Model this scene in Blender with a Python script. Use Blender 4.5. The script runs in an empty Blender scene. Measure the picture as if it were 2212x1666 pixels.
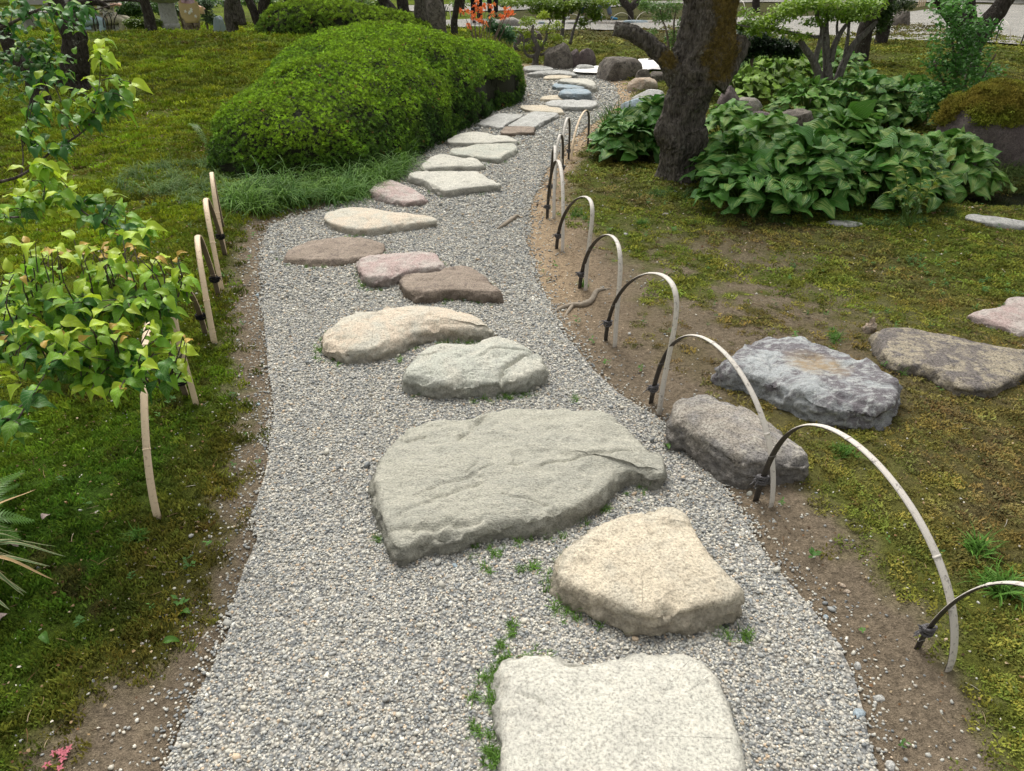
import bpy, math, random
import numpy as np
from mathutils import Vector, Matrix, Euler

SC = bpy.context.scene
COL = SC.collection
random.seed(7)
RNG = np.random.default_rng(11)

# ------------------------------------------------------------------ camera
CAM_H = 1.55
PITCH = math.radians(31.2)
FPX = 1534.0                     # focal length for a 2212 x 1666 picture
cd = bpy.data.cameras.new('camera')
cam = bpy.data.objects.new('camera', cd)
COL.objects.link(cam)
cam.location = (0, 0, CAM_H)
cam.rotation_euler = (math.pi / 2 - PITCH, 0, 0)
cd.sensor_width = 36
cd.sensor_fit = 'HORIZONTAL'
cd.lens = 36 * FPX / 2212
cd.clip_start = 0.05
cd.clip_end = 2000
SC.camera = cam

# ------------------------------------------------------------------ light: bright overcast
SUN_EL, SUN_AZ = math.radians(58), math.radians(-18)      # azimuth from +Y towards +X
world = bpy.data.worlds.new('World')
SC.world = world
world.use_nodes = True
wn = world.node_tree
bg = wn.nodes['Background']
sky = wn.nodes.new('ShaderNodeTexSky')
sky.sky_type = 'NISHITA'
sky.sun_disc = False
sky.sun_elevation = SUN_EL
sky.sun_rotation = SUN_AZ
sky.air_density = 1.0
sky.dust_density = 4.0
sky.ozone_density = 1.0
hs = wn.nodes.new('ShaderNodeHueSaturation')
hs.inputs['Saturation'].default_value = 0.12              # cloud cover: the blue is washed out
wn.links.new(sky.outputs[0], hs.inputs['Color'])
wm = wn.nodes.new('ShaderNodeMix'); wm.data_type = 'RGBA'; wm.blend_type = 'MULTIPLY'
wm.inputs[0].default_value = 1.0
wm.inputs[7].default_value = (1.0, 0.975, 0.93, 1)
wn.links.new(hs.outputs[0], wm.inputs[6])
wn.links.new(wm.outputs[2], bg.inputs['Color'])
bg.inputs['Strength'].default_value = 0.12
sd = bpy.data.lights.new('sun', 'SUN')
sun = bpy.data.objects.new('sun', sd)
COL.objects.link(sun)
sd.energy = 1.2
sd.angle = math.radians(30)
sd.color = (1.0, 0.96, 0.9)
_sv = Vector((math.sin(SUN_AZ) * math.cos(SUN_EL), math.cos(SUN_AZ) * math.cos(SUN_EL), math.sin(SUN_EL)))
sun.rotation_euler = _sv.to_track_quat('Z', 'Y').to_euler()
SC.view_settings.view_transform = 'Standard'
SC.view_settings.look = 'None'
SC.view_settings.gamma = 1.0
SC.view_settings.use_curve_mapping = False
SC.view_settings.exposure = 0.95
SC.render.engine = 'CYCLES'
SC.cycles.max_bounces = 6
SC.cycles.diffuse_bounces = 3
SC.cycles.glossy_bounces = 2
SC.cycles.transmission_bounces = 3
SC.cycles.transparent_max_bounces = 4

# ------------------------------------------------------------------ numeric helpers
def _hash(ix, iy, iz, s):
    h = (ix * 374761393 + iy * 668265263 + iz * 2147483647 + s * 974634777) & 0xFFFFFFFF
    h = ((h ^ (h >> 13)) * 1274126177) & 0xFFFFFFFF
    h = h ^ (h >> 16)
    return (h & 0xFFFFFF) / float(0xFFFFFF)

def vnoise(p, s=0):
    """value noise in -1..1 for an (n,3) array"""
    p = np.asarray(p, float)
    i = np.floor(p).astype(np.int64)
    f = p - i
    f = f * f * (3 - 2 * f)
    r = 0
    for dx in (0, 1):
        wx = f[:, 0] if dx else 1 - f[:, 0]
        for dy in (0, 1):
            wy = f[:, 1] if dy else 1 - f[:, 1]
            for dz in (0, 1):
                wz = f[:, 2] if dz else 1 - f[:, 2]
                r = r + wx * wy * wz * _hash(i[:, 0] + dx, i[:, 1] + dy, i[:, 2] + dz, s)
    return r * 2 - 1

def fbm(p, octaves=3, s=0):
    p = np.asarray(p, float)
    a, t, r = 1.0, 0.0, 0
    for o in range(octaves):
        r = r + a * vnoise(p * (2.03 ** o) + o * 17.1, s + o)
        t += a
        a *= 0.5
    return r / t

def n2(x, y, sc, octv=2, s=0):
    x = np.asarray(x, float).ravel()
    y = np.asarray(y, float).ravel()
    return fbm(np.stack([x / sc, y / sc, np.zeros_like(x) + s * 3.7], 1), octv, s)

def sstep(a, b, x):
    t = np.clip((np.asarray(x, float) - a) / (b - a), 0, 1)
    return t * t * (3 - 2 * t)

def in_poly(x, y, P):
    x, y = np.asarray(x, float), np.asarray(y, float)
    r = np.zeros(x.shape, bool)
    for i in range(len(P)):
        x1, y1 = P[i]
        x2, y2 = P[i - 1]
        if y1 == y2:
            continue
        c = ((y1 > y) != (y2 > y)) & (x < (x2 - x1) * (y - y1) / (y2 - y1) + x1)
        r ^= c
    return r

def seg_dist(x, y, P, closed=True):
    x, y = np.asarray(x, float), np.asarray(y, float)
    d = np.full(x.shape, 1e9)
    for i in range(0 if closed else 1, len(P)):
        ax, ay = P[i - 1]
        bx, by = P[i]
        L = (bx - ax) ** 2 + (by - ay) ** 2 + 1e-12
        t = np.clip(((x - ax) * (bx - ax) + (y - ay) * (by - ay)) / L, 0, 1)
        d = np.minimum(d, (x - ax - t * (bx - ax)) ** 2 + (y - ay - t * (by - ay)) ** 2)
    return np.sqrt(d)

def sdist(x, y, P):
    """signed distance, negative inside"""
    return np.where(in_poly(x, y, P), -1, 1) * seg_dist(x, y, P)

def catmull(P, n, closed=False):
    P = np.asarray(P, float)
    m = len(P)
    if closed:
        Q = np.concatenate([P[-1:], P, P[:2]])
        segs = m
    else:
        Q = np.concatenate([2 * P[:1] - P[1:2], P, 2 * P[-1:] - P[-2:-1]])
        segs = m - 1
    k = 12
    out = []
    t = np.linspace(0, 1, k, endpoint=False)[:, None]
    for i in range(segs):
        a, b, c, d = Q[i], Q[i + 1], Q[i + 2], Q[i + 3]
        out.append(0.5 * ((2 * b) + (-a + c) * t + (2 * a - 5 * b + 4 * c - d) * t ** 2 + (-a + 3 * b - 3 * c + d) * t ** 3))
    out = np.concatenate(out + ([P[:1]] if closed else [P[-1:]]))
    L = np.concatenate([[0], np.cumsum(np.linalg.norm(np.diff(out[:, :3] if out.shape[1] > 3 else out, axis=0), axis=1))])
    u = np.linspace(0, L[-1], n, endpoint=not closed)
    return np.stack([np.interp(u, L, out[:, j]) for j in range(out.shape[1])], 1)

# ------------------------------------------------------------------ from a direction of view to a place on the terrain
CX, CY = 1106.0, 833.0
CP, SP = math.cos(PITCH), math.sin(PITCH)
def ray(px, py):
    u, v = (px - CX) / FPX, (py - CY) / FPX
    return np.array([u, CP - v * SP, -SP - v * CP])
def Pz(px, py, z):
    return np.array([0, 0, CAM_H]) + ray(px, py) * z
def Q(px, py, h=0.0):
    r = ray(px, py)
    return np.array([0, 0, CAM_H]) + r * ((h - CAM_H) / r[2])
def VY(px, py, Y):
    r = ray(px, py)
    return np.array([0, 0, CAM_H]) + r * (Y / r[1])
CROPS = {'A': (0, 0, 1360), 'B': (1360, 0, 1360), 'C': (2720, 0, 1360), 'D': (0, 1024, 1360), 'E': (1360, 1024, 1360), 'F': (2720, 1024, 1360),
         'G': (0, 2048, 1360), 'H': (1360, 2048, 1360), 'I': (2720, 2048, 1360), 'a': (0, 0, 900), 'b': (800, 0, 900), 'c': (1700, 0, 1000),
         'd': (2600, 0, 800), 'e': (3300, 0, 780)}
def cc(tag, pts):
    if tag == '':
        return [tuple(p) for p in pts]
    ox, oy, w = CROPS[tag]
    return [((ox + x * w / 2212) / 1.84448, (oy + y * w / 2212) / 1.84448) for x, y in pts]
def c1(tag, x, y):
    return cc(tag, [(x, y)])[0]

# gravel path outline on the ground (metres)
_left = [(640, 2100), (300, 1900), (360, 1666), (440, 1480), (520, 1270), (560, 1100), (585, 960), (592, 860), (580, 760), (572, 660), (568, 560), (580, 490),
         (640, 468), (700, 452), (790, 420), (830, 385), (880, 352), (930, 310), (990, 280), (1050, 252), (1120, 224), (1138, 190), (1136, 165), (1138, 146)]
_right = [(1240, 150), (1290, 163), (1325, 185), (1335, 210), (1318, 240), (1275, 268), (1215, 320), (1185, 360), (1160, 410), (1140, 470), (1140, 540), (1168, 620),
          (1205, 700), (1265, 785), (1335, 850), (1420, 905), (1500, 965), (1560, 1050), (1620, 1140), (1680, 1220), (1760, 1320), (1830, 1440), (1870, 1560), (1890, 1666), (1960, 1900), (1500, 2100)]
PATH = [tuple(Q(x, y)[:2]) for x, y in _left + _right]
PATH = [p for p in PATH if True]

def terrain(x, y):
    x, y = np.asarray(x, float), np.asarray(y, float)
    shp = x.shape
    x, y = x.ravel(), y.ravel()
    d = sdist(x, y, PATH)
    h = 0.030 * sstep(0.0, 0.35, d)
    side = sstep(-0.6, -3.6, x)
    sy = np.where(y < 12.6, 4.0, 1.9)
    h = h + 0.43 * side * np.exp(-((y - 12.6) / sy) ** 2)
    h = h - 0.12 * side * sstep(15.5, 17.5, y)
    out = sstep(0.15, 0.6, d)
    h = h + out * (0.018 * n2(x, y, 0.55, 2, 3) + 0.05 * n2(x, y, 1.9, 2, 5) * sstep(4, 9, y))
    h = h - 0.28 * np.exp(-(((x - 3.95) / 0.75) ** 2 + ((y - 5.35) / 0.28) ** 2) ** 1.5)
    h = h + 0.25 * sstep(2.5, 6, x) * np.exp(-((y - 12.5) / 3.5) ** 2)
    return h.reshape(shp)

def TH(x, y):
    return float(terrain(np.array([x]), np.array([y]))[0])

def G(px, py, dz=0.0):
    r = ray(px, py)
    t0 = (CAM_H - dz) / -r[2] if r[2] < -1e-4 else 60.0
    ts = np.linspace(t0 * 0.55, min(t0 * 1.25, 80), 70)
    X = r[0] * ts
    Y = r[1] * ts
    Z = CAM_H + r[2] * ts
    dd = Z - dz - terrain(X, Y)
    k = np.argmax(dd < 0)
    if dd[k] >= 0:
        k = len(ts) - 1
    if k == 0:
        k = 1
    a, b = dd[k - 1], dd[k]
    f = a / (a - b) if a != b else 0
    t = ts[k - 1] + f * (ts[k] - ts[k - 1])
    return np.array([r[0] * t, r[1] * t, CAM_H + r[2] * t])

# ------------------------------------------------------------------ object helpers
def tag(o, label=None, cat=None, group=None, kind=None):
    if label: o['label'] = label
    if cat: o['category'] = cat
    if group: o['group'] = group
    if kind: o['kind'] = kind
    return o

def empty(name, loc=(0, 0, 0), **kw):
    o = bpy.data.objects.new(name, None)
    o.location = loc
    o.empty_display_size = 0.1
    COL.objects.link(o)
    return tag(o, **kw)

def mesh(name, V, F, mats=None, smooth=True, col=None, uv=None, fm=None):
    V = np.asarray(V, np.float32)
    me = bpy.data.meshes.new(name)
    if isinstance(F, np.ndarray):
        k = F.shape[1]
        me.vertices.add(len(V))
        me.vertices.foreach_set('co', V.ravel())
        me.loops.add(F.size)
        me.loops.foreach_set('vertex_index', F.astype(np.int32).ravel())
        me.polygons.add(len(F))
        me.polygons.foreach_set('loop_start', np.arange(0, F.size, k, dtype=np.int32))
        me.polygons.foreach_set('loop_total', np.full(len(F), k, np.int32))
        me.update(calc_edges=True)
    else:
        me.from_pydata([tuple(map(float, v)) for v in V], [], F)
    if smooth:
        me.polygons.foreach_set('use_smooth', np.ones(len(me.polygons), bool))
    if col is not None:
        c = np.ones((len(V), 4), np.float32)
        c[:, :3] = col
        a = me.color_attributes.new('col', 'FLOAT_COLOR', 'POINT')
        a.data.foreach_set('color', c.ravel())
    if uv is not None:
        a = me.attributes.new('uvp', 'FLOAT2', 'POINT')
        a.data.foreach_set('vector', np.asarray(uv, np.float32).ravel())
    if mats is not None:
        for m in (mats if isinstance(mats, (list, tuple)) else [mats]):
            me.materials.append(m)
    if fm is not None:
        me.polygons.foreach_set('material_index', np.asarray(fm, np.int32))
    me.update()
    return me

def wloc(o):
    v = Vector((0, 0, 0))
    while o is not None:
        v = v + o.location
        o = o.parent
    return v

def obj(name, me, parent=None, loc=None, link=True, **kw):
    o = bpy.data.objects.new(name, me)
    if link:
        COL.objects.link(o)
    if parent is not None:
        o.parent = parent
        o.location = -wloc(parent) if loc is None else loc     # meshes are written in world metres
    elif loc is not None:
        o.location = loc
    return tag(o, **kw)

def grid_faces(nu, nv, wrap_u=False):
    """quads of an nv x nu vertex lattice (u fastest)"""
    iu = np.arange(nu if wrap_u else nu - 1)
    iv = np.arange(nv - 1)
    a, b = np.meshgrid(iu, iv)
    a, b = a.ravel(), b.ravel()
    a2 = (a + 1) % nu
    return np.stack([b * nu + a, b * nu + a2, (b + 1) * nu + a2, (b + 1) * nu + a], 1)

def tube(P, R, seg=16, n=None, amp=0.0, freq=6.0, seed=0, cap=True, ridge=0.0):
    """swept tube along the polyline P with radii R: (V, F quads)"""
    P = np.asarray(P, float)
    R = np.asarray(R, float)
    n = n or max(4, len(P) * 4)
    C = catmull(np.concatenate([P, R[:, None]], 1), n) if len(P) > 2 else np.stack([np.interp(np.linspace(0, 1, n), [0, 1], np.concatenate([P, R[:, None]], 1)[:, j]) for j in range(4)], 1)
    P, R = C[:, :3], C[:, 3]
    T = np.gradient(P, axis=0)
    T /= np.linalg.norm(T, axis=1)[:, None] + 1e-9
    u = np.cross(T[0], [0.3, 0.9, 0.2])
    u /= np.linalg.norm(u)
    V = []
    th = np.linspace(0, 2 * np.pi, seg, endpoint=False)
    for i in range(n):
        u = u - T[i] * (u @ T[i])
        u /= np.linalg.norm(u)
        w = np.cross(T[i], u)
        V.append(P[i] + R[i] * (np.cos(th)[:, None] * u + np.sin(th)[:, None] * w))
    V = np.concatenate(V)
    if amp:
        Cn = np.repeat(P, seg, 0)
        D = V - Cn
        L = np.linalg.norm(D, axis=1)[:, None] + 1e-9
        k = amp * fbm(V * freq, 3, seed)
        if ridge:
            k = k + ridge * np.tile(np.sin(th * 5 + 1.3) + 0.6 * np.sin(th * 9), n) * 0.5
        V = V + D / L * (k * np.repeat(R, seg) )[:, None]
    F = grid_faces(seg, n, True)
    if cap:
        V = np.concatenate([V, P[:1], P[-1:]])
        a = np.arange(seg)
        b = (a + 1) % seg
        c0 = np.full(seg, n * seg)
        c1_ = c0 + 1
        e = (n - 1) * seg
        F = np.concatenate([F, np.stack([c0, b, a, a], 1), np.stack([c1_, e + a, e + b, e + b], 1)])
    return V, F

def fixdeg(F):
    """list of faces with repeated corners dropped"""
    out = []
    for f in F.tolist():
        g = []
        for v in f:
            if v not in g:
                g.append(v)
        if len(g) > 2:
            out.append(g)
    return out

class MB:
    def __init__(s): s.V, s.F, s.n, s.m = [], [], 0, []
    def add(s, V, F, mi=0):
        V = np.asarray(V, float)
        s.V.append(V)
        F = F.tolist() if isinstance(F, np.ndarray) else F
        for f in F:
            g = []
            for v in f:
                if v + s.n not in g: g.append(v + s.n)
            if len(g) > 2:
                s.F.append(g)
                s.m.append(mi)
        s.n += len(V)
        return s
    def tube(s, P, R, mi=0, **k):
        return s.add(*tube(P, R, **k), mi)
    def box(s, c, d, rz=0, mi=0, taper=1.0):
        x, y, z = d[0] / 2, d[1] / 2, d[2] / 2
        V = np.array([[i * x * (taper if k > 0 else 1), j * y * (taper if k > 0 else 1), k * z] for k in (-1, 1) for j in (-1, 1) for i in (-1, 1)])
        R = np.array([[math.cos(rz), -math.sin(rz), 0], [math.sin(rz), math.cos(rz), 0], [0, 0, 1]])
        V = V @ R.T + np.array(c)
        return s.add(V, [[0, 2, 3, 1], [4, 5, 7, 6], [0, 1, 5, 4], [2, 6, 7, 3], [1, 3, 7, 5], [0, 4, 6, 2]], mi)
    def mesh(s, name, mats, smooth=True):
        return mesh(name, np.concatenate(s.V), s.F, mats, smooth, fm=s.m)

# ------------------------------------------------------------------ materials
def lin(c):
    c = np.asarray(c, float) / 255.0
    return tuple(np.where(c <= 0.04045, c / 12.92, ((c + 0.055) / 1.055) ** 2.4))

class NT:
    def __init__(s, name):
        s.mat = bpy.data.materials.new(name)
        s.mat.use_nodes = True
        s.t = s.mat.node_tree
        s.bsdf = s.t.nodes['Principled BSDF']
        s.out = s.t.nodes['Material Output']
        s.bsdf.inputs['Specular IOR Level'].default_value = 0.3
    def n(s, typ, **k):
        o = s.t.nodes.new('ShaderNode' + typ)
        for a, b in k.items(): setattr(o, a, b)
        return o
    def put(s, sock, v):
        if isinstance(v, bpy.types.NodeSocket): s.t.links.new(v, sock)
        elif isinstance(v, (tuple, list)) and len(v) == 3 and sock.type == 'RGBA': sock.default_value = (*v, 1)
        else: sock.default_value = v
    def coord(s, kind='Object'):
        return s.n('TexCoord').outputs[kind]
    def map(s, vec, scale):
        m = s.n('Mapping')
        s.put(m.inputs['Vector'], vec)
        m.inputs['Scale'].default_value = scale if isinstance(scale, tuple) else (scale,) * 3
        return m.outputs[0]
    def noise(s, vec, scale, detail=3, rough=0.55, dist=0.0):
        o = s.n('TexNoise')
        s.put(o.inputs['Vector'], vec)
        o.inputs['Scale'].default_value = scale
        o.inputs['Detail'].default_value = detail
        o.inputs['Roughness'].default_value = rough
        o.inputs['Distortion'].default_value = dist
        return o.outputs['Fac']
    def vor(s, vec, scale, out='Distance', feature='F1'):
        o = s.n('TexVoronoi', feature=feature)
        s.put(o.inputs['Vector'], vec)
        o.inputs['Scale'].default_value = scale
        return o.outputs[out]
    def ramp(s, fac, stops):
        o = s.n('ValToRGB')
        s.put(o.inputs['Fac'], fac)
        e = o.color_ramp.elements
        while len(e) < len(stops): e.new(0.5)
        for el, (p, c) in zip(e, stops):
            el.position = p
            el.color = (*c, 1) if isinstance(c, tuple) else (c, c, c, 1)
        return o.outputs['Color']
    def mix(s, fac, a, b, mode='MIX'):
        o = s.n('Mix', data_type='RGBA', blend_type=mode)
        s.put(o.inputs[0], fac)
        s.put(o.inputs[6], a)
        s.put(o.inputs[7], b)
        return o.outputs[2]
    def math(s, op, a, b=0.0, clamp=False):
        o = s.n('Math', operation=op, use_clamp=clamp)
        s.put(o.inputs[0], a)
        s.put(o.inputs[1], b)
        return o.outputs[0]
    def attr(s, name, typ='GEOMETRY', out='Color'):
        o = s.n('Attribute', attribute_name=name, attribute_type=typ)
        return o.outputs[out]
    def bump(s, h, strength=0.5, dist=0.01, prev=None):
        o = s.n('Bump')
        o.inputs['Strength'].default_value = strength
        o.inputs['Distance'].default_value = dist
        s.put(o.inputs['Height'], h)
        if prev is not None: s.put(o.inputs['Normal'], prev)
        return o.outputs[0]
    def done(s, base=None, rough=None, normal=None, spec=None):
        if base is not None: s.put(s.bsdf.inputs['Base Color'], base)
        if rough is not None: s.put(s.bsdf.inputs['Roughness'], rough)
        if normal is not None: s.put(s.bsdf.inputs['Normal'], normal)
        if spec is not None: s.put(s.bsdf.inputs['Specular IOR Level'], spec)
        return s.mat
    def leafy(s, base, trans=0.35, tcol=None, rough=0.45, normal=None, spec=0.4):
        """thin leaf: principled mixed with a translucent share"""
        s.done(base, rough, normal, spec)
        tr = s.n('BsdfTranslucent')
        s.put(tr.inputs['Color'], tcol if tcol is not None else base)
        m = s.n('MixShader')
        m.inputs[0].default_value = trans
        s.t.links.new(s.bsdf.outputs[0], m.inputs[1])
        s.t.links.new(tr.outputs[0], m.inputs[2])
        s.t.links.new(m.outputs[0], s.out.inputs['Surface'])
        return s.mat

def plain(name, c, rough=0.7, bump=0.0, scale=40, var=0.15):
    m = NT(name)
    v = m.coord()
    n = m.noise(v, scale, 3)
    base = m.mix(n, tuple(x * (1 - var) for x in c), tuple(min(1, x * (1 + var)) for x in c))
    return m.done(base, rough, m.bump(n, bump, 0.01) if bump else None)

def stone_mat(name, c1_, c2_, c3_, speck=0.5, patch=3.0, bump=0.6, streak=None, side=0.88):
    m = NT(name)
    v = m.coord('Object')
    if streak:
        v = m.map(v, streak)
    warp = m.noise(v, patch * 2.6, 6, 0.68, 0.8)
    fine = m.noise(v, 130, 4, 0.75)
    mid = m.noise(v, 20, 6, 0.75)
    base = m.mix(m.ramp(warp, [(0.44, 0.0), (0.56, 1.0)]), c1_, c2_)
    base = m.mix(m.ramp(mid, [(0.50, 0.0), (0.62, 1.0)]), base, c3_)
    f = m.ramp(fine, [(0.36, 1 - 0.85 * speck), (0.5, 1.0), (0.64, 1 + 0.45 * speck)])
    base = m.mix(1.0, base, f, 'MULTIPLY')
    # weathered, lichen-grey flanks, their colour darkened further to stand in for shade
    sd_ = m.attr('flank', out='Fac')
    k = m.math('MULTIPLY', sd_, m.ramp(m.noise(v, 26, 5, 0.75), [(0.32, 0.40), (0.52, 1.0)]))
    dirt = m.mix(m.noise(v, 45, 3), tuple(x * 0.26 for x in c3_), tuple(x * 0.52 for x in c2_))  # lichen tone with the flanks' shade mixed into the colour
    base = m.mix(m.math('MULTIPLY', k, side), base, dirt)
    h = m.math('ADD', m.math('MULTIPLY', mid, 1.6), m.math('MULTIPLY', fine, 0.8))
    sa = m.attr('sand', out='Fac')
    base = m.mix(m.math('MULTIPLY', sa, m.ramp(m.noise(v, 14, 4, 0.7), [(0.35, 0.3), (0.55, 1.0)])), base, (0.42, 0.33, 0.22))
    b = m.bump(h, min(1.0, bump * 1.3), 0.009)
    return m.done(base, 0.88, b, 0.2)
# ================================================================== materials of the place
def mk_ground():
    m = NT('soil_and_moss')
    v = m.coord()
    c = m.attr('col')
    n1 = m.noise(v, 60, 4, 0.7)
    n2_ = m.noise(v, 210, 3, 0.7)
    base = m.mix(1.0, c, m.ramp(n1, [(0.3, 0.55), (0.5, 1.0), (0.72, 1.4)]), 'MULTIPLY')
    base = m.mix(1.0, base, m.ramp(n2_, [(0.32, 0.7), (0.66, 1.3)]), 'MULTIPLY')
    return m.done(base, 0.95, m.bump(m.math('ADD', n1, m.math('MULTIPLY', n2_, 0.6)), 0.9, 0.02), 0.1)
def mk_gravelbed(scale=95):
    m = NT('gravel_bed')
    v = m.coord()
    cell = m.vor(v, scale, 'Color')
    d = m.vor(v, scale, 'Distance')
    sep = m.n('SeparateColor')
    m.put(sep.inputs[0], cell)
    c = m.ramp(sep.outputs[0], [(0.0, (0.20, 0.21, 0.215)), (0.35, (0.32, 0.32, 0.305)), (0.6, (0.43, 0.41, 0.365)), (0.85, (0.53, 0.50, 0.43)), (1.0, (0.66, 0.63, 0.57))])
    dark = m.ramp(d, [(0.25, 1.0), (0.75, 0.35)])
    base = m.mix(1.0, c, dark, 'MULTIPLY')
    big = m.noise(v, 2.2, 4)
    base = m.mix(1.0, base, m.ramp(big, [(0.3, 0.88), (0.7, 1.1)]), 'MULTIPLY')
    return m.done(base, 0.9, m.bump(m.math('SUBTRACT', 1.0, d), 0.8, 0.006), 0.2)
def mk_inst(name, rough=0.8, spec=0.25, trans=0.0, noise=None, tip=None):
    m = NT(name)
    c = m.attr('col', 'INSTANCER')
    if noise:
        c = m.mix(1.0, c, m.ramp(m.noise(m.coord(), noise, 3), [(0.3, 0.75), (0.7, 1.25)]), 'MULTIPLY')
    if tip:
        c = m.mix(m.attr('col', out='Fac'), c, m.mix(1.0, c, tip, 'MULTIPLY'))
    if trans:
        return m.leafy(c, trans, None, rough, None, spec)
    return m.done(c, rough, None, spec)
M = {}
M['ground'] = mk_ground()
M['gravel'] = mk_gravelbed()
M['pebble'] = mk_inst('pebble_stone', 0.75, 0.3, 0, 260)
M['moss'] = mk_inst('moss_green', 0.8, 0.15, 0.25)
M['blade'] = mk_inst('blade_green', 0.6, 0.18, 0.25)
M['azalea_leaf'] = mk_inst('clipped_leaf_green', 0.42, 0.45, 0.25)
def mk_cloudleaf():
    m = NT('small_leaf_green')
    return m.leafy(m.attr('col'), 0.35, None, 0.45, None, 0.4)
M['cloudleaf'] = mk_cloudleaf()
def mk_bark(name, c1_=(0.030, 0.026, 0.022), c2_=(0.20, 0.180, 0.155), moss=None):
    m = NT(name)
    v = m.coord()
    vs = m.map(v, (1, 1, 0.35))
    n = m.noise(vs, 38, 5, 0.75, 0.8)
    vv = m.vor(vs, 55, 'Distance')
    c = m.mix(m.ramp(n, [(0.35, 0.0), (0.7, 1.0)]), c1_, c2_)
    li = m.ramp(m.noise(v, 9, 5, 0.7), [(0.58, 0.0), (0.66, 1.0)])
    c = m.mix(m.math('MULTIPLY', li, m.ramp(m.noise(v, 90, 2), [(0.45, 0.0), (0.6, 0.8)])), c, (0.30, 0.31, 0.27))
    c = m.mix(1.0, c, m.ramp(vv, [(0.0, 0.55), (0.45, 1.1)]), 'MULTIPLY')
    if moss:
        a = m.attr('moss', out='Fac')
        k = m.math('MULTIPLY', a, m.ramp(m.noise(v, 30, 4, 0.7), [(0.35, 0.2), (0.55, 1.0)]))
        mo = m.mix(m.noise(v, 120, 3), (0.07, 0.05, 0.015), (0.27, 0.20, 0.06))
        c = m.mix(k, c, mo)
    h = m.math('ADD', n, m.math('MULTIPLY', vv, 0.7))
    return m.done(c, 0.93, m.bump(h, 1.0, 0.03), 0.15)
M['bark'] = mk_bark('gnarled_bark', (0.025, 0.020, 0.017), (0.085, 0.075, 0.065))
M['bark_moss'] = mk_bark('gnarled_bark_with_moss', moss=True)
M['bark_grey'] = mk_bark('smooth_grey_bark', (0.10, 0.09, 0.085), (0.24, 0.22, 0.2))
M['twig'] = plain('twig_bark', (0.16, 0.12, 0.10), 0.8, 0.4, 60)
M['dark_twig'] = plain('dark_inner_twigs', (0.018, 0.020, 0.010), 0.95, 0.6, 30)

def mk_bamboo(name, a, b, c):
    m = NT(name)
    v = m.coord()
    u = m.attr('uvp', out='Vector')
    fib = m.noise(m.map(u, (60, 1.2, 1)), 3, 3)
    spot = m.noise(v, 70, 4, 0.75)
    base = m.mix(m.ramp(fib, [(0.35, 0.0), (0.65, 1.0)]), a, b)
    base = m.mix(m.ramp(spot, [(0.56, 0.0), (0.66, 1.0)]), base, c)
    return m.done(base, 0.6, m.bump(m.math('ADD', fib, spot), 0.25, 0.003), 0.35)
M['bam_grey'] = mk_bamboo('weathered_bamboo_skin', (0.50, 0.46, 0.40), (0.70, 0.67, 0.62), (0.27, 0.25, 0.23))
M['bam_dark'] = mk_bamboo('dark_bamboo_inside', (0.030, 0.026, 0.022), (0.075, 0.065, 0.055), (0.13, 0.115, 0.10))
M['bam_tan'] = mk_bamboo('pale_tan_bamboo_skin', (0.66, 0.50, 0.33), (0.76, 0.63, 0.47), (0.48, 0.36, 0.24))
M['bam_brown'] = mk_bamboo('brown_bamboo_inside', (0.10, 0.075, 0.05), (0.18, 0.14, 0.10), (0.07, 0.055, 0.04))
M['rope_black'] = plain('black_palm_rope', (0.012, 0.012, 0.014), 0.9, 0.8, 180)
M['rope_grey'] = plain('faded_grey_palm_rope', (0.13, 0.125, 0.13), 0.95, 0.8, 180, 0.6)

def mk_leafobj(name, veins='pinnate', trans=0.35):
    """single big leaves take their own colour from the object; uvp.x across -1..1, uvp.y along 0..1"""
    m = NT(name)
    c = m.n('ObjectInfo').outputs['Color']
    rnd = m.n('ObjectInfo').outputs['Random']
    uv = m.attr('uvp', out='Vector')
    sep = m.n('SeparateXYZ')
    m.put(sep.inputs[0], uv)
    ax = m.math('ABSOLUTE', sep.outputs[0])
    if veins == 'pinnate':
        t = m.math('SUBTRACT', m.math('MULTIPLY', sep.outputs[1], 7.0), m.math('MULTIPLY', ax, 1.8))
        w = m.math('SINE', m.math('MULTIPLY', t, 6.283))
        vein = m.ramp(w, [(0.86, 0.0), (0.98, 1.0)])
        mid = m.ramp(ax, [(0.0, 1.0), (0.07, 0.0)])
        vein = m.math('MAXIMUM', vein, mid)
        lobe = m.noise(m.coord(), 40, 2)
        base = m.mix(m.math('MULTIPLY', vein, 0.35), c, m.mix(0.5, c, (0.75, 0.85, 0.45)))
        base = m.mix(1.0, base, m.ramp(lobe, [(0.3, 0.8), (0.7, 1.2)]), 'MULTIPLY')
        b = m.bump(m.math('SUBTRACT', lobe, m.math('MULTIPLY', vein, 0.8)), 0.5, 0.004)
    else:
        # ribs run along the blade; cream stripes in the blade centre, different on each leaf
        w = m.math('SINE', m.math('MULTIPLY', sep.outputs[0], 30.0))
        off = m.n('CombineXYZ')
        m.put(off.inputs[0], m.math('MULTIPLY', sep.outputs[0], 5.0))
        m.put(off.inputs[1], m.math('MULTIPLY', sep.outputs[1], 0.8))
        m.put(off.inputs[2], m.math('MULTIPLY', rnd, 40.0))
        st = m.noise(off.outputs[0], 1.5, 3, 0.6)
        al = m.n('ObjectInfo').outputs['Alpha']
        thr = m.math('ADD', st, m.math('SUBTRACT', al, 0.62))
        k = m.math('MULTIPLY', m.ramp(thr, [(0.47, 0.0), (0.55, 1.0)]), m.ramp(ax, [(0.55, 1.0), (0.8, 0.0)]))
        base = m.mix(k, c, (0.24, 0.36, 0.09))
        b = m.bump(w, 0.45, 0.004)
    return m.leafy(base, trans, None, 0.42 if veins != 'pinnate' else 0.45, b, 0.32)
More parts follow.
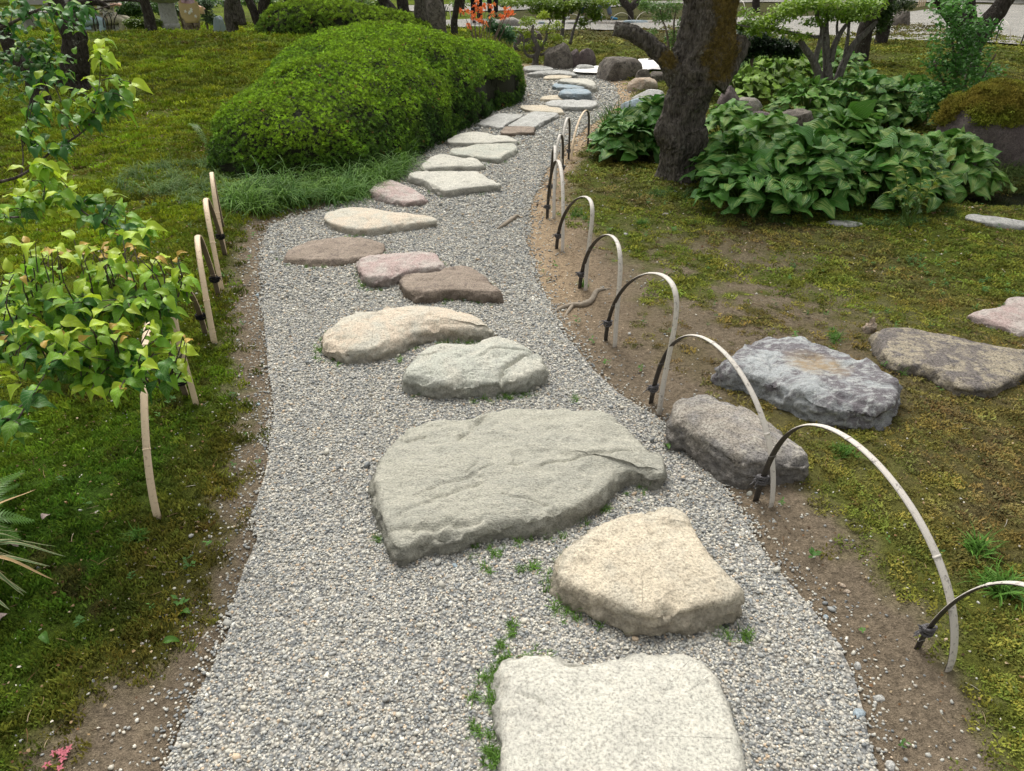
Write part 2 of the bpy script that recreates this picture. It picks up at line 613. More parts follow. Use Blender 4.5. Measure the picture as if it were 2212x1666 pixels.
M['plum_leaf'] = mk_leafobj('serrate_leaf')
M['hosta_leaf'] = mk_leafobj('ribbed_striped_leaf', 'ribs', 0.22)
M['white_slab'] = plain('white_raked_sand', (0.80, 0.79, 0.76), 0.9, 0.2, 60, 0.06)
M['skin'] = plain('skin', (0.50, 0.30, 0.22), 0.6, 0, 40, 0.05)
M['hair'] = plain('dark_hair', (0.02, 0.017, 0.015), 0.6, 0.3, 80)
def cloth(name, c, pat=None):
    m = NT(name)
    n = m.noise(m.coord(), 14, 3)
    base = m.mix(1.0, c, m.ramp(n, [(0.3, 0.8), (0.7, 1.15)]), 'MULTIPLY')
    if pat:
        base = m.mix(m.ramp(m.noise(m.coord(), 22, 2), [(0.48, 0.0), (0.56, 1.0)]), base, pat)
    return m.done(base, 0.9, m.bump(n, 0.4, 0.02), 0.1)

# ================================================================== scatter: points that carry instances
def scatter(name, protos, pos, rot, scl, col, parent=None, **kw):
    n = len(pos)
    me = bpy.data.meshes.new(name)
    me.vertices.add(n)
    me.vertices.foreach_set('co', np.asarray(pos, np.float32).ravel())
    def fa(nm, typ, arr, key):
        a = me.attributes.new(nm, typ, 'POINT')
        a.data.foreach_set(key, np.ascontiguousarray(arr).ravel())
    fa('rot', 'FLOAT_VECTOR', np.asarray(rot, np.float32), 'vector')
    scl = np.asarray(scl, np.float32)
    if scl.ndim == 1: scl = np.repeat(scl[:, None], 3, 1)
    fa('scl', 'FLOAT_VECTOR', scl, 'vector')
    c = np.ones((n, 4), np.float32); c[:, :3] = np.clip(col, 0, 1)
    fa('col', 'FLOAT_COLOR', c, 'color')
    fa('pid', 'INT', RNG.integers(0, len(protos), n).astype(np.int32), 'value')
    o = obj(name, me, parent, **kw)
    pc = bpy.data.collections.new(name + '_kinds')
    for i, pm in enumerate(protos):
        po = bpy.data.objects.new('%s_kind_%d' % (name, i), pm)
        pc.objects.link(po)
    ng = bpy.data.node_groups.new(name + '_scatter', 'GeometryNodeTree')
    ng.interface.new_socket('Geometry', in_out='INPUT', socket_type='NodeSocketGeometry')
    ng.interface.new_socket('Geometry', in_out='OUTPUT', socket_type='NodeSocketGeometry')
    N, L = ng.nodes, ng.links
    gi, go = N.new('NodeGroupInput'), N.new('NodeGroupOutput')
    ci = N.new('GeometryNodeCollectionInfo')
    ci.inputs['Collection'].default_value = pc
    ci.inputs['Separate Children'].default_value = True
    ci.inputs['Reset Children'].default_value = True
    ip = N.new('GeometryNodeInstanceOnPoints')
    def na(nm, dt):
        a = N.new('GeometryNodeInputNamedAttribute'); a.data_type = dt
        a.inputs['Name'].default_value = nm
        return a.outputs[0]
    L.new(gi.outputs[0], ip.inputs['Points'])
    L.new(ci.outputs[0], ip.inputs['Instance'])
    ip.inputs['Pick Instance'].default_value = True
    L.new(na('pid', 'INT'), ip.inputs['Instance Index'])
    L.new(na('rot', 'FLOAT_VECTOR'), ip.inputs['Rotation'])
    L.new(na('scl', 'FLOAT_VECTOR'), ip.inputs['Scale'])
    L.new(ip.outputs[0], go.inputs[0])
    md = o.modifiers.new('scatter', 'NODES')
    md.node_group = ng
    return o

def eul_from_z(nrm, spin):
    """euler xyz taking +Z to the given normals, after a spin about Z"""
    nrm = nrm / (np.linalg.norm(nrm, axis=1)[:, None] + 1e-9)
    up = np.where(np.abs(nrm[:, 2:3]) > 0.95, np.array([[1.0, 0, 0]]), np.array([[0, 0, 1.0]]))
    x = np.cross(up, nrm); x /= np.linalg.norm(x, axis=1)[:, None]
    y = np.cross(nrm, x)
    cs, sn = np.cos(spin)[:, None], np.sin(spin)[:, None]
    x, y = x * cs + y * sn, -x * sn + y * cs
    R = np.stack([x, y, nrm], 2)
    ry = np.arcsin(np.clip(-R[:, 2, 0], -1, 1))
    rx = np.arctan2(R[:, 2, 1], R[:, 2, 2])
    rz = np.arctan2(R[:, 1, 0], R[:, 0, 0])
    return np.stack([rx, ry, rz], 1)

# ================================================================== ground sheet
def zone_col(x, y):
    """colour of the ground cover and its moss share (0..1), by place"""
    x, y = np.asarray(x, float), np.asarray(y, float)
    d = sdist(x, y, PATH)
    D = np.hypot(x, y)
    a = n2(x, y, 0.9, 3, 21)
    b = n2(x, y, 0.22, 3, 22)
    c = n2(x, y, 0.07, 2, 23)
    w = n2(x, y, 3.0, 2, 24)
    left = sstep(0.2, -0.2, x + 0.02 * y)[:, None]
    def L3(*v): return np.array(v)[None, :]
    # left lawn
    bright, olive, brown, deep = L3(.200, .285, .014), L3(.130, .170, .016), L3(.085, .062, .022), L3(.075, .160, .014)
    t = sstep(-0.35, 0.35, a + 0.5 * b)[:, None]
    lc = olive * (1 - t) + bright * t
    near = sstep(3.6, 2.2, D)[:, None]
    lc = lc * (1 - near) + (deep * (0.5 + 0.5 * t) + olive * 0.5 * (1 - t)) * near
    rimo = (sstep(.55, .12, d + .25 * b) * sstep(3.0, 2.0, D))[:, None]
    lc = lc * (1 - rimo * .8) + L3(.170, .150, .030) * rimo * .8
    tb = sstep(0.20, 0.55, b * 0.8 + c * 0.6 - 0.25 * a)[:, None]
    lc = lc * (1 - 0.75 * tb) + brown * 0.75 * tb
    # right lawn
    ro, rb, rg = L3(.205, .185, .050), L3(.165, .125, .070), L3(.180, .225, .032)
    t = sstep(-0.3, 0.45, a + 0.4 * b + 0.9 * sstep(4.3, 5.2, D) * sstep(7.5, 6.0, D) - 0.1)[:, None]
    rc = ro * (1 - t) + rg * t
    tb = sstep(-0.05, 0.5, -a * 0.6 + b * 0.8 + c * 0.4)[:, None]
    rc = rc * (1 - 0.6 * tb) + rb * 0.6 * tb
    col = lc * left + rc * (1 - left)
    sh = (sstep(5.5, 7.5, D) * (1 - left[:, 0]))[:, None]
    col = col * (1 - sh) + (L3(.150, .180, .026) * (1 - t * .45) + rb * .45 * t) * sh
    # far, a browner garden floor
    fl = sstep(14.5, 19, D)[:, None] * (1 - left)
    col = col * (1 - fl) + L3(.10, .10, .03) * fl
    # trodden dirt beside the path
    wd = 0.055 + 0.16 * (1 - left[:, 0]) + 0.07 * sstep(1.8, 3.0, y) * left[:, 0] + 0.05 * w + 0.05 * b
    wd = wd + 0.30 * np.exp(-(((x - 0.78) / 0.55) ** 2 + ((y - 3.9) / 0.9) ** 2)) + 0.20 * np.exp(-(((x + 1.02) / 0.22) ** 2 + ((y - 0.95) / 0.22) ** 2))
    mo = sstep(-0.05, 0.12, d - wd + 0.09 * c + 0.04 * b)
    bare = np.exp(-(((x - 1.10) / 0.75) ** 2 + ((y - 3.45) / 0.95) ** 2)) * (1 - left[:, 0])
    mo = mo * (1 - np.clip(1.25 * bare * sstep(-0.5, 0.2, b + 0.5 * c - a * 0.6 + 0.15), 0, 0.93))
    dirt = L3(.190, .152, .108) * (1 + 0.18 * b[:, None] + 0.15 * c[:, None])
    tan = L3(.40, .30, .195)
    dirt = dirt + (tan - dirt) * (sstep(2.6, 4.0, y) * (1 - left[:, 0]) * sstep(0.55, 0.0, d))[:, None]
    g = dirt * (1 - mo[:, None]) + col * 0.5 * mo[:, None]
    return g, col, mo, d

def build_ground():
    r = np.concatenate([[0.02], np.geomspace(0.35, 34, 520), np.geomspace(36, 420, 24)])
    th = np.linspace(-math.radians(62), math.radians(62), 460)
    # close the circle coarsely behind the viewpoint
    th = np.concatenate([th, np.linspace(math.radians(66), math.radians(294), 36)])
    T, Rr = np.meshgrid(th, r)
    X, Y = (Rr * np.sin(T)).ravel(), (Rr * np.cos(T)).ravel()
    Z = terrain(X, Y)
    d = sdist(X, Y, PATH)
    Z = Z - 0.012 * sstep(0.05, -0.05, d)
    g, col, mo, _ = zone_col(X, Y)
    Z = Z + 0.004 * n2(X, Y, 0.05, 2, 40) * (np.hypot(X, Y) < 6)
    me = mesh('ground', np.stack([X, Y, Z], 1), grid_faces(len(th), len(r), True), M['ground'], True, g)
    obj('ground', me, kind='structure')
build_ground()

def build_path():
    P = catmull(np.array(PATH), 240, True)
    P = P + np.stack([n2(P[:, 0], P[:, 1], 0.18, 2, 50), n2(P[:, 0], P[:, 1], 0.18, 2, 51)], 1) * 0.022
    b = np.array(P)
    import bmesh
    bm = bmesh.new()
    vs = [bm.verts.new((x, y, 0.001)) for x, y in b]
    f = bm.faces.new(vs)
    bmesh.ops.triangulate(bm, faces=[f])
    me = bpy.data.meshes.new('path')
    bm.to_mesh(me); bm.free()
    me.materials.append(M['gravel'])
    obj('path', me, kind='structure')
build_path()

# ------------------------------------------------------------------ gravel
def pebble_proto(i):
    r = np.random.default_rng(100 + i)
    import bmesh
    bm = bmesh.new()
    bmesh.ops.create_icosphere(bm, subdivisions=1, radius=0.5)
    V = np.array([v.co[:] for v in bm.verts])
    F = [[v.index for v in f.verts] for f in bm.faces]
    bm.free()
    V = V * (1 + 0.16 * r.standard_normal((len(V), 1))) * np.array([1.15, 0.85 + 0.1 * r.random(), 0.62])
    return mesh('pebble_%d' % i, V, F, M['pebble'])
PEB = [pebble_proto(i) for i in range(6)]
PC = np.array([(.20, .21, .215), (.27, .275, .27), (.34, .335, .315), (.41, .40, .365), (.48, .455, .395), (.55, .51, .435), (.63, .60, .53), (.50, .39, .28), (.36, .325, .28), (.72, .70, .64)])
PW = np.array([.10, .17, .19, .16, .14, .10, .05, .04, .04, .01]); PW = PW / PW.sum()
def gravel():
    X, Y, S = [], [], []
    xs = [p[0] for p in PATH]; ys = [p[1] for p in PATH]
    for y0, y1, size in ((0.55, 1.6, .0068), (1.6, 2.4, .0072), (2.4, 3.4, .0080), (3.4, 4.8, .0098), (4.8, 6.8, .0125), (6.8, 9.5, .0165), (9.5, 13.0, .022)):
        lim = 0.80 * (0.86 * y1 + 0.8) + 0.3
        x0, x1 = max(min(xs) - 0.5, -lim), min(max(xs) + 0.5, lim)
        n = int((x1 - x0) * (y1 - y0) / (size * size) * 1.25)
        x, y = RNG.uniform(x0, x1, n), RNG.uniform(y0, y1, n)
        d = sdist(x, y, PATH) + 0.045 * n2(x, y, 0.22, 3, 50)
        keep = (RNG.random(n) < np.where(d < 0, np.clip(1 - 0.0 * d, 0, 1), np.exp(-np.maximum(d, 0) / 0.05) * 0.38 + 0.022 * np.exp(-d / 0.35)))
        thin = (n2(x, y, 0.5, 3, 60) > 0.48) & (d > -0.30)
        keep &= ~(thin & (RNG.random(n) < 0.45))
        X.append(x[keep]); Y.append(y[keep]); S.append(np.full(keep.sum(), size))
    X, Y, S = map(np.concatenate, (X, Y, S))
    n = len(X)
    s = S * np.exp(RNG.normal(0, 0.22, n)) * np.where(RNG.random(n) < 0.006, 1.9, 1.0)
    z = terrain(X, Y) + s * RNG.uniform(-0.05, 0.45, n)
    z = np.where(sdist(X, Y, PATH) > 0, terrain(X, Y) + s * 0.18, z)
    rot = np.stack([RNG.normal(0, 0.4, n), RNG.normal(0, 0.4, n), RNG.uniform(0, 6.28, n)], 1)
    col = PC[RNG.choice(len(PC), n, p=PW)] * RNG.uniform(0.85, 1.15, (n, 1)) * 1.0
    warm = n2(X, Y, 0.8, 2, 61)[:, None]
    col = col * (1 + 0.09 * warm) * np.array([0.98, 1.0, 1.0])
    scatter('gravel', PEB, np.stack([X, Y, z], 1), rot, s, col, kind='stuff')
    print('pebbles', n)
gravel()

# ------------------------------------------------------------------ moss
def moss_proto(i, n=44, R=0.030, H=0.012, w=0.0016):
    r = np.random.default_rng(200 + i)
    V, F = [], []
    for k in range(n):
        a, q = r.uniform(0, 6.28), R * math.sqrt(r.random())
        x, y = q * math.cos(a), q * math.sin(a)
        t = r.uniform(0, 6.28)
        ln = H * r.uniform(0.5, 1.1)
        dx, dy = math.cos(t), math.sin(t)
        lean = r.uniform(0.2, 1.1)
        b = len(V)
        z0 = r.uniform(-0.3, 0.2) * H
        V += [(x - dy * w, y + dx * w, z0), (x + dy * w, y - dx * w, z0), (x + dx * ln * lean, y + dy * ln * lean, z0 + ln)]
        V += [(x + dx * ln * lean * .45 - dy * w * 1.5, y + dy * ln * lean * .45 + dx * w * 1.5, z0 + ln * .55), (x + dx * ln * lean * .45 + dy * w * 1.5, y + dy * ln * lean * .45 - dx * w * 1.5, z0 + ln * .55)]
        F += [[b, b + 1, b + 4, b + 3], [b + 3, b + 4, b + 2]]
    return mesh('moss_tuft_%d' % i, np.array(V), F, M['moss'], False)
MOSS = [moss_proto(i) for i in range(6)]
def moss():
    X, Y, S = [], [], []
    for y0, y1, s in ((0.35, 1.3, .85), (1.3, 2.2, .9), (2.2, 3.4, 1.1), (3.4, 5.0, 1.5), (5.0, 7.5, 2.1), (7.5, 11, 3.0), (11, 15, 4.0), (15, 22, 6.5)):
        lim = 0.80 * (0.86 * y1 + 0.8) + 0.6
        n = int(2 * lim * (y1 - y0) / (0.030 * s) ** 2 * 0.85)
        X.append(RNG.uniform(-lim, lim, n)); Y.append(RNG.uniform(y0, y1, n)); S.append(np.full(n, s))
    X, Y, S = map(np.concatenate, (X, Y, S))
    d = sdist(X, Y, PATH)
    k = d > 0.02
    X, Y, S = X[k], Y[k], S[k]
    g, col, mo, d = zone_col(X, Y)
    k = RNG.random(len(X)) < mo
    wat = (((X - 3.95) / 0.75) ** 2 + ((Y - 5.35) / 0.25) ** 2) > 1
    k &= wat & (TH_ok(X, Y))
    X, Y, S, col = X[k], Y[k], S[k], col[k]
    n = len(X)
    loc = n2(X, Y, 0.045, 1, 70)
    c = col * (1 + 0.42 * loc[:, None]) * RNG.uniform(0.6, 1.45, (n, 1))
    c[:, 0] *= RNG.uniform(0.85, 1.25, n)
    z = terrain(X, Y) + 0.010 * S * np.clip(n2(X, Y, 0.12, 2, 71), -0.4, 1)
    rot = np.stack([RNG.normal(0, 0.15, n), RNG.normal(0, 0.15, n), RNG.uniform(0, 6.28, n)], 1)
    left = X < 0
    flat = np.where(left, 1.15, 0.62)
    sc = np.stack([S, S, S ** 0.75 * flat], 1) * RNG.uniform(0.8, 1.3, (n, 1))
    for nm, sel in (('moss_lawn', left), ('moss', ~left)):
        scatter(nm, MOSS, np.stack([X, Y, z], 1)[sel], rot[sel], sc[sel], c[sel], kind='stuff')
    print('moss', n)
FARPATHS = []
def TH_ok(x, y):
    k = np.ones(len(x), bool)
    for P in FARPATHS:
        k &= ~in_poly(x, y, P)
    return k
# ================================================================== far paths (flat strips of grey gravel)
def strip(name, pts, mat, lift=0.006, **kw):
    P = np.array([G(*p)[:2] for p in pts])
    P = catmull(P, 160, True)
    import bmesh
    bm = bmesh.new()
    f = bm.faces.new([bm.verts.new((x, y, 0)) for x, y in P])
    bmesh.ops.triangulate(bm, faces=[f])
    for _ in range(3):
        bmesh.ops.subdivide_edges(bm, edges=[e for e in bm.edges if e.calc_length() > 0.8], cuts=1, use_grid_fill=False)
        bmesh.ops.triangulate(bm, faces=bm.faces[:])
    V = np.array([v.co[:] for v in bm.verts])
    z = terrain(V[:, 0], V[:, 1])
    for v, zz in zip(bm.verts, z): v.co.z = zz + lift
    me = bpy.data.meshes.new(name)
    bm.to_mesh(me); bm.free()
    me.materials.append(mat)
    FARPATHS.append([tuple(p) for p in P])
    return obj(name, me, **kw)
M['gravel_far'] = mk_gravelbed(60)
strip('far_path', [(700, 60), (980, 61), (1120, 65), (1400, 65), (1600, 62), (1690, 74), (1750, 83), (1870, 76), (1966, 54), (2060, 62), (2152, 79), (2320, 108),
                   (2420, 30), (2300, 14), (2100, 12), (1985, 25), (1900, 33), (1750, 37), (1588, 40), (1400, 46), (1120, 45), (980, 45), (700, 43)], M['gravel_far'], 0.03, kind='structure')
strip('far_path', [(880, 24), (1000, 25), (1130, 23), (1500, 9), (1900, 7), (2300, 8), (2300, 3), (1500, 2), (1130, 13), (880, 13)], M['gravel_far'], 0.03, kind='structure')
strip('white_sand', cc('c', [(1290, 655), (1330, 630), (1400, 625), (1515, 612), (1520, 670), (1420, 672), (1340, 668)]), M['white_slab'], 0.05, kind='structure')
strip('white_sand', cc('c', [(1860, 560), (1900, 548), (2010, 548), (2070, 585), (2075, 640), (1990, 640), (1890, 640)]), M['white_slab'], 0.05, kind='structure')
moss()

# water in the little channel on the right
def water():
    m = NT('dark_still_water')
    m.done((0.012, 0.013, 0.010), 0.06, m.bump(m.noise(m.coord(), 9, 2), 0.15, 0.01), 0.6)
    a = np.linspace(0, 2 * np.pi, 40, endpoint=False)
    V = np.stack([3.95 + 0.85 * np.cos(a), 5.35 + 0.33 * np.sin(a), np.full(40, -0.07)], 1)
    obj('water', mesh('water', V, [list(range(40))], m.mat, False), kind='structure')
water()

# ================================================================== stones
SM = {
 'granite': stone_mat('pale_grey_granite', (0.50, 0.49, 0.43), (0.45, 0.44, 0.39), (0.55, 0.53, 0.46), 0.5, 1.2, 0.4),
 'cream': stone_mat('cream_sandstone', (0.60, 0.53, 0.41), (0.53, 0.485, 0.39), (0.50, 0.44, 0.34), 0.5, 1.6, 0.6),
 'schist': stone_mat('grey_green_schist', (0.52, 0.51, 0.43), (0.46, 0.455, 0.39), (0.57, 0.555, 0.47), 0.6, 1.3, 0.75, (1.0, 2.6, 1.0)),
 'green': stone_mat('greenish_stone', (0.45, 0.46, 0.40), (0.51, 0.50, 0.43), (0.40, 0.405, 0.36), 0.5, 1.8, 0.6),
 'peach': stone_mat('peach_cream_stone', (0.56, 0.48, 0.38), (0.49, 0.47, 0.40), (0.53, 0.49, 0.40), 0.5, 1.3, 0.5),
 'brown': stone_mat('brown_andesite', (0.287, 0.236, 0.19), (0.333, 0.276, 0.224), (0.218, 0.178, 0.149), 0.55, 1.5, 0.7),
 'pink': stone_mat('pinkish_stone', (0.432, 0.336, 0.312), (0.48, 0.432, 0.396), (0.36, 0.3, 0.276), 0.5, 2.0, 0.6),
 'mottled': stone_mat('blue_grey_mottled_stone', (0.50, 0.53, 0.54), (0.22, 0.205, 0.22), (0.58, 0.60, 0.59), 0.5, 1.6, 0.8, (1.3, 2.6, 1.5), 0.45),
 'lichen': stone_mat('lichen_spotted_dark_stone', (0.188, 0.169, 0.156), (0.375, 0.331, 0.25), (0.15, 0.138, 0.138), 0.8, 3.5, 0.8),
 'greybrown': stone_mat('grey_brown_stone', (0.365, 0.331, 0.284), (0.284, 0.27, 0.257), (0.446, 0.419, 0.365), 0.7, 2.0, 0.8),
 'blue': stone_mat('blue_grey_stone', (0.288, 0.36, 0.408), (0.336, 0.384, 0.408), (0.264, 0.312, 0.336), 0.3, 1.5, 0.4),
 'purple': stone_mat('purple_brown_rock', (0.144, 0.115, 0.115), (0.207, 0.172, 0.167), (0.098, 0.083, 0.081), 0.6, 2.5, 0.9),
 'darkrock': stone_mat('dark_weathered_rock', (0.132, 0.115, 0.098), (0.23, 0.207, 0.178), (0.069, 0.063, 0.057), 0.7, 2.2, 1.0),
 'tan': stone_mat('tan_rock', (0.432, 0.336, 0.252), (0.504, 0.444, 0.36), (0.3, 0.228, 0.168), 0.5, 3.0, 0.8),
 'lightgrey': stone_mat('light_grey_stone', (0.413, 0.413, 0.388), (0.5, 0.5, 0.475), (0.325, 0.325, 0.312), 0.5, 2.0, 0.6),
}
STONES = []          # outlines on the ground, for weeds at their foot
def stone(label, tagc, pts, h, mat, seed=0, amp=0.006, dome=0.01, flare=0.02, edge=0.016, cracks=(), group='stepping stones of the garden path', name='stepping_stone', wig=0.010, z0=None, nr=22, sand=None):
    px = cc(tagc, pts)
    base = 0.0
    c0 = np.mean([Q(*p, h) for p in px], 0)
    base = TH(c0[0], c0[1]) if z0 is None else z0
    P = np.array([Q(*p, h + base)[:2] for p in px])
    n = 200 if h < 0.07 and nr < 40 else (260 if nr < 40 else 520)
    P = catmull(P, n, True)
    size = math.sqrt(np.ptp(P[:, 0]) * np.ptp(P[:, 1]))
    c = P.mean(0)
    D = P - c
    L = np.linalg.norm(D, axis=1)
    P = P + D / L[:, None] * (wig * 1.5 * fbm(np.stack([P[:, 0] * 12, P[:, 1] * 12, np.full(n, seed)], 1), 4, seed))[:, None]
    # outward normals of the outline
    T = np.roll(P, -1, 0) - np.roll(P, 1, 0)
    N = np.stack([T[:, 1], -T[:, 0]], 1)
    N /= np.linalg.norm(N, axis=1)[:, None]
    if ((P + N * 0.01 - c) ** 2).sum(1).mean() < ((P - c) ** 2).sum(1).mean(): N = -N
    rings = []
    fl = []
    # every rim point is joined to the nearest point of the stone's long axis, so slim shapes do not fold over
    ev, evec = np.linalg.eigh(np.cov((P - c).T))
    axd = evec[:, 1]
    half = max(0.0, math.sqrt(ev[1]) - math.sqrt(ev[0])) * 1.25
    cs = c + np.outer(np.clip((P - c) @ axd, -half, half), axd)
    for t in np.linspace(0, 1, nr) ** 0.8:
        inner = cs + (P - N * edge - cs) * t
        rings.append(np.concatenate([inner, np.full((n, 1), h + dome * (1 - t * t))], 1)); fl.append(0.0)
    for a in (0.2, 0.4, 0.6, 0.8, 1.0):
        an = a * math.pi / 2
        rings.append(np.concatenate([P - N * edge * (1 - math.sin(an)), np.full((n, 1), h - edge * 0.8 * (1 - math.cos(an)))], 1)); fl.append(0.30 * a)
    k = max(7, int(h / 0.007))
    for t in np.linspace(0, 1, k)[1:]:
        rings.append(np.concatenate([P + N * flare * t ** 0.7, np.full((n, 1), h - edge * 0.8 - (h + 0.05 - edge * 0.8) * t)], 1)); fl.append(min(1, 0.45 + t))
    V = np.concatenate(rings)
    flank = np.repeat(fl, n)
    top = V[:, 2] > h - edge
    nz = fbm(V * 5.5 + seed * 3.1, 3, seed)
    nf = fbm(V * np.array([26, 26, 60]) + seed, 3, seed + 5)
    V[:, 2] += np.where(top, amp * 1.6 * nz + amp * 0.5 * nf, 0)
    # chips and little ledges broken out of the rim
    rim = np.exp(-((np.repeat(np.linspace(1, 1, 1), 1)) * 0)) * np.clip(1 - np.abs(flank - 0.2) / 0.28, 0, 1)
    chip = np.clip(fbm(V * 13 + seed * 2.2, 3, seed + 11) - 0.05, 0, 1)
    V[:, 2] -= rim * chip * min(0.09, h * 1.1)
    tn = seg_dist(V[:, 0], V[:, 1], [tuple(q) for q in P[::6]])
    led = np.floor((fbm(np.stack([V[:, 0] * 3.2 + V[:, 1] * 2, V[:, 1] * 11, V[:, 0] * 0 + seed], 1), 3, seed + 21)) * 5) / 5
    V[:, 2] += np.where(top, led * amp * 0.9 * np.exp(-tn / 0.12), 0)
    Nn = np.tile(N, (len(rings), 1))
    side = sstep(0.2, 0.6, flank)
    nff = fbm(V * np.array([60, 60, 130]) + seed, 2, seed + 9)
    V[:, :2] += Nn * ((0.026 * nz + 0.022 * nf + 0.010 * nff) * side)[:, None]
    V[:, 2] += 0.0016 * nff * (1 - side)
    for ctag, cp, depth, wdt in cracks:
        cl = np.array([Q(*p, h + base)[:2] for p in cc(ctag, cp)])
        cl = catmull(cl, 40)
        cl = cl + np.stack([vnoise(np.stack([cl[:, 0] * 30, cl[:, 1] * 30, cl[:, 0] * 0], 1), 3), vnoise(np.stack([cl[:, 0] * 30, cl[:, 1] * 30, cl[:, 0] * 0], 1), 4)], 1) * 0.010
        dd = seg_dist(V[:, 0], V[:, 1], [tuple(q) for q in cl], False)
        V[:, 2] -= depth * np.exp(-(dd / wdt) ** 2) * (V[:, 2] > 0.01)
    V[:, 2] += base
    F = grid_faces(n, len(rings), True)
    me = mesh(name, V, fixdeg(F[:1]) + F.tolist()[1:], None, True)
    if sand:
        q = Q(*c1(*sand), h + base)
        dq = np.sqrt(((V[:, 0] - q[0]) / 0.13) ** 2 + ((V[:, 1] - q[1]) / 0.09) ** 2)
        at_ = me.attributes.new('sand', 'FLOAT', 'POINT')
        at_.data.foreach_set('value', np.clip(1.6 - 1.3 * dq + 0.8 * fbm(V * 16, 3, 3), 0, 1).astype(np.float32))
    me.materials.append(mat)
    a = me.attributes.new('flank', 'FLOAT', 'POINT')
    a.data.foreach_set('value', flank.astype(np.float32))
    ce = Vector((c[0], c[1], base))
    me.transform(Matrix.Translation(-ce))
    o = obj(name, me, loc=ce, label=label, cat='stone', group=group)
    STONES.append((P + N * flare, base))
    return o

stone('broad pale grey granite slab nearest the viewer, cut off by the lower picture edge', '',
      [(1080, 1640), (1078, 1560), (1084, 1480), (1082, 1440), (1100, 1420), (1140, 1408), (1200, 1412), (1250, 1420), (1300, 1420), (1350, 1406), (1400, 1400), (1450, 1400), (1500, 1412), (1550, 1450), (1580, 1510), (1600, 1580), (1618, 1660), (1625, 1760), (1560, 1850), (1340, 1880), (1160, 1860), (1085, 1780)],
      0.06, SM['granite'], 1, 0.004, 0.012, 0.014, 0.030, [('H', [(1150, 1160), (1210, 1185), (1270, 1210), (1310, 1250)], 0.008, 0.005)], nr=80)
stone('warm cream wedge shaped stone with a pointed right corner, second from the bottom', '',
      [(1203, 1212), (1206, 1190), (1240, 1160), (1300, 1128), (1360, 1105), (1420, 1090), (1455, 1088), (1485, 1108), (1530, 1180), (1575, 1238), (1605, 1268), (1585, 1290), (1530, 1300), (1470, 1312), (1400, 1318), (1330, 1300), (1260, 1275), (1215, 1245)],
      0.095, SM['cream'], 2, 0.006, 0.015, 0.016, 0.026, nr=70)
stone('very large grey green split slab in the middle of the gravel path', 'E',
      [(208, 1430), (218, 1370), (230, 1320), (280, 1240), (350, 1165), (400, 1120), (480, 1090), (650, 1050), (830, 1032), (950, 1005), (1100, 978), (1300, 958), (1500, 965), (1680, 985), (1770, 1025), (1850, 1090), (1920, 1150), (1980, 1205), (1995, 1245), (2060, 1255), (2095, 1310), (2105, 1375), (2050, 1395), (1900, 1365), (1810, 1390), (1740, 1460), (1640, 1540), (1500, 1610), (1300, 1670), (1150, 1700), (900, 1745), (720, 1780), (560, 1800), (430, 1850), (370, 1850), (300, 1780), (255, 1700), (225, 1600), (210, 1500)],
      0.075, SM['schist'], 3, 0.010, 0.024, 0.020, 0.020,
      [('E', [(400, 1110), (405, 1190), (520, 1180)], 0.012, 0.009), ('E', [(940, 1035), (850, 1100), (840, 1150), (760, 1195)], 0.014, 0.010), ('E', [(1300, 1365), (1500, 1330), (1700, 1290), (1980, 1250)], 0.010, 0.007),
       ('E', [(500, 1540), (650, 1490), (850, 1440), (970, 1390)], 0.008, 0.008), ('E', [(1080, 1385), (1160, 1370)], 0.008, 0.006), ('E', [(1030, 1550), (1150, 1580), (1330, 1585)], 0.008, 0.006), ('E', [(380, 1660), (560, 1600), (700, 1560), (900, 1480)], 0.008, 0.009),
       ('H', [(250, 90), (560, 95), (700, 60), (900, 40)], 0.016, 0.012), ('E', [(820, 1420), (900, 1350)], 0.006, 0.006)], nr=120)
stone('rounded greenish grey stone with a split off right corner, behind the very large slab', 'E',
      [(418, 750), (440, 690), (490, 625), (560, 575), (640, 550), (760, 545), (850, 548), (930, 520), (1030, 513), (1130, 533), (1200, 568), (1250, 603), (1290, 615), (1320, 660), (1318, 705), (1230, 745), (1150, 770), (1030, 785), (900, 800), (720, 808), (560, 800), (480, 770)],
      0.085, SM['green'], 4, 0.008, 0.022, 0.010, 0.025,
      [('E', [(1250, 610), (1180, 640), (1100, 680), (1060, 720), (1045, 800)], 0.022, 0.010), ('E', [(900, 660), (1000, 610), (1100, 605), (1240, 605)], 0.010, 0.008), ('E', [(500, 625), (560, 640), (600, 625)], 0.010, 0.006)], nr=70)
stone('long oval peach and cream stone lying behind the split greenish stone', '',
      [(697, 728), (703, 703), (740, 682), (790, 668), (840, 658), (900, 655), (950, 659), (1005, 670), (1045, 690), (1058, 704), (1000, 706), (950, 706), (900, 715), (850, 735), (800, 750), (745, 752), (708, 745)],
      0.075, SM['peach'], 5, 0.006, 0.022, 0.016, 0.030, nr=45)
stone('brown rectangular stone touching the pink stone, right one of the pair', 'E',
      [(378, 135), (400, 108), (500, 92), (690, 58), (790, 50), (860, 70), (920, 100), (985, 155), (1025, 200), (1028, 222), (900, 222), (750, 208), (560, 225), (450, 220), (390, 175)],
      0.065, SM['brown'], 6, 0.005, 0.012, 0.010, 0.020)
stone('pale pink flat topped stone left of the brown rectangular one', '',
      [(770, 565), (780, 552), (815, 546), (870, 543), (930, 542), (952, 556), (957, 572), (900, 580), (862, 588), (830, 596), (795, 596), (775, 583)],
      0.07, SM['pink'], 7, 0.006, 0.010, 0.010, 0.020)
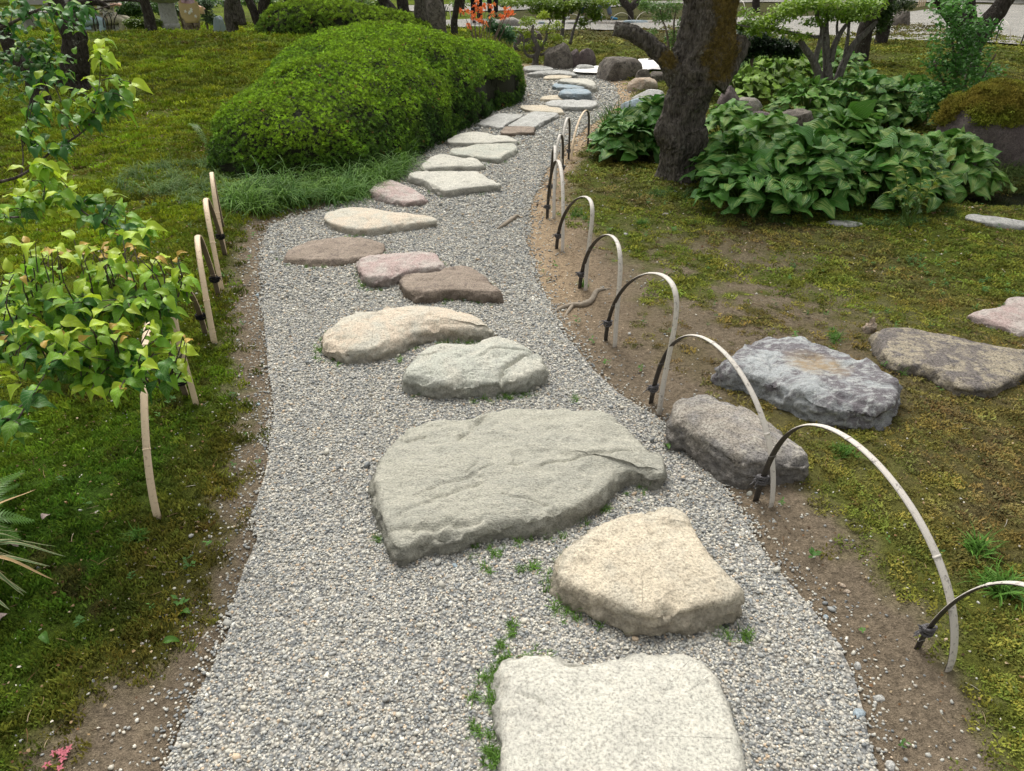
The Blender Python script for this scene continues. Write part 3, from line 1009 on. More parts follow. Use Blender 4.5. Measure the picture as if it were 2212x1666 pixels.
stone('dark brown low flat stone furthest left on the gravel', '',
      [(613, 550), (628, 532), (670, 517), (720, 510), (780, 511), (823, 518), (830, 533), (815, 548), (760, 558), (700, 563), (650, 561), (620, 558)],
      0.035, SM['brown'], 8, 0.008, 0.012, 0.014, 0.022)
stone('cream teardrop shaped stone with pointed right end above the dark brown one', '',
      [(698, 464), (715, 452), (765, 446), (810, 449), (850, 457), (895, 461), (930, 465), (943, 473), (915, 478), (880, 481), (840, 487), (800, 493), (760, 491), (722, 482), (702, 473)],
      0.055, SM['peach'], 9, 0.005, 0.012, 0.014, 0.020)
stone('small pinkish stone beside the drooping grass clump', '',
      [(798, 408), (815, 395), (842, 387), (868, 396), (892, 405), (916, 420), (920, 428), (895, 433), (870, 434), (845, 428), (815, 418)],
      0.05, SM['pink'], 10, 0.006, 0.010, 0.012, 0.020)
stone('pale boat shaped stone in front of the rounded grey one', 'B',
      [(428, 1132), (480, 1110), (600, 1103), (770, 1110), (880, 1108), (955, 1145), (1015, 1178), (1030, 1195), (950, 1198), (850, 1208), (740, 1225), (665, 1232), (600, 1200), (540, 1168), (465, 1150)],
      0.06, SM['granite'], 11, 0.005, 0.010, 0.010, 0.014)
stone('rounded grey loaf like stone with a slight notch in its back edge', 'B',
      [(512, 1075), (535, 1045), (575, 1015), (640, 997), (690, 998), (740, 1012), (800, 1020), (855, 1018), (905, 1040), (926, 1065), (860, 1076), (760, 1074), (680, 1078), (600, 1083), (540, 1088)],
      0.05, SM['granite'], 12, 0.005, 0.014, 0.012, 0.022)
stone('pale triangular stone wide at its right end, with a dark pit', 'B',
      [(696, 980), (715, 960), (800, 950), (870, 935), (990, 930), (1118, 930), (1134, 965), (1090, 985), (1050, 1010), (1030, 1026), (950, 1020), (850, 1008), (750, 998)],
      0.05, SM['green'], 13, 0.006, 0.008, 0.010, 0.018, [('B', [(960, 970), (980, 975)], 0.010, 0.014)])
stone('low pale stone with wavy outline below the two rectangular slabs', 'B',
      [(686, 905), (735, 875), (830, 852), (900, 850), (1000, 870), (1080, 880), (1138, 903), (1120, 912), (1040, 915), (950, 924), (800, 922), (700, 922)],
      0.045, SM['granite'], 14, 0.006, 0.010, 0.010, 0.018)
stone('flat rectangular grey slab on the left of the paired slabs', 'B',
      [(880, 800), (915, 780), (960, 755), (1010, 735), (1100, 736), (1168, 740), (1165, 755), (1100, 785), (1065, 805), (1040, 825), (960, 815)],
      0.035, SM['lightgrey'], 15, 0.004, 0.004, 0.004, 0.010)
stone('long rectangular pale slab on the right of the paired slabs', 'B',
      [(1080, 812), (1150, 770), (1232, 727), (1320, 726), (1392, 732), (1395, 745), (1300, 790), (1250, 818), (1150, 815)],
      0.05, SM['lightgrey'], 16, 0.004, 0.004, 0.004, 0.010)
stone('short brown block butted against the near end of the long pale slab', 'B',
      [(1030, 850), (1050, 828), (1075, 817), (1150, 819), (1245, 822), (1250, 840), (1240, 855), (1150, 856), (1060, 862)],
      0.045, SM['brown'], 17, 0.005, 0.004, 0.006, 0.012)
stone('slim cream stone just beyond the paired slabs, beside the clipped hedge', 'B',
      [(1162, 685), (1200, 677), (1330, 681), (1420, 700), (1443, 718), (1430, 728), (1350, 724), (1250, 715), (1175, 700)],
      0.04, SM['cream'], 18, 0.005, 0.006, 0.006, 0.014)
stone('large pale oval stone on the bend where the path turns right', 'B',
      [(1322, 672), (1345, 654), (1390, 646), (1500, 645), (1600, 646), (1650, 655), (1655, 672), (1620, 688), (1550, 693), (1450, 688), (1370, 684)],
      0.06, SM['lightgrey'], 19, 0.005, 0.006, 0.008, 0.018)
stone('thin cream stone lying left of the stubby blue grey one', 'B',
      [(1292, 635), (1320, 620), (1400, 612), (1480, 612), (1535, 622), (1545, 634), (1500, 640), (1400, 642), (1320, 642)],
      0.04, SM['cream'], 20, 0.004, 0.005, 0.006, 0.014)
stone('stubby blue grey stone with a thick dark front face', 'B',
      [(1412, 596), (1430, 580), (1480, 572), (1560, 572), (1605, 580), (1620, 598), (1580, 606), (1500, 607), (1440, 606)],
      0.10, SM['blue'], 21, 0.004, 0.006, 0.006, 0.02)
stone('smooth slate blue flat stone, the bluest one on the path', 'B',
      [(1368, 548), (1390, 532), (1450, 525), (1530, 528), (1590, 545), (1605, 560), (1560, 568), (1470, 568), (1395, 562)],
      0.06, SM['blue'], 22, 0.003, 0.006, 0.006, 0.018)
stone('pale stone tucked behind the slate blue one', 'B',
      [(1405, 520), (1440, 508), (1550, 505), (1625, 518), (1650, 540), (1640, 556), (1560, 540), (1460, 528)],
      0.10, SM['granite'], 23, 0.004, 0.006, 0.006, 0.02)
stone('small cream oval stone near the top end of the path', 'B',
      [(1308, 500), (1340, 489), (1400, 485), (1470, 487), (1495, 496), (1460, 505), (1380, 508), (1330, 508)],
      0.04, SM['cream'], 24, 0.003, 0.005, 0.006, 0.014)
stone('wide pale stone with stepped end, last but one on the path', 'B',
      [(1208, 476), (1240, 464), (1320, 456), (1440, 455), (1510, 470), (1525, 482), (1440, 474), (1340, 472), (1270, 478)],
      0.07, SM['lightgrey'], 25, 0.005, 0.006, 0.006, 0.018)
stone('furthest pale stepping stone, beside the end of the hedge', 'B',
      [(1180, 435), (1215, 424), (1270, 421), (1330, 428), (1380, 445), (1340, 450), (1260, 450), (1200, 450)],
      0.06, SM['lightgrey'], 26, 0.004, 0.006, 0.006, 0.018)
RS = 'flat stones set in the moss on the right'
stone('grey brown stone against the gravel edge, behind two bamboo hoops', '',
      [(1450, 885), (1455, 858), (1478, 845), (1505, 842), (1550, 852), (1600, 870), (1650, 895), (1700, 930), (1735, 965), (1738, 985), (1700, 985), (1640, 985), (1590, 975), (1540, 950), (1490, 920), (1455, 905)],
      0.12, SM['greybrown'], 27, 0.012, 0.02, 0.020, 0.028, group=RS, nr=60)
stone('big blue grey mottled stone with sand in a hollow on its top', 'F',
      [(245, 670), (300, 635), (370, 580), (440, 530), (600, 492), (770, 487), (850, 520), (960, 580), (1060, 610), (1200, 650), (1300, 720), (1380, 765), (1405, 830), (1395, 900), (1330, 945), (1220, 960), (1120, 955), (1000, 935), (850, 890), (700, 835), (560, 775), (420, 730), (300, 710)],
      0.11, SM['mottled'], 28, 0.014, 0.012, 0.018, 0.030, [('F', [(760, 650), (900, 700), (980, 700)], 0.012, 0.09), ('F', [(560, 650), (600, 740), (700, 820)], 0.014, 0.015), ('F', [(900, 840), (1100, 900), (1300, 960)], 0.012, 0.015)], group=RS, nr=60, sand=('F', 870, 690))
stone('dark brown lichen spotted flat stone right of the mottled one', 'F',
      [(1252, 480), (1330, 446), (1450, 443), (1600, 468), (1800, 508), (2000, 555), (2150, 588), (2330, 600), (2380, 680), (2200, 760), (2100, 815), (2000, 840), (1880, 838), (1790, 830), (1740, 790), (1650, 735), (1520, 695), (1400, 690), (1320, 640), (1275, 560)],
      0.045, SM['lichen'], 29, 0.008, 0.01, 0.01, 0.02, group=RS)
stone('pale purplish flat stone cut off by the right edge', 'F',
      [(1852, 362), (1950, 333), (2080, 305), (2110, 262), (2200, 252), (2330, 270), (2420, 360), (2400, 470), (2280, 480), (2180, 470), (2080, 438), (1950, 400)],
      0.04, SM['pink'], 30, 0.006, 0.008, 0.008, 0.016, group=RS)
stone('small reddish lump of stone by the corner of the dark brown flat one', 'F',
      [(1188, 425), (1195, 402), (1230, 393), (1265, 402), (1270, 425), (1230, 435)], 0.05, SM['tan'], 31, 0.004, 0.02, 0.012, 0.03, group=RS)
stone('white flaked flat edging stone beside the little dark channel', '',
      [(2085, 466), (2105, 460), (2150, 466), (2200, 474), (2250, 482), (2240, 490), (2190, 487), (2140, 481), (2105, 474)], 0.03, SM['lightgrey'], 32, 0.006, 0.004, 0.006, 0.014, group=RS)
stone('half buried pale edging stone under the striped leaves', '',
      [(1785, 477), (1805, 473), (1840, 475), (1868, 481), (1850, 485), (1815, 484)], 0.012, SM['lightgrey'], 33, 0.005, 0.004, 0.006, 0.014, group=RS)

# a hollow in the mottled stone holds a little washed-in sand
def sand_patch():
    c = Q(*c1('F', 860, 690), 0.13)
    a = np.linspace(0, 2 * np.pi, 48, endpoint=False)
    return c
# upright and rounded rocks
def boulder(label, tagc, box, mat, depth=0.8, seed=0, n=3.0, cuts=5, rot=0.0, name='rock', group=None, Y=None, sink=0.12, amp=0.10, col=None, cat='rock'):
    """box: left, top, right, bottom of the rock as seen; depth: front-to-back size against its width"""
    x0, y0, x1, y1 = box
    (lx, ty), (rx, by) = c1(tagc, x0, y0), c1(tagc, x1, y1)
    mx = (lx + rx) / 2
    f = G(mx, by) if Y is None else VY(mx, by, Y)
    if Y is not None: f[2] = TH(f[0], f[1])
    z = f[1] * CP + (CAM_H - f[2]) * SP
    W = (rx - lx) / FPX * z
    dep = W * depth
    cy = f[1] + dep * 0.38
    topz = VY(mx, ty, cy)[2]
    hgt = max(0.05, topz - f[2])
    if name == 'loose_stone': hgt = W * 0.32
    elif name == 'kerb_stone': hgt = min(hgt, 0.22)
    cx = mx
    c = np.array([f[0], cy, f[2]])
    k = 46
    th = np.linspace(0, 2 * np.pi, 64, endpoint=False)
    ph = np.linspace(-0.35 * np.pi, 0.5 * np.pi, k)
    T, Pp = np.meshgrid(th, ph)
    d = np.stack([np.cos(Pp) * np.cos(T), np.cos(Pp) * np.sin(T), np.sin(Pp)], -1).reshape(-1, 3)
    r = 1 / (np.abs(d) ** n).sum(1) ** (1 / n)
    V = d * r[:, None]
    rg = np.random.default_rng(seed)
    for _ in range(cuts):
        q = rg.standard_normal(3); q[2] = abs(q[2]) * 0.7; q /= np.linalg.norm(q)
        lim = rg.uniform(0.72, 0.92)
        s = V @ q
        V = V - np.maximum(s - lim, 0)[:, None] * q * 0.9
    V = V * (1 + amp * fbm(V * 1.7 + seed * 5.3, 3, seed) + 0.035 * fbm(V * 6.5 + seed, 3, seed + 3))[:, None]
    V = V / np.array([np.abs(V[:, 0]).max(), np.abs(V[:, 1]).max(), V[:, 2].max()])
    R = np.array([[math.cos(rot), -math.sin(rot), 0], [math.sin(rot), math.cos(rot), 0], [0, 0, 1]])
    V = V * np.array([W / 2, dep / 2, hgt])
    V = V @ R.T
    V[:, 2] = np.maximum(V[:, 2], -sink - 0.05)
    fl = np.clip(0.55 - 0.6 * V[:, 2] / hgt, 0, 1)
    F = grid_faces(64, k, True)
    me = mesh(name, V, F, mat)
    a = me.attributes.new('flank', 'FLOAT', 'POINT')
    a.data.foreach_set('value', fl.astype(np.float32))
    o = obj(name, me, loc=Vector(c), label=label, cat=cat, group=group)
    return o, V + c, c, (W, dep, hgt)
RB = 'rocks around the far end of the path'
boulder('big dark block like boulder where the path ends, flat topped', 'c', (1508, 500, 1900, 705), SM['darkrock'], 0.7, 1, 4.5, 4, 0.05, group=RB, amp=0.05)
boulder('rough dark rock leaning on the right flank of the block like boulder', 'c', (1840, 610, 1990, 730), SM['darkrock'], 0.9, 11, 2.6, 5, 0.3, group=RB)
boulder('low dark rock between the gnarled trunk and the white sand', 'c', (1940, 630, 2150, 720), SM['darkrock'], 0.8, 12, 3, 4, 0.1, group=RB)
boulder('reddish brown upright rock, right one of the twin rocks on the moss bank', 'c', (1330, 425, 1500, 590), SM['purple'], 0.7, 2, 2.8, 5, group=RB)
boulder('reddish brown rounded rock, left one of the twin rocks on the moss bank', 'c', (1243, 432, 1350, 600), SM['purple'], 0.9, 3, 2.4, 4, group=RB)
boulder('large steep dark rock below the small twisted shrub', 'c', (1000, 370, 1300, 615), SM['darkrock'], 0.7, 4, 2.4, 6, 0.2, group=RB)
boulder('brown rock half hidden behind the foliage of the small twisted shrub', 'c', (760, 260, 1080, 460), SM['purple'], 0.7, 5, 2.3, 5, group=RB)
boulder('low pale grey rock in front of the twin rocks', 'c', (1290, 570, 1495, 640), SM['lightgrey'], 0.7, 6, 3, 3, group=RB, amp=0.06)
boulder('tan pitted rock right of the bend of the path', 'c', (1770, 685, 2052, 800), SM['tan'], 0.7, 7, 2.8, 5, group=RB)
boulder('small grey cobble under the tan pitted rock', 'c', (1795, 755, 1900, 800), SM['lightgrey'], 0.8, 8, 2.5, 3, group=RB)
boulder('flat topped grey rock between the tan rock and the blue grey one', 'B', (1890, 583, 2115, 680), SM['lightgrey'], 0.8, 9, 3.6, 3, group=RB, amp=0.05)
boulder('blue grey block with flat top beside the striped leaves', 'B', (1817, 640, 2000, 730), SM['blue'], 0.9, 10, 4.0, 3, group=RB, amp=0.04)
boulder('half hidden dark round stone resting on the far moss bank', 'c', (1940, 510, 2030, 560), SM['darkrock'], 0.8, 13, 2.5, 3, group=RB)
HR = 'rocks among the striped leaf plants'
boulder('smooth purple grey rock left of the striped leaf plants, tilted', 'C', (222, 555, 400, 760), SM['purple'], 0.9, 14, 2.3, 4, 0.3, group=HR)
boulder('pale purple grey rock lying between striped leaf plants', 'C', (330, 628, 530, 760), SM['greybrown'], 0.8, 15, 2.6, 4, group=HR)
boulder('dark rock with a brown moss cap in the gap of the striped leaves', 'C', (395, 720, 620, 850), SM['purple'], 0.8, 16, 2.6, 4, group=HR)
boulder('dark mossy rock behind the front row of striped leaves', 'C', (600, 710, 860, 870), SM['darkrock'], 0.7, 17, 2.6, 4, group=HR)
boulder('small pale round cobble on the dark mossy rock', 'C', (638, 706, 700, 760), SM['lightgrey'], 0.9, 18, 2.2, 2, group=HR)
moundr, MV, mc, ms = boulder('broad purple rock at the right edge, capped with golden moss', 'C', (1690, 530, 2560, 1100), SM['purple'], 0.75, 19, 2.0, 2, name='rock', group=HR, Y=5.95, amp=0.16)
DB = 'rocks on the far side of the garden'
boulder('upright grey pointed rock between far trunks at the left', 'b', (665, 100, 810, 250), SM['purple'], 0.7, 20, 2.4, 5, group=DB, Y=15.2)
boulder('brown mossy rock leaning on the grey pointed one', 'b', (790, 150, 870, 255), SM['tan'], 0.7, 21, 2.4, 4, group=DB, Y=15.0)
boulder('blue grey low rock behind the moss crest', 'b', (95, 155, 240, 240), SM['blue'], 0.7, 22, 2.6, 4, group=DB, Y=15.6)
boulder('tall dark seamed rock behind the clipped hedge', 'B', (440, -60, 690, 165), SM['darkrock'], 0.6, 23, 2.4, 6, group=DB, Y=14.6)
boulder('upright square edged grey rock beside the far gravel', 'C', (1365, 68, 1478, 175), SM['darkrock'], 0.6, 24, 4.5, 3, group=DB)
boulder('grey boulder far behind the orange flowers', 'c', (610, 150, 880, 240), SM['greybrown'], 0.6, 25, 2.8, 4, group=DB)
# edge stones of the far path
ES = 'long kerb stones of the far gravel path'
for i, (x0, x1, y0, y1, mt, lb) in enumerate([(1220, 1400, 185, 225, 'lightgrey', 'white kerb stone of the far path beside the slim leaning trunk'), (1400, 1480, 180, 210, 'lightgrey', 'short white kerb stone left of the walking legs'),
                                          (1490, 1700, 188, 222, 'greybrown', 'brownish kerb stone under the walking person'), (1730, 1960, 178, 212, 'blue', 'long blue grey kerb stone right of the walking person'),
                                          (1960, 2100, 182, 215, 'greybrown', 'dull kerb stone of the far path, partly behind thin stems'), (980, 1060, 190, 225, 'blue', 'small blue kerb stone seen through the twisted shrub'),
                                          (330, 480, 222, 250, 'lightgrey', 'pale kerb stone just above the crest of the big hedge')]):
    boulder(lb, 'c', (x0, y0, x1, y1), SM[mt], 0.35, 30 + i, 5, 2, name='kerb_stone', group=ES, amp=0.03, cat='stone')
# ================================================================== bamboo hoops
def ribbon(P, Wd, Nn, width, thick, mats):
    """curved strip: P centre line, Wd width direction, Nn outward normal"""
    n = len(P)
    prof = [(-.5, 0.0), (-.28, .30), (0, .42), (.28, .30), (.5, 0.0), (.42, -.35), (0, -.30), (-.42, -.35)]
    V, UV = [], []
    L = np.concatenate([[0], np.cumsum(np.linalg.norm(np.diff(P, axis=0), axis=1))])
    for i in range(n):
        w = width[i]
        for a, b in prof:
            V.append(P[i] + Wd[i] * a * w + Nn[i] * b * thick * 2)
            UV.append((a, L[i]))
    F = grid_faces(8, n, True)
    fm = np.array([0, 0, 0, 0, 0, 1, 1, 1] * (n - 1))
    fl = F.tolist() + [list(range(8))[::-1], [(n - 1) * 8 + k for k in range(8)]]
    me = mesh('bamboo_strip', np.array(V), fl, mats, True, uv=UV, fm=list(fm) + [0, 0])
    return me
def hoop(label, near, far, top, side, mats=('bam_grey', 'bam_dark'), ropem='rope_grey', group='bamboo hoops edging the path', w=0.021, tie=True, tiefrac=0.17, H0=0.46, detail=True, lean=0.0, cyl=False):
    A, B = G(*near), G(*far)
    A, B = A.copy(), B.copy()
    mid = (A + B) / 2
    ax = (B - A); ax[2] = 0; Ld = np.linalg.norm(ax); ax /= Ld
    pn = np.array([ax[1], -ax[0], 0])
    o0 = np.array([0, 0, CAM_H]); r = ray(*top)
    den = r @ pn
    Hh, off = H0, 0.0
    if abs(den / np.linalg.norm(r)) > 0.16:
        t = ((mid - o0) @ pn) / den
        X = o0 + r * t
        h_, of = X[2] - mid[2], (X - mid) @ ax
        if 0.2 < h_ < 0.75 and abs(of) < Ld * 0.6:
            Hh, off = h_, of
    else:
        # arch seen edge-on: take the height that brings its crown to the same line of sight
        for hh in np.linspace(0.25, 0.65, 41):
            p = mid + np.array([0, 0, hh])
            zc = p[1] * CP + (CAM_H - p[2]) * SP
            yy = CY + FPX * ((CAM_H - p[2]) * CP - p[1] * SP) / zc
            if yy <= top[1]:
                Hh = hh
                break
    n = 64
    t = np.linspace(0, math.pi, n)
    # taut bent strip: legs nearly straight, crown rounded
    X = -0.75 * np.cos(t) + 0.25 * (2 * t / math.pi - 1)
    Z = np.sin(t) ** 0.88
    asym = off * Z ** 2
    jit = np.random.default_rng(int(abs(near[0]) * 7 + near[1]))
    wob = 0.006 * np.sin(t * 2 + jit.uniform(0, 6))
    P = mid + ax * (X * Ld / 2)[:, None] + ax * asym[:, None] + np.array([0, 0, 1.0]) * (Z * Hh)[:, None] + pn * (wob + lean * Z)[:, None]
    zlin = A[2] + (B[2] - A[2]) * (X + 1) / 2
    P[:, 2] = zlin + Z * Hh
    P[0, 2] -= 0.04; P[-1, 2] -= 0.04
    T = np.gradient(P, axis=0); T /= np.linalg.norm(T, axis=1)[:, None]
    tw = 0.10 * np.sin(t + jit.uniform(0, 6))
    Wd = pn[None, :] * np.cos(tw)[:, None] + np.cross(T, pn) * np.sin(tw)[:, None]
    Nn = np.cross(Wd, T)
    if ((Nn * (P - mid - np.array([0, 0, Hh * 0.4]))).sum(1)).mean() < 0: Nn = -Nn
    root = empty('bamboo_hoop', Vector(mid), label=label, cat='bamboo hoop', group=group)
    width = np.full(n, w) * (1 + 0.06 * np.sin(t * 3 + jit.uniform(0, 6)))
    obj('bamboo_strip', ribbon(P, Wd, Nn, width, 0.0042, [M[mats[0]], M[mats[1]]]), root)
    if detail:
        L = np.concatenate([[0], np.cumsum(np.linalg.norm(np.diff(P, axis=0), axis=1))])
        for s in np.arange(jit.uniform(0.22, 0.38), L[-1], jit.uniform(0.33, 0.42)):
            i = int(np.searchsorted(L, s)); i = min(max(i, 1), n - 2)
            q = P[i - 1:i + 1] if False else np.stack([P[i] - T[i] * 0.0035, P[i] + T[i] * 0.0035])
            me = ribbon(q, Wd[[i, i]], Nn[[i, i]], width[[i, i]] * 1.10, 0.0056, [M[mats[0]], M[mats[1]]])
            me.name = 'joint_ring'
            obj('joint_ring', me, root)
    if tie:
        # rope where the far leg is lashed to the neighbour's near leg
        i = int(np.searchsorted(-Z[n // 2:], -tiefrac * 1.25)) + n // 2
        i = min(i, n - 3)
        c = P[i]
        mb = MB()
        for k in range(4):
            a = np.linspace(0, 2 * np.pi, 15)
            rr = w * 0.85
            tilt = jit.uniform(-0.5, 0.5)
            C = c + np.outer(np.cos(a) * rr, Wd[i]) + np.outer(np.sin(a) * rr * 0.62, Nn[i]) + np.outer(np.sin(a + k) * 0.006 + (k - 1.5) * 0.0055 + np.cos(a) * tilt * 0.01, T[i])
            mb.tube(C, np.full(15, 0.0036), seg=6, n=30, amp=0.3, freq=300, seed=k)
        for k in range(7):
            d = np.array([side * jit.uniform(0.3, 1.0), jit.uniform(-0.5, 0.3), jit.uniform(-0.6, 0.6)])
            ln = jit.uniform(0.018, 0.045)
            e = c + Wd[i] * side * w * 0.6
            mb.tube([e, e + d * ln * 0.5 + np.array([0, 0, 0.004]), e + d * ln], [0.0028, 0.0022, 0.0010], seg=5, n=6, amp=0.4, freq=300, seed=k)
        k0 = c + Wd[i] * side * w * 0.55
        mb.tube([k0 - T[i] * 0.010, k0 + Nn[i] * 0.006, k0 + T[i] * 0.010], [0.006, 0.0085, 0.006], seg=8, n=8, amp=0.4, freq=200)
        obj('rope_tie', mb.mesh('rope_tie', M[ropem]), root)
    return root
RH = 'weathered bamboo hoops along the right edge of the path'
hoop('bamboo hoop at the lower right, only its dark rising leg in the picture', (2330, 1820), (1985, 1398), (2290, 1308), -1, group=RH, tiefrac=.16)
hoop('largest bamboo hoop on the right, arching wide over the moss', (2048, 1452), (1630, 1082), (1830, 943), -1, group=RH, w=0.024, tiefrac=.2)
hoop('bamboo hoop standing in front of the grey brown stone on the right', (1663, 1097), (1403, 872), (1540, 738), -1, group=RH, tiefrac=.18)
hoop('third complete bamboo hoop up the right side, left of the mottled stone', (1426, 895), (1310, 735), (1440, 602), -1, group=RH)
hoop('bamboo hoop with the bare root lying at its left foot', (1328, 750), (1252, 622), (1330, 517), -1, group=RH)
hoop('bamboo hoop on the right between the bare root and the small green weed', (1266, 628), (1203, 537), (1272, 430), -1, group=RH)
hoop('bamboo hoop at the narrow waist of the dirt strip, rounded crown', (1217, 544), (1184, 472), (1228, 382), -1, group=RH)
hoop('narrow edge on bamboo hoop with pale leg in front and dark leg left', (1198, 473), (1189, 424), (1210, 318), -1, group=RH)
hoop('bamboo hoop mostly hidden behind the narrow edge on one', (1199, 408), (1214, 378), (1212, 293), -1, group=RH)
hoop('steep edge on bamboo hoop, grey outer leg left and black inner leg right', (1212, 381), (1229, 344), (1243, 255), -1, group=RH)
hoop('last bamboo hoop on the right, tan left leg and dark right leg', (1233, 347), (1269, 317), (1265, 239), -1, mats=('bam_tan', 'bam_dark'), group=RH, tie=False)
LH = 'newer tan bamboo hoops along the left edge of the path'
hoop('nearest tan bamboo hoop on the left, its crown hidden by plum leaves', (340, 1122), (402, 858), (322, 700), 1, ('bam_tan', 'bam_brown'), 'rope_black', LH, w=0.024, tiefrac=.15)
hoop('second tan bamboo hoop on the left, threaded through the plum leaves', (428, 876), (447, 722), (372, 630), 1, ('bam_tan', 'bam_brown'), 'rope_black', LH, w=0.023, tiefrac=.2)
hoop('third tan bamboo hoop on the left, just clear of the plum leaves', (463, 742), (472, 638), (418, 514), 1, ('bam_tan', 'bam_brown'), 'rope_black', LH, w=0.026, tiefrac=.22)
hoop('fourth tan bamboo hoop on the left, tied to the last one', (478, 629), (484, 550), (438, 434), 1, ('bam_tan', 'bam_brown'), 'rope_black', LH, w=0.026, tiefrac=.25)
hoop('last tan bamboo hoop on the left, next to the drooping grass', (488, 547), (483, 490), (450, 375), 1, ('bam_tan', 'bam_brown'), 'rope_black', LH, w=0.026, tie=False)
FH = 'thin bamboo hoops edging the far gravel paths'
for i, (nr_, fr, tp, lb) in enumerate([
    (('c', 1600, 250), ('c', 1440, 240), ('c', 1500, 105), 'far bamboo hoop around the shoes of the walking person'),
    (('c', 1605, 250), ('c', 1820, 248), ('c', 1720, 113), 'wide far bamboo hoop just right of the walking legs'),
    (('c', 1825, 250), ('c', 2020, 240), ('c', 1930, 105), 'far bamboo hoop between the walking person and the gnarled trunk'),
    (('c', 1235, 240), ('c', 1410, 245), ('c', 1290, 125), 'far bamboo hoop behind the slim leaning trunk'),
    (('c', 258, 200), ('c', 395, 205), ('c', 320, 133), 'far bamboo hoop left of the orange flowers'),
    (('c', 175, 140), ('c', 240, 150), ('c', 215, 40), 'upright far bamboo hoop between two dark trunks'),
    (('c', 160, 205), ('c', 215, 215), ('c', 185, 152), 'small far bamboo hoop at the crest of the big hedge'),
    (('d', 860, 190), ('d', 1020, 215), ('d', 930, 130), 'pale far bamboo hoop right of the gnarled trunk'),
    (('d', 900, 120), ('d', 1110, 130), ('d', 1010, 48), 'upper far bamboo hoop right of the gnarled trunk'),
    (('d', 1170, 130), ('d', 1390, 140), ('d', 1290, 58), 'far bamboo hoop above the light green shrub'),
    (('e', 1880, 480), ('e', 2040, 500), ('e', 1990, 230), 'bamboo hoop by the far gravel at the upper right'),
    (('e', 2170, 520), ('e', 2330, 560), ('e', 2230, 245), 'bamboo hoop cut by the right edge near the far gravel')]):
    hoop(lb, c1(*nr_), c1(*fr), c1(*tp), 1, ('bam_grey', 'bam_dark'), group=FH, w=0.026, tie=False, detail=False, H0=0.45)
# loose uprights far right: a short row of bamboo stakes
for i in range(4):
    p = G(*c1('C', 1522 + i * 14, 46 - i * 2))
    mb = MB().tube([p + [0, 0, -.05], p + [0.03, 0.02, .3], p + [0.08, 0.02, .62]], [.022, .021, .02], seg=8)
    obj('bamboo_stake', mb.mesh('bamboo_stake', M['bam_tan']), label=['left end one','second one from the left','third one from the left','right end one'][i] + ' of the slanting bamboo stakes by the far gravel', cat='bamboo stake', group='slanting bamboo stakes by the far gravel')

# ================================================================== clipped azalea hedges
def rosette_proto(i, nl=7, ln=0.020, wd=0.0062):
    r = np.random.default_rng(300 + i)
    V, F = [], []
    for k in range(nl):
        a = k * 2.4 + r.uniform(-.3, .3)
        el = r.uniform(0.35, 1.25)
        d = np.array([math.cos(a) * math.cos(el), math.sin(a) * math.cos(el), math.sin(el)])
        s = np.array([-math.sin(a), math.cos(a), 0])
        up = np.cross(d, s)
        L = ln * r.uniform(.7, 1.2)
        b0 = d * 0.002
        b = len(V)
        V += [b0, b0 + d * L * .5 + s * wd * .5 + up * .001, b0 + d * L * .5 - up * .0012, b0 + d * L * .5 - s * wd * .5 + up * .001, b0 + d * L]
        F += [[b, b + 1, b + 2], [b, b + 2, b + 3], [b + 1, b + 4, b + 2], [b + 2, b + 4, b + 3]]
    return mesh('leaf_rosette_%d' % i, np.array(V), F, M['azalea_leaf'], False)
ROS = [rosette_proto(i) for i in range(5)]
def sup(d, ax, n):
    r = 1 / (np.abs(d / ax) ** n).sum(1) ** (1 / n)
    return d * r[:, None]
def ell_surf(E, dens, seed):
    """points and normals on the outside of a union of super-ellipsoids (cx,cy,cz,rx,ry,rz,n)"""
    rg = np.random.default_rng(seed)
    Ps, Ns = [], []
    for i, e in enumerate(E):
        c, ax, n = np.array(e[:3]), np.array(e[3:6]), e[6]
        m = 60000
        d = rg.standard_normal((m, 3)); d[:, 2] = np.abs(d[:, 2]) * 1.0 - 0.25 * rg.random(m); d /= np.linalg.norm(d, axis=1)[:, None]
        p = sup(d, ax, n)
        nr = np.sign(p) * np.abs(p / ax) ** (n - 1) / ax
        nr /= np.linalg.norm(nr, axis=1)[:, None]
        R = np.linalg.norm(p, axis=1)
        w = R ** 2 / np.maximum(0.15, (nr * d).sum(1))
        area = w.mean() * 2 * math.pi * 1.15
        k = rg.random(m) < w / w.max()
        p, nr = p[k], nr[k]
        want = int(area * dens)
        s = rg.integers(0, len(p), want)
        p, nr = p[s] + rg.normal(0, 0.008, (want, 3)), nr[s]
        p = p + c
        ok = p[:, 2] > 0.0
        for j, f in enumerate(E):
            if j == i: continue
            q = (np.abs((p - np.array(f[:3])) / np.array(f[3:6])) ** f[6]).sum(1)
            ok &= q > 0.97
        Ps.append(p[ok]); Ns.append(nr[ok])
    P, N_ = np.concatenate(Ps), np.concatenate(Ns)
    jit_ = rg.normal(0, 0.008, (len(P), 1))
    return settle(P, E, jit_)
def smoothf(P, E, k=7.0):
    s = 0
    for f in E:
        g = (np.abs((P - np.array(f[:3])) / np.array(f[3:6])) ** f[6]).sum(1) ** (1 / f[6]) - 1
        s = s + np.exp(-k * g)
    return -np.log(s + 1e-12) / k
def settle(P, E, off=0.0, its=4):
    e = 1e-3
    for _ in range(its + 1):
        v = smoothf(P, E)
        g = np.stack([(smoothf(P + np.eye(3)[a] * e, E) - v) / e for a in range(3)], 1)
        gn = np.linalg.norm(g, axis=1)[:, None] + 1e-6
        if _ < its: P = P - g / gn ** 2 * v[:, None]
    N_ = g / gn
    return P + N_ * off, N_
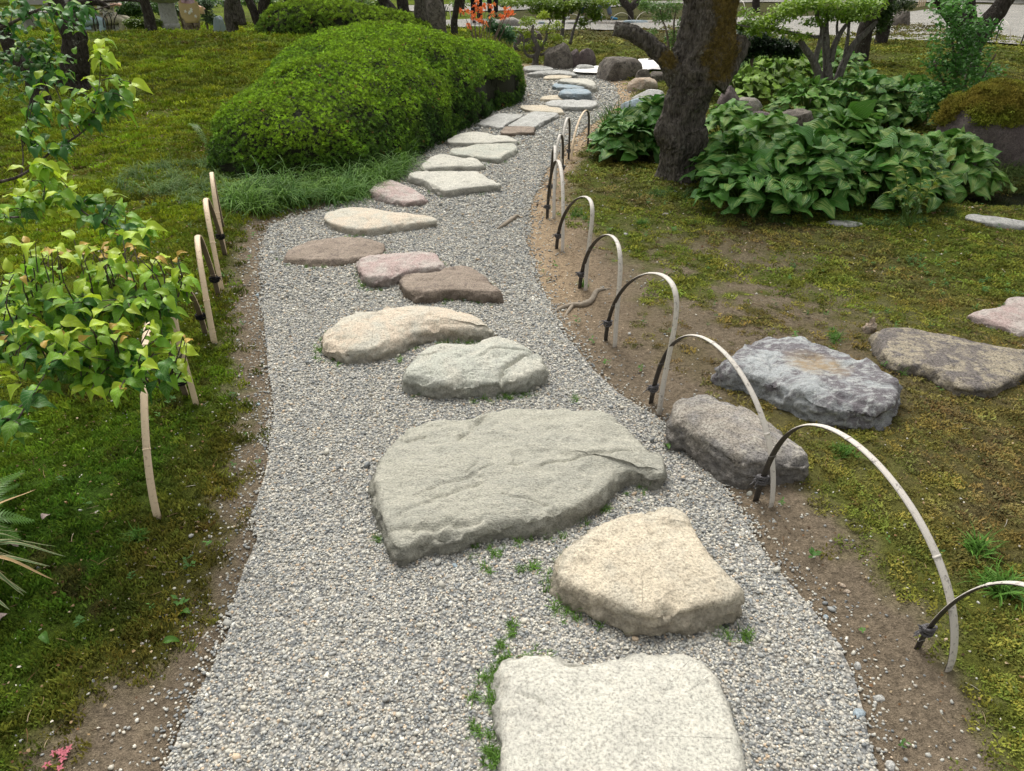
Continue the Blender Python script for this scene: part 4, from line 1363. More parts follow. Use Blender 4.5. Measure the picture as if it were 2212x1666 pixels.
def clipped(label, E, dens, seed, size=1.0, cols=None, name='clipped_shrub', gaps=0.0, group=None):
    base = np.array([np.mean([e[0] for e in E]), np.mean([e[1] for e in E]), 0])
    base[2] = TH(base[0], base[1])
    root = empty(name, Vector(base), label=label, cat='clipped shrub', group=group)
    P, Nn = ell_surf(E, dens, seed)
    # keep what can be seen from the garden path side generously: the whole surface stays
    lump = fbm(P * 2.6, 2, seed)
    fine = fbm(P * 9, 2, seed + 1)
    P = P + Nn * (0.055 * lump + 0.03 * fine)[:, None]
    hole = fbm(P * 3.6 + 9, 2, seed + 2) - 0.75 * np.clip(0.5 - P[:, 2], 0, .5) * (Nn[:, 2] < .5)
    keep = hole > -0.52 + gaps
    P, Nn, fine, lump = P[keep], Nn[keep], fine[keep], lump[keep]
    n = len(P)
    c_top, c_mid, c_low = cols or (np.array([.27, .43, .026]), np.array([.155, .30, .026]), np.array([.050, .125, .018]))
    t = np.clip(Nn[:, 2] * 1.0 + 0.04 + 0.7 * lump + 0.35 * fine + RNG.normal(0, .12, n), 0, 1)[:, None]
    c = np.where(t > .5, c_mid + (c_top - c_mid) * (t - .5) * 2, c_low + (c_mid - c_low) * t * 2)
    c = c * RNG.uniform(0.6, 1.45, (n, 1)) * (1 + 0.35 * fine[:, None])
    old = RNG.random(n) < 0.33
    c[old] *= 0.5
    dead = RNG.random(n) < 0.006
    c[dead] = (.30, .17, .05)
    nj = Nn + RNG.normal(0, 0.30, (n, 3)) + np.array([0, 0, 0.35])
    rot = eul_from_z(nj, RNG.uniform(0, 6.28, n))
    off = RNG.uniform(-0.045, 0.012, n)
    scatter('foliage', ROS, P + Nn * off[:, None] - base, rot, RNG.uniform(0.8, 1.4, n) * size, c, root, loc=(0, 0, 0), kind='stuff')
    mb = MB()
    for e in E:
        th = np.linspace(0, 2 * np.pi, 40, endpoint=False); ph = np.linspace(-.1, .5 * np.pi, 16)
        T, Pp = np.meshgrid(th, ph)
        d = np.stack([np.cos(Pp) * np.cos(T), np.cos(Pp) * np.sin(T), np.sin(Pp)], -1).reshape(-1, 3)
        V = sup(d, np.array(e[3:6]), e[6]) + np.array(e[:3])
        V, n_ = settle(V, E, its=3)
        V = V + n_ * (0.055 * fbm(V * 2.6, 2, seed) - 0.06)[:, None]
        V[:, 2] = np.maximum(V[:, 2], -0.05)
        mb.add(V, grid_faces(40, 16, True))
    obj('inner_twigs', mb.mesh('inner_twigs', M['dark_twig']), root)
    print(label[:30], n)
    return root
clipped('broad bright green clipped azalea mound beside the path', [
    (-1.78, 6.62, 0, .80, 1.08, .60, 2.6), (-1.55, 7.6, 0, .92, 1.30, .76, 2.5), (-1.18, 8.7, 0, .93, 1.20, .82, 2.5), (-0.44, 9.70, 0, .58, .85, .62, 2.8), (-1.75, 8.7, 0, 1.05, 1.15, .80, 2.4)], 3900, 5, 0.95)
clipped('smaller dark sided clipped mound behind the moss lawn', [
    (-3.15, 13.2, .30, .95, .8, .62, 2.4), (-2.3, 13.4, .25, 1.0, .8, .52, 2.2), (-3.6, 13.3, .3, .6, .7, .5, 2.4)], 1100, 6, 1.9, (np.array([.30, .45, .04]), np.array([.16, .28, .03]), np.array([.07, .14, .025])), gaps=0.1)

# ================================================================== grasses
def blade_strip(P, w, V, F):
    b = len(V)
    m = len(P)
    for i, p in enumerate(P):
        t = P[min(i + 1, m - 1)] - P[max(i - 1, 0)]
        s = np.cross(t, [0, 0, 1.0]); s /= np.linalg.norm(s) + 1e-9
        ww = w * (1 - (i / (m - 1)) ** 1.6) + 0.0004
        V += [p - s * ww, p + s * ww]
    for i in range(m - 1):
        F.append([b + 2 * i, b + 2 * i + 1, b + 2 * i + 3, b + 2 * i + 2])
def tussock_proto(i, n=34, L=0.26, w=0.0024, droop=1.0, spread=0.03, mat='blade'):
    r = np.random.default_rng(400 + i)
    V, F = [], []
    for k in range(n):
        a = r.uniform(0, 6.28)
        o = np.array([r.normal(0, spread), r.normal(0, spread), 0])
        l = L * r.uniform(.6, 1.1)
        el = r.uniform(0.6, 1.4)
        P = [o]
        p = o.copy()
        for j in range(5):
            p = p + np.array([math.cos(a) * math.cos(el), math.sin(a) * math.cos(el), math.sin(el)]) * l / 5
            P.append(p.copy())
            el -= droop * r.uniform(0.25, 0.55)
        blade_strip(P, w, V, F)
    return mesh('tussock_%d' % i, np.array(V), F, M[mat], False)
TUS = [tussock_proto(i) for i in range(4)]
TUS_UP = [tussock_proto(10 + i, 9, 0.055, 0.0016, 0.55, 0.008) for i in range(4)]
def sample_poly(pts, dens, rng=RNG):
    P = [tuple(G(*p)[:2]) for p in pts]
    xs, ys = [p[0] for p in P], [p[1] for p in P]
    n = int((max(xs) - min(xs)) * (max(ys) - min(ys)) * dens)
    x, y = rng.uniform(min(xs), max(xs), n), rng.uniform(min(ys), max(ys), n)
    k = in_poly(x, y, P)
    return x[k], y[k]
def grass_patch(label, pts, dens, scale, c0, c1_, protos=TUS, hfun=None, name='drooping_grass', cat='grass'):
    x, y = sample_poly(pts, dens)
    n = len(x)
    z = terrain(x, y) + (hfun(x, y) if hfun else 0)
    t = RNG.random((n, 1))
    c = (np.array(c0) * (1 - t) + np.array(c1_) * t) * RNG.uniform(.75, 1.25, (n, 1))
    lean = np.stack([RNG.normal(0, .25, n), RNG.normal(0, .25, n), RNG.uniform(0, 6.28, n)], 1)
    return scatter(name, protos, np.stack([x, y, z], 1), lean, scale * RNG.uniform(.7, 1.25, n), c, label=label, cat=cat, kind='stuff')
grass_patch('dense mound of drooping dark green grass under the azalea front', [(500, 455), (560, 462), (640, 452), (720, 446), (790, 428), (850, 395), (880, 365), (872, 345), (820, 350), (740, 380), (640, 405), (560, 415), (510, 425)], 190, 1.15, (.05, .13, .02), (.15, .28, .045))
grass_patch('low flattened blue green grass on the moss left of the azalea', [(255, 400), (290, 372), (360, 355), (440, 350), (480, 372), (520, 420), (500, 455), (430, 448), (350, 430), (280, 425)], 90, 0.60, (.055, .12, .03), (.15, .24, .06))
grass_patch('upright iris like blades at the left of the striped leaves', [(1305, 292), (1335, 285), (1365, 290), (1370, 268), (1330, 262), (1308, 270)], 260, 1.0, (.05, .12, .02), (.09, .19, .03), [tussock_proto(30 + i, 6, 0.26, 0.006, 0.25, 0.02) for i in range(3)], name='iris_leaves', cat='iris')
grass_patch('dark fine grass in the shade behind the gnarled trunk', [(1590, 175), (1680, 150), (1760, 130), (1700, 110), (1600, 120), (1585, 150)], 90, 1.1, (.035, .09, .02), (.06, .13, .03), name='shade_grass')
grass_patch('wild fine grass and clover at the right edge below the mossy rock', [(2110, 400), (2160, 420), (2230, 425), (2260, 350), (2190, 330), (2125, 350)], 200, 0.75, (.07, .12, .025), (.13, .19, .05), name='wild_grass')
grass_patch('low green weeds fringing the feet of the striped leaves', [(1400, 425), (1520, 440), (1600, 470), (1700, 490), (1800, 485), (1950, 492), (2060, 478), (2080, 455), (1900, 455), (1750, 450), (1620, 435), (1530, 415), (1430, 400)], 130, 0.34, (.05, .12, .03), (.10, .20, .05), name='weeds')

# ================================================================== leaves (big, one object each)
def leaf_mesh(name, L, W, mat, nu=5, nv=9, point=0.75, fold=0.18, droop=0.35, curl=0.0, base=0.35, wave=0.0, seed=0):
    r = np.random.default_rng(seed)
    V, UV = [], []
    ph = r.uniform(0, 6.28, 3)
    for j in range(nv):
        v = j / (nv - 1)
        w = W * 0.5 * (math.sin(math.pi * min(1, v ** (0.62 if base > 0.3 else 0.8))) ** 0.85 if v < 1 else 0)
        if v > point: w *= (1 - (v - point) / (1 - point) * 0.55) if mat == 'plum_leaf' else 0.80 + 0.2 * (1 - v) / (1 - point)
        w = max(w, 0.0006)
        y = L * (v - 0.12 * droop * v * v)
        z = -droop * L * v ** 2 * 0.55 + 0.10 * L * math.sin(v * 3.0)
        for i in range(nu):
            u = -1 + 2 * i / (nu - 1)
            zz = z + abs(u) * w * fold * 2 - (u * u) * w * 0.25 * curl
            zz += wave * W * math.sin(v * 11 + ph[0] + (u > 0) * 2.0) * abs(u) * 0.35
            V.append((u * w, y, zz)); UV.append((u, v))
    return mesh(name, np.array(V), grid_faces(nu, nv), M[mat], True, uv=UV)
def place(me, name, parent, p, d, up, s, col, alpha=1.0):
    """p is relative to the parent's origin"""
    d = Vector(d).normalized()
    up = Vector(up)
    x = d.cross(up)
    if x.length < 1e-4: x = d.cross(Vector((1, 0, 0.2)))
    x.normalize()
    z = x.cross(d)
    m = Matrix((x, d, z)).transposed().to_4x4()
    o = bpy.data.objects.new(name, me)
    COL.objects.link(o)
    o.parent = parent
    o.matrix_local = Matrix.Translation(Vector(p)) @ m @ Matrix.Scale(s, 4)
    o.color = (*[float(np.clip(c, 0, 1)) for c in col], alpha)
    return o

# ------------------------------------------------------------------ plantain lilies with striped leaves
HL = [leaf_mesh('leaf', 0.150, 0.108, 'hosta_leaf', 9, 10, .7, .12, [.1, .35, .0, .5, .2][i], .6, .45, .12 + .04 * i, i) for i in range(5)]
def hosta(label, px, R, H, nleaf, tint, variegation, seed, size=1.0):
    c = G(*px)
    rg = random.Random(seed)
    root = empty('striped_leaf_plant', Vector(c), label=label, cat='leafy plant', group='plants with broad green and cream striped leaves')
    stems = MB()
    nleaf = int(nleaf * 1.9)
    for i in range(nleaf):
        q = math.sqrt((i + 0.5) / nleaf)
        a = i * 2.39996 + rg.uniform(-.3, .3)
        rr = R * q * rg.uniform(.85, 1.1)
        hz = H * (1 - 0.86 * q ** 2.4) * rg.uniform(.8, 1.12) + 0.03
        p = Vector((rr * math.cos(a), rr * math.sin(a), hz))
        base = Vector((0.25 * rr * math.cos(a), 0.25 * rr * math.sin(a), 0.0))
        el = 0.75 * (1 - q) - 0.38 * q + rg.uniform(-.3, .3)
        aa = a + rg.uniform(-1.2, 1.2)
        d = Vector((math.cos(aa) * math.cos(el), math.sin(aa) * math.cos(el), math.sin(el)))
        up = Vector((rg.uniform(-.4, .4), rg.uniform(-.4, .4), 1)) - Vector((math.cos(a), math.sin(a), 0)) * (-0.75)
        s = size * rg.uniform(.75, 1.25)
        t = rg.random()
        g = rg.uniform(.75, 1.25)
        col = [tint[0][k] * (1 - t) * g + tint[1][k] * t * g for k in range(3)]
        va = 0.53 + variegation * 0.08 + rg.uniform(-.12, .10)
        p0 = p - d * 0.07 * s
        place(HL[i % 5], 'leaf', root, p0, d, up, s, col, va)
        mid = (base + p0) / 2 + Vector((0, 0, 0.02))
        stems.tube([np.array(base), np.array(mid), np.array(p0)], [.004, .0035, .003], seg=4, n=5, cap=False)
    me = stems.mesh('stalks', M['stalk'])
    obj('stalks', me, root, loc=(0, 0, 0))
    return root
M['stalk'] = plain('green_stalk', (.09, .16, .03), .5)
TD = ((.040, .140, .020), (.080, .225, .030))
TM = ((.055, .175, .022), (.120, .290, .036))
TL = ((.130, .290, .028), (.280, .460, .046))
hosta('striped leaf plant pressed against the right foot of the gnarled trunk', (1580, 415), .33, .36, 60, TD, .6, 1)
hosta('striped leaf plant in the front row, third from its left end of broad clumps', (1715, 440), .42, .42, 85, TD, .5, 2, 1.1)
hosta('striped leaf plant low at the middle front, over the little weeds', (1620, 450), .38, .30, 65, TD, .3, 22, 1.05)
hosta('tallest striped leaf plant, in the middle of the front clump', (1800, 405), .44, .50, 90, TM, .7, 3, 1.15)
hosta('striped leaf plant behind the small yellow green sapling', (1900, 435), .42, .42, 85, TD, .9, 4, 1.1)
hosta('striped leaf plant at the right end of the front clump, palest stripes', (2025, 420), .42, .40, 85, TM, 1.3, 5, 1.05)
hosta('striped leaf plant just below the dark mossy rock', (1650, 365), .38, .36, 65, TM, .9, 6)
hosta('striped leaf plant directly right of the trunk at mid height', (1570, 320), .30, .34, 50, TM, 1.2, 7, .95)
hosta('striped leaf plant left of the gnarled trunk beside the iris blades', (1345, 345), .30, .34, 70, TD, .7, 8, 1.0)
hosta('striped leaf plant hugging the left side of the gnarled trunk', (1405, 335), .30, .42, 70, TD, .8, 9, 1.0)
hosta('striped leaf plant in the second row, left end, above the pale rock', (1745, 262), .46, .36, 75, TM, 1.2, 10, .95)
hosta('striped leaf plant in the centre of the second row', (1850, 268), .50, .42, 90, TD, 1.0, 11, .95)
hosta('striped leaf plant at the right end of the second row in deep shade', (1950, 268), .48, .40, 80, TD, .8, 12, .95)
hosta('bright yellow green striped plant nearest the trunk in the back row', (1600, 215), .50, .30, 75, TL, 1.6, 13, .9)
hosta('bright yellow green striped plant in the middle of the back row', (1680, 195), .62, .40, 95, TL, 1.3, 14, .95)
hosta('yellow green striped plant at the foot of the many stemmed shrub', (1790, 190), .60, .38, 85, TM, 1.2, 15, .9)
# ================================================================== leaf clouds (many small leaves, one mesh)
def leafcloud(name, C, size, col, parent, seed=0, flat=0.5, shape=(1.0, 0.5), mat='cloudleaf'):
    """C: leaf positions in the world; leaves are folded lozenges"""
    rg = np.random.default_rng(seed)
    n = len(C)
    a = rg.uniform(0, 2 * np.pi, n)
    el = rg.normal(-0.15, 0.45, n)
    d = np.stack([np.cos(a) * np.cos(el), np.sin(a) * np.cos(el), np.sin(el)], 1)
    up = rg.normal(0, flat, (n, 3)) + np.array([0, 0, 1.0])
    x = np.cross(d, up); x /= np.linalg.norm(x, axis=1)[:, None]
    z = np.cross(x, d)
    L = (size * rg.uniform(.65, 1.3, n))[:, None]
    W = L * shape[1]
    V = np.stack([C, C + d * L * .45 + x * W * .5 + z * L * .08, C + d * L * .5 - z * L * 0.02, C + d * L * .45 - x * W * .5 + z * L * .08, C + d * L - z * L * .10], 1).reshape(-1, 3)
    b = np.arange(n)[:, None] * 5
    F = np.concatenate([b + np.array([[0, 1, 2]]), b + np.array([[0, 2, 3]]), b + np.array([[1, 4, 2]]), b + np.array([[2, 4, 3]])], 0)
    cc_ = np.repeat(np.clip(col, 0, 1), 5, 0)
    me = mesh(name, V, F, M[mat], False, cc_)
    return obj(name, me, parent, kind='stuff')
def blob(c, r, n, rg, shell=0.35):
    d = rg.standard_normal((n, 3)); d /= np.linalg.norm(d, axis=1)[:, None]
    q = rg.random((n, 1)) ** shell
    return np.array(c) + d * q * np.array(r)
def leafcol(n, c0, c1_, rg, P=None, sc=.3):
    t = rg.random((n, 1))
    if P is not None: t = np.clip(0.5 + 0.8 * fbm(P / sc, 2, 7)[:, None] + rg.normal(0, .2, (n, 1)), 0, 1)
    return (np.array(c0) * (1 - t) + np.array(c1_) * t) * rg.uniform(.75, 1.25, (n, 1))

def tree(label, limbs, Y, name='garden_tree', crowns=(), leaf=0.06, c0=(.03, .07, .015), c1_=(.07, .13, .025), mat='bark', seed=0, cat='tree', group=None, seg=14, amp=.22, freq=7, fork=(), hidden_crown=True, nleaf=1400, fol='crown', ridge=0.12):
    """limbs: [(crop tag, [(px,py,halfwidth px)...], dY)], in the upright plane at distance Y"""
    rg = np.random.default_rng(seed)
    t0, l0, d0 = limbs[0]
    p = l0[0]
    q = c1(t0, p[0], p[1])
    foot = VY(q[0], q[1], Y); foot[2] = TH(foot[0], foot[1])
    root = empty(name, Vector(foot), label=label, cat=cat, group=group)
    tips = []
    mb = MB()
    for li, (tg, L, dY) in enumerate(limbs):
        P, R = [], []
        sc_ = (CROPS[tg][2] / 2212 / 1.84448) if tg else 1.0
        for j, (x, y, w) in enumerate(L):
            qx, qy = c1(tg, x, y)
            yy = Y + dY * j / max(1, len(L) - 1)
            v = VY(qx, qy, yy)
            P.append(v)
            R.append(w * sc_ / FPX * (yy * CP + (CAM_H - v[2]) * SP))
        if li == 0:
            P.insert(0, np.array([P[0][0], P[0][1], foot[2] - 0.12])); R.insert(0, R[0] * 1.15)
        if hidden_crown and P[-1][2] > 0.3 and L[-1][1] <= 30 * (1 / sc_ if False else 1):
            dirv = P[-1] - P[-2]; dirv /= np.linalg.norm(dirv); dirv[2] = max(dirv[2], .6)
            for s_ in (0.7, 0.8, 0.8):
                P.append(P[-1] + dirv * s_ * rg.uniform(.8, 1.1) + rg.normal(0, .08, 3)); R.append(R[-1] * .78)
            tips.append(P[-1])
        mb.tube(P, R, seg=seg, n=max(8, len(P) * 7), amp=amp, freq=freq, seed=seed + li, ridge=ridge)
    me = mb.mesh('trunk', M[mat])
    obj('trunk', me, root)
    Cs = []
    if hidden_crown and tips:
        for tp in tips:
            Cs.append(blob(tp + np.array([0, 0, .5]), (1.5, 1.5, .8), nleaf // max(1, len(tips)), rg, .5))
    for (tg, x, y, rx, ry, n_, *dy) in crowns:
        qx, qy = c1(tg, x, y)
        yy = Y + (dy[0] if dy else 0)
        v = VY(qx, qy, yy)
        s_ = (CROPS[tg][2] / 2212 / 1.84448 if tg else 1.0) / FPX * (yy * CP + (CAM_H - v[2]) * SP)
        Cs.append(blob(v, (rx * s_, rx * s_ * .8, ry * s_), n_, rg, .45))
    if Cs:
        C = np.concatenate(Cs)
        zg = terrain(C[:, 0], C[:, 1])
        C = C[C[:, 2] > zg + 0.02]
        leafcloud(fol, C, np.full(len(C), leaf), leafcol(len(C), c0, c1_, rg, C, .25), root, seed)
    return root

# ------------------------------------------------------------------ the gnarled tree in the middle right
def main_tree():
    Y = 5.72
    foot = G(1472, 396); foot = np.array([VY(1472, 396, Y)[0], Y, TH(1.36, Y)])
    root = empty('gnarled_tree', Vector(foot), label='large twisted dark tree with a sawn off limb and golden moss on its bark', cat='tree')
    def W(px, py, w, dy=0):
        v = VY(px, py, Y + dy)
        return v, w / FPX * ((Y + dy) * CP + (CAM_H - v[2]) * SP)
    main = [(1470, 425, 66), (1467, 392, 50), (1464, 350, 38), (1471, 310, 46), (1466, 278, 46), (1474, 245, 41), (1486, 205, 43), (1503, 165, 51), (1518, 122, 56), (1530, 70, 56), (1535, 20, 55), (1534, -60, 52), (1520, -160, 46), (1505, -300, 38)]
    PR = [W(*m) for m in main]
    V, F = tube([p for p, r in PR], [r for p, r in PR], seg=140, n=260, amp=0.0)
    # flared, knobbly and twisted bark
    seg, n = 140, 260
    cen = V[:seg * n].reshape(n, seg, 3).mean(1)
    Cn = np.concatenate([np.repeat(cen, seg, 0), V[seg * n:]])
    D = V - Cn
    L = np.linalg.norm(D, axis=1)
    k = L > 1e-4
    ang = np.arctan2(D[:, 1], D[:, 0])
    z = V[:, 2] - foot[2]
    disp = 0.13 * np.sin(ang * 3 + z * 5.2 + 0.5) + 0.07 * np.sin(ang * 5 - z * 7.5) + 0.14 * fbm(V * 3.2, 3, 5) + 0.09 * fbm(V * np.array([11, 11, 7]), 3, 6)
    crk = 1 - np.abs(fbm(V * np.array([20, 20, 9]), 3, 8))
    disp = disp + 0.10 * (crk ** 4 - 0.5) + 0.05 * fbm(V * 42, 2, 9)
    foot_f = np.exp(-np.maximum(z, 0) / 0.10) * (0.16 + 0.16 * np.sin(ang * 4 + 1.0))
    disp = disp + foot_f
    V[k] += D[k] / L[k][:, None] * (disp * np.minimum(L, 0.17))[k][:, None]
    # burl on the left side and the swollen fold
    def bump_at(px, py, dy, rad, hgt):
        c = VY(px, py, Y + dy)
        dd = np.linalg.norm(V - c, axis=1)
        V[k] += (D[k] / L[k][:, None]) * (hgt * np.exp(-(dd / rad) ** 2))[k][:, None]
    bump_at(1430, 285, -.08, .085, .040)
    bump_at(1500, 300, -.14, .06, .020)
    bump_at(1500, 165, -.17, .07, .030)
    bump_at(1555, 110, -.14, .10, .025)
    bump_at(1488, 300, -.15, .035, -.03)
    bump_at(1480, 275, -.15, .035, -.03)
    bump_at(1462, 255, -.14, .03, -.03)
    bump_at(1500, 262, -.17, .05, -.035)
    bump_at(1487, 210, -.17, .05, -.02)
    mb = MB(); mb.add(V, F)
    def limb(pts, seed, amp=.28, seg=40, n=90):
        PR = [W(*m) for m in pts]
        P, R = [p for p, r in PR], [r for p, r in PR]
        v, f = tube(P, R, seg=seg, n=n, amp=amp, freq=13, seed=seed, ridge=.10)
        v = v + (0.006 * np.stack([vnoise(v * 55, 1), vnoise(v * 55, 2), vnoise(v * 55, 3)], 1))
        mb.add(v, f)
    limb([(1490, 215, 30, -.02), (1466, 178, 24, -.04), (1447, 140, 19, -.05), (1420, 110, 17, -.05), (1395, 90, 16.5, -.05), (1368, 73, 16, -.05), (1345, 66, 14.5, -.05), (1327, 63, 13.5, -.05)], 3)
    limb([(1343, 68, 8, -.06), (1340, 60, 7, -.06), (1338, 53, 5.5, -.06)], 4, n=20, seg=16)
    limb([(1535, 175, 42, -.05), (1562, 145, 32, -.05), (1582, 118, 26, -.04), (1598, 97, 22, -.03), (1604, 88, 21, -.02)], 5, n=50)
    limb([(1475, 190, 12, -.05), (1478, 168, 10, -.05), (1484, 140, 9, -.04), (1492, 110, 7, 0)], 6, n=30, seg=20)
    limb([(1520, 20, 30, 0), (1498, -8, 20, 0), (1470, -30, 17, 0), (1430, -70, 15, .1), (1380, -130, 12, .2)], 7, n=50, seg=20)
    me = mb.mesh('trunk', M['bark_moss'])
    co = np.zeros(len(me.vertices) * 3, np.float32); me.vertices.foreach_get('co', co); co = co.reshape(-1, 3)
    a = me.attributes.new('moss', 'FLOAT', 'POINT')
    mo = np.zeros(len(co))
    for px, py, dy, rad in ((1560, 30, -.1, .12), (1562, 75, -.12, .13), (1555, 115, -.14, .13), (1548, 150, -.12, .10), (1445, 128, -.1, .06), (1455, 150, -.06, .05), (1568, 0, -.1, .14)):
        mo = np.maximum(mo, np.exp(-(np.linalg.norm(co - VY(px, py, Y + dy), axis=1) / rad) ** 4))
    mo = np.clip(mo * (1.3 + 1.2 * fbm(co * 9, 2, 4)), 0, 1)
    a.data.foreach_set('value', mo.astype(np.float32))
    obj('trunk', me, root)
    # shaggy moss tufts on the bark
    me.calc_loop_triangles()
    nv = np.zeros(len(me.vertices) * 3, np.float32); me.vertices.foreach_get('normal', nv); nv = nv.reshape(-1, 3)
    cand = np.where(mo > .35)[0]
    if len(cand):
        s = RNG.choice(cand, min(2600, len(cand) * 4))
        P = co[s] + RNG.normal(0, .006, (len(s), 3))
        scatter('bark_moss', MOSS, P - foot, eul_from_z(nv[s] + [0, 0, -.2], RNG.uniform(0, 6.28, len(s))), RNG.uniform(.28, .5, len(s)),
                np.array([.24, .18, .055]) * RNG.uniform(.5, 1.4, (len(s), 1)), root, loc=(0, 0, 0), kind='stuff')
    rg = np.random.default_rng(77)
    C = np.concatenate([blob((1.9, 6.5, 3.3), (2.4, 2.2, .9), 2600, rg, .5), blob((.6, 6.3, 2.9), (1.0, 1.0, .5), 500, rg, .5), blob((3.6, 6.4, 3.2), (2.0, 2.0, .7), 1600, rg, .5)])
    leafcloud('crown', C, np.full(len(C), .085), leafcol(len(C), (.03, .08, .015), (.07, .14, .02), rg), root, 78)
    # bare drooping twig of this tree crossing to the right, with a few leaves
    return root
main_tree()

BG = 'trees on the far side of the garden'
tree('slim straight dark trunk left of the stone lantern', [('a', [(1490, 330, 60), (1465, 200, 52), (1440, 90, 48), (1415, 0, 46)], 0), ('a', [(1440, 20, 14), (1250, 2, 12), (1050, 12, 11), (860, 0, 10)], 0)], 12.9, seed=1, group=BG)
tree('dark leaning old trunk behind the plum leaves at the upper left', [('a', [(720, 800, 130), (740, 600, 118), (735, 400, 112), (690, 250, 110), (620, 150, 95), (560, 60, 80), (520, -40, 70)], 0), ('a', [(700, 40, 60), (880, 20, 40), (980, 30, 28), (1075, 85, 16)], .1), ('a', [(640, 160, 60), (720, 60, 60), (800, -20, 50)], .3)], 8.8, seed=2, group=BG, nleaf=2600, leaf=.07, freq=9)
tree('stout mossy trunk leaning out of the lower leaves at the upper left', [('a', [(330, 760, 90), (240, 640, 80), (130, 520, 70), (60, 380, 60), (0, 200, 50)], 0)], 8.2, seed=3, group=BG, nleaf=1200)
tree('thick pair of grey trunks grown together, with a knothole', [('b', [(300, 245, 60), (285, 150, 55), (280, 60, 55), (300, -20, 50)], 0), ('b', [(400, 245, 45), (385, 150, 42), (350, 60, 48), (340, -20, 45)], 0), ('b', [(345, 230, 60), (340, 120, 60), (330, 30, 55)], .1)], 14.6, mat='bark_moss', seed=4, group=BG)
tree('dark twin stems leaning apart, left of the pointed grey rock', [('b', [(560, 245, 42), (530, 150, 38), (490, 50, 40), (450, -30, 36)], 0), ('b', [(620, 245, 52), (610, 120, 50), (630, 0, 45)], 0)], 14.4, seed=5, group=BG)
tree('short dark trunk behind the left end of the smaller clipped mound', [('b', [(890, 150, 40), (880, 60, 45), (850, 0, 40)], 0), ('b', [(885, 70, 35), (920, 10, 36), (945, -30, 30)], 0)], 16.5, seed=6, group=BG)
tree('dark slanting trunk behind the right end of the smaller clipped mound', [('B', [(385, 160, 45), (340, 90, 38), (290, 30, 34), (260, -20, 32)], 0), ('B', [(420, 160, 40), (400, 60, 38), (390, -20, 36)], 0)], 14.0, seed=7, group=BG)
tree('brown mossy trunk in front of the tall seamed rock', [('B', [(520, 150, 46), (510, 60, 42), (505, -20, 40)], 0)], 13.4, mat='bark_moss', seed=8, group=BG)
tree('thin black trunk just right of the tall seamed rock', [('B', [(655, 90, 20), (645, 20, 20), (640, -20, 18)], 0)], 19, seed=9, group=BG)
tree('straight black trunk above the crest of the big clipped mound', [('B', [(730, 150, 22), (745, 60, 20), (755, -20, 20)], 0), ('B', [(775, 60, 22), (780, 0, 20)], 0)], 17.5, seed=10, group=BG)
tree('dark forked trunk behind the orange flowers', [('c', [(680, 95, 30), (675, 50, 28), (690, -10, 26)], 0)], 27, seed=11, group=BG)
tree('dark leaning forked trunk between the walking legs and the gnarled tree', [('c', [(1800, 130, 26), (1770, 60, 32), (1730, 0, 30)], 0), ('c', [(1795, 80, 28), (1850, 20, 30), (1880, -10, 26)], 0)], 21, seed=12, group=BG)
tree('distant trunk on the lawn right of the gnarled tree', [('d', [(1140, 70, 42), (1140, 20, 40), (1145, -20, 40)], 0)], 25, seed=13, group=BG)
tree('leafy dark trunk rising beside the many stemmed shrub', [('C', [(1165, 310, 50), (1185, 200, 46), (1230, 90, 50), (1290, 0, 50)], 0)], 11.2, seed=14, group=BG, leaf=.05,
     crowns=[('C', 1330, 60, 60, 60, 500), ('C', 1300, 130, 50, 60, 400)], nleaf=2600)
tree('ivy covered trunk left of the upright square edged rock', [('C', [(1300, 210, 40), (1305, 120, 38), (1320, 20, 38)], 0)], 13.4, seed=15, group=BG, leaf=.05, crowns=[('C', 1300, 150, 62, 70, 900), ('C', 1310, 60, 70, 60, 700), ('C', 1420, 30, 90, 50, 700)], c0=(.025, .05, .015), c1_=(.06, .10, .025))
tree('V shaped dark tree at the upper right behind a leafy shrub', [('C', [(1860, 330, 70), (1830, 200, 55), (1760, 100, 50), (1690, 0, 46)], 0), ('C', [(1870, 300, 50), (1870, 150, 40), (1860, 0, 36)], .1), ('C', [(1880, 290, 60), (1960, 170, 60), (2040, 70, 55), (2100, -10, 50)], 0)], 10.2, seed=16, group=BG, nleaf=3200)

# ------------------------------------------------------------------ shrubs
SH = 'loose leafy shrubs of the garden'
tree('leafy green shrub with thin stems in front of the V shaped tree', [('C', [(1790, 740, 20), (1780, 600, 14), (1760, 400, 9), (1740, 150, 5)], 0), ('C', [(1800, 740, 18), (1830, 560, 12), (1870, 330, 8), (1900, 120, 4)], .2), ('C', [(1780, 730, 14), (1700, 560, 9), (1630, 400, 6)], -.1), ('C', [(1810, 720, 14), (1930, 520, 9), (2030, 350, 5)], -.1)], 6.9,
     name='leafy_shrub', cat='shrub', group=SH, leaf=.048, hidden_crown=False, seg=8, fol='foliage', mat='twig', c0=(.05, .16, .03), c1_=(.13, .31, .06), amp=.1,
     crowns=[('C', 1760, 130, 150, 120, 260), ('C', 1900, 200, 150, 90, 240), ('C', 1750, 280, 170, 90, 300), ('C', 1880, 330, 150, 80, 260), ('C', 1780, 430, 200, 90, 420, -.1), ('C', 1650, 400, 120, 90, 160), ('C', 1800, 560, 220, 110, 520, -.2), ('C', 1650, 600, 160, 90, 300, -.2), ('C', 1980, 480, 120, 80, 180), ('C', 2030, 180, 70, 70, 40), ('C', 1600, 690, 120, 60, 200, -.2), ('C', 1720, 40, 150, 60, 200)])
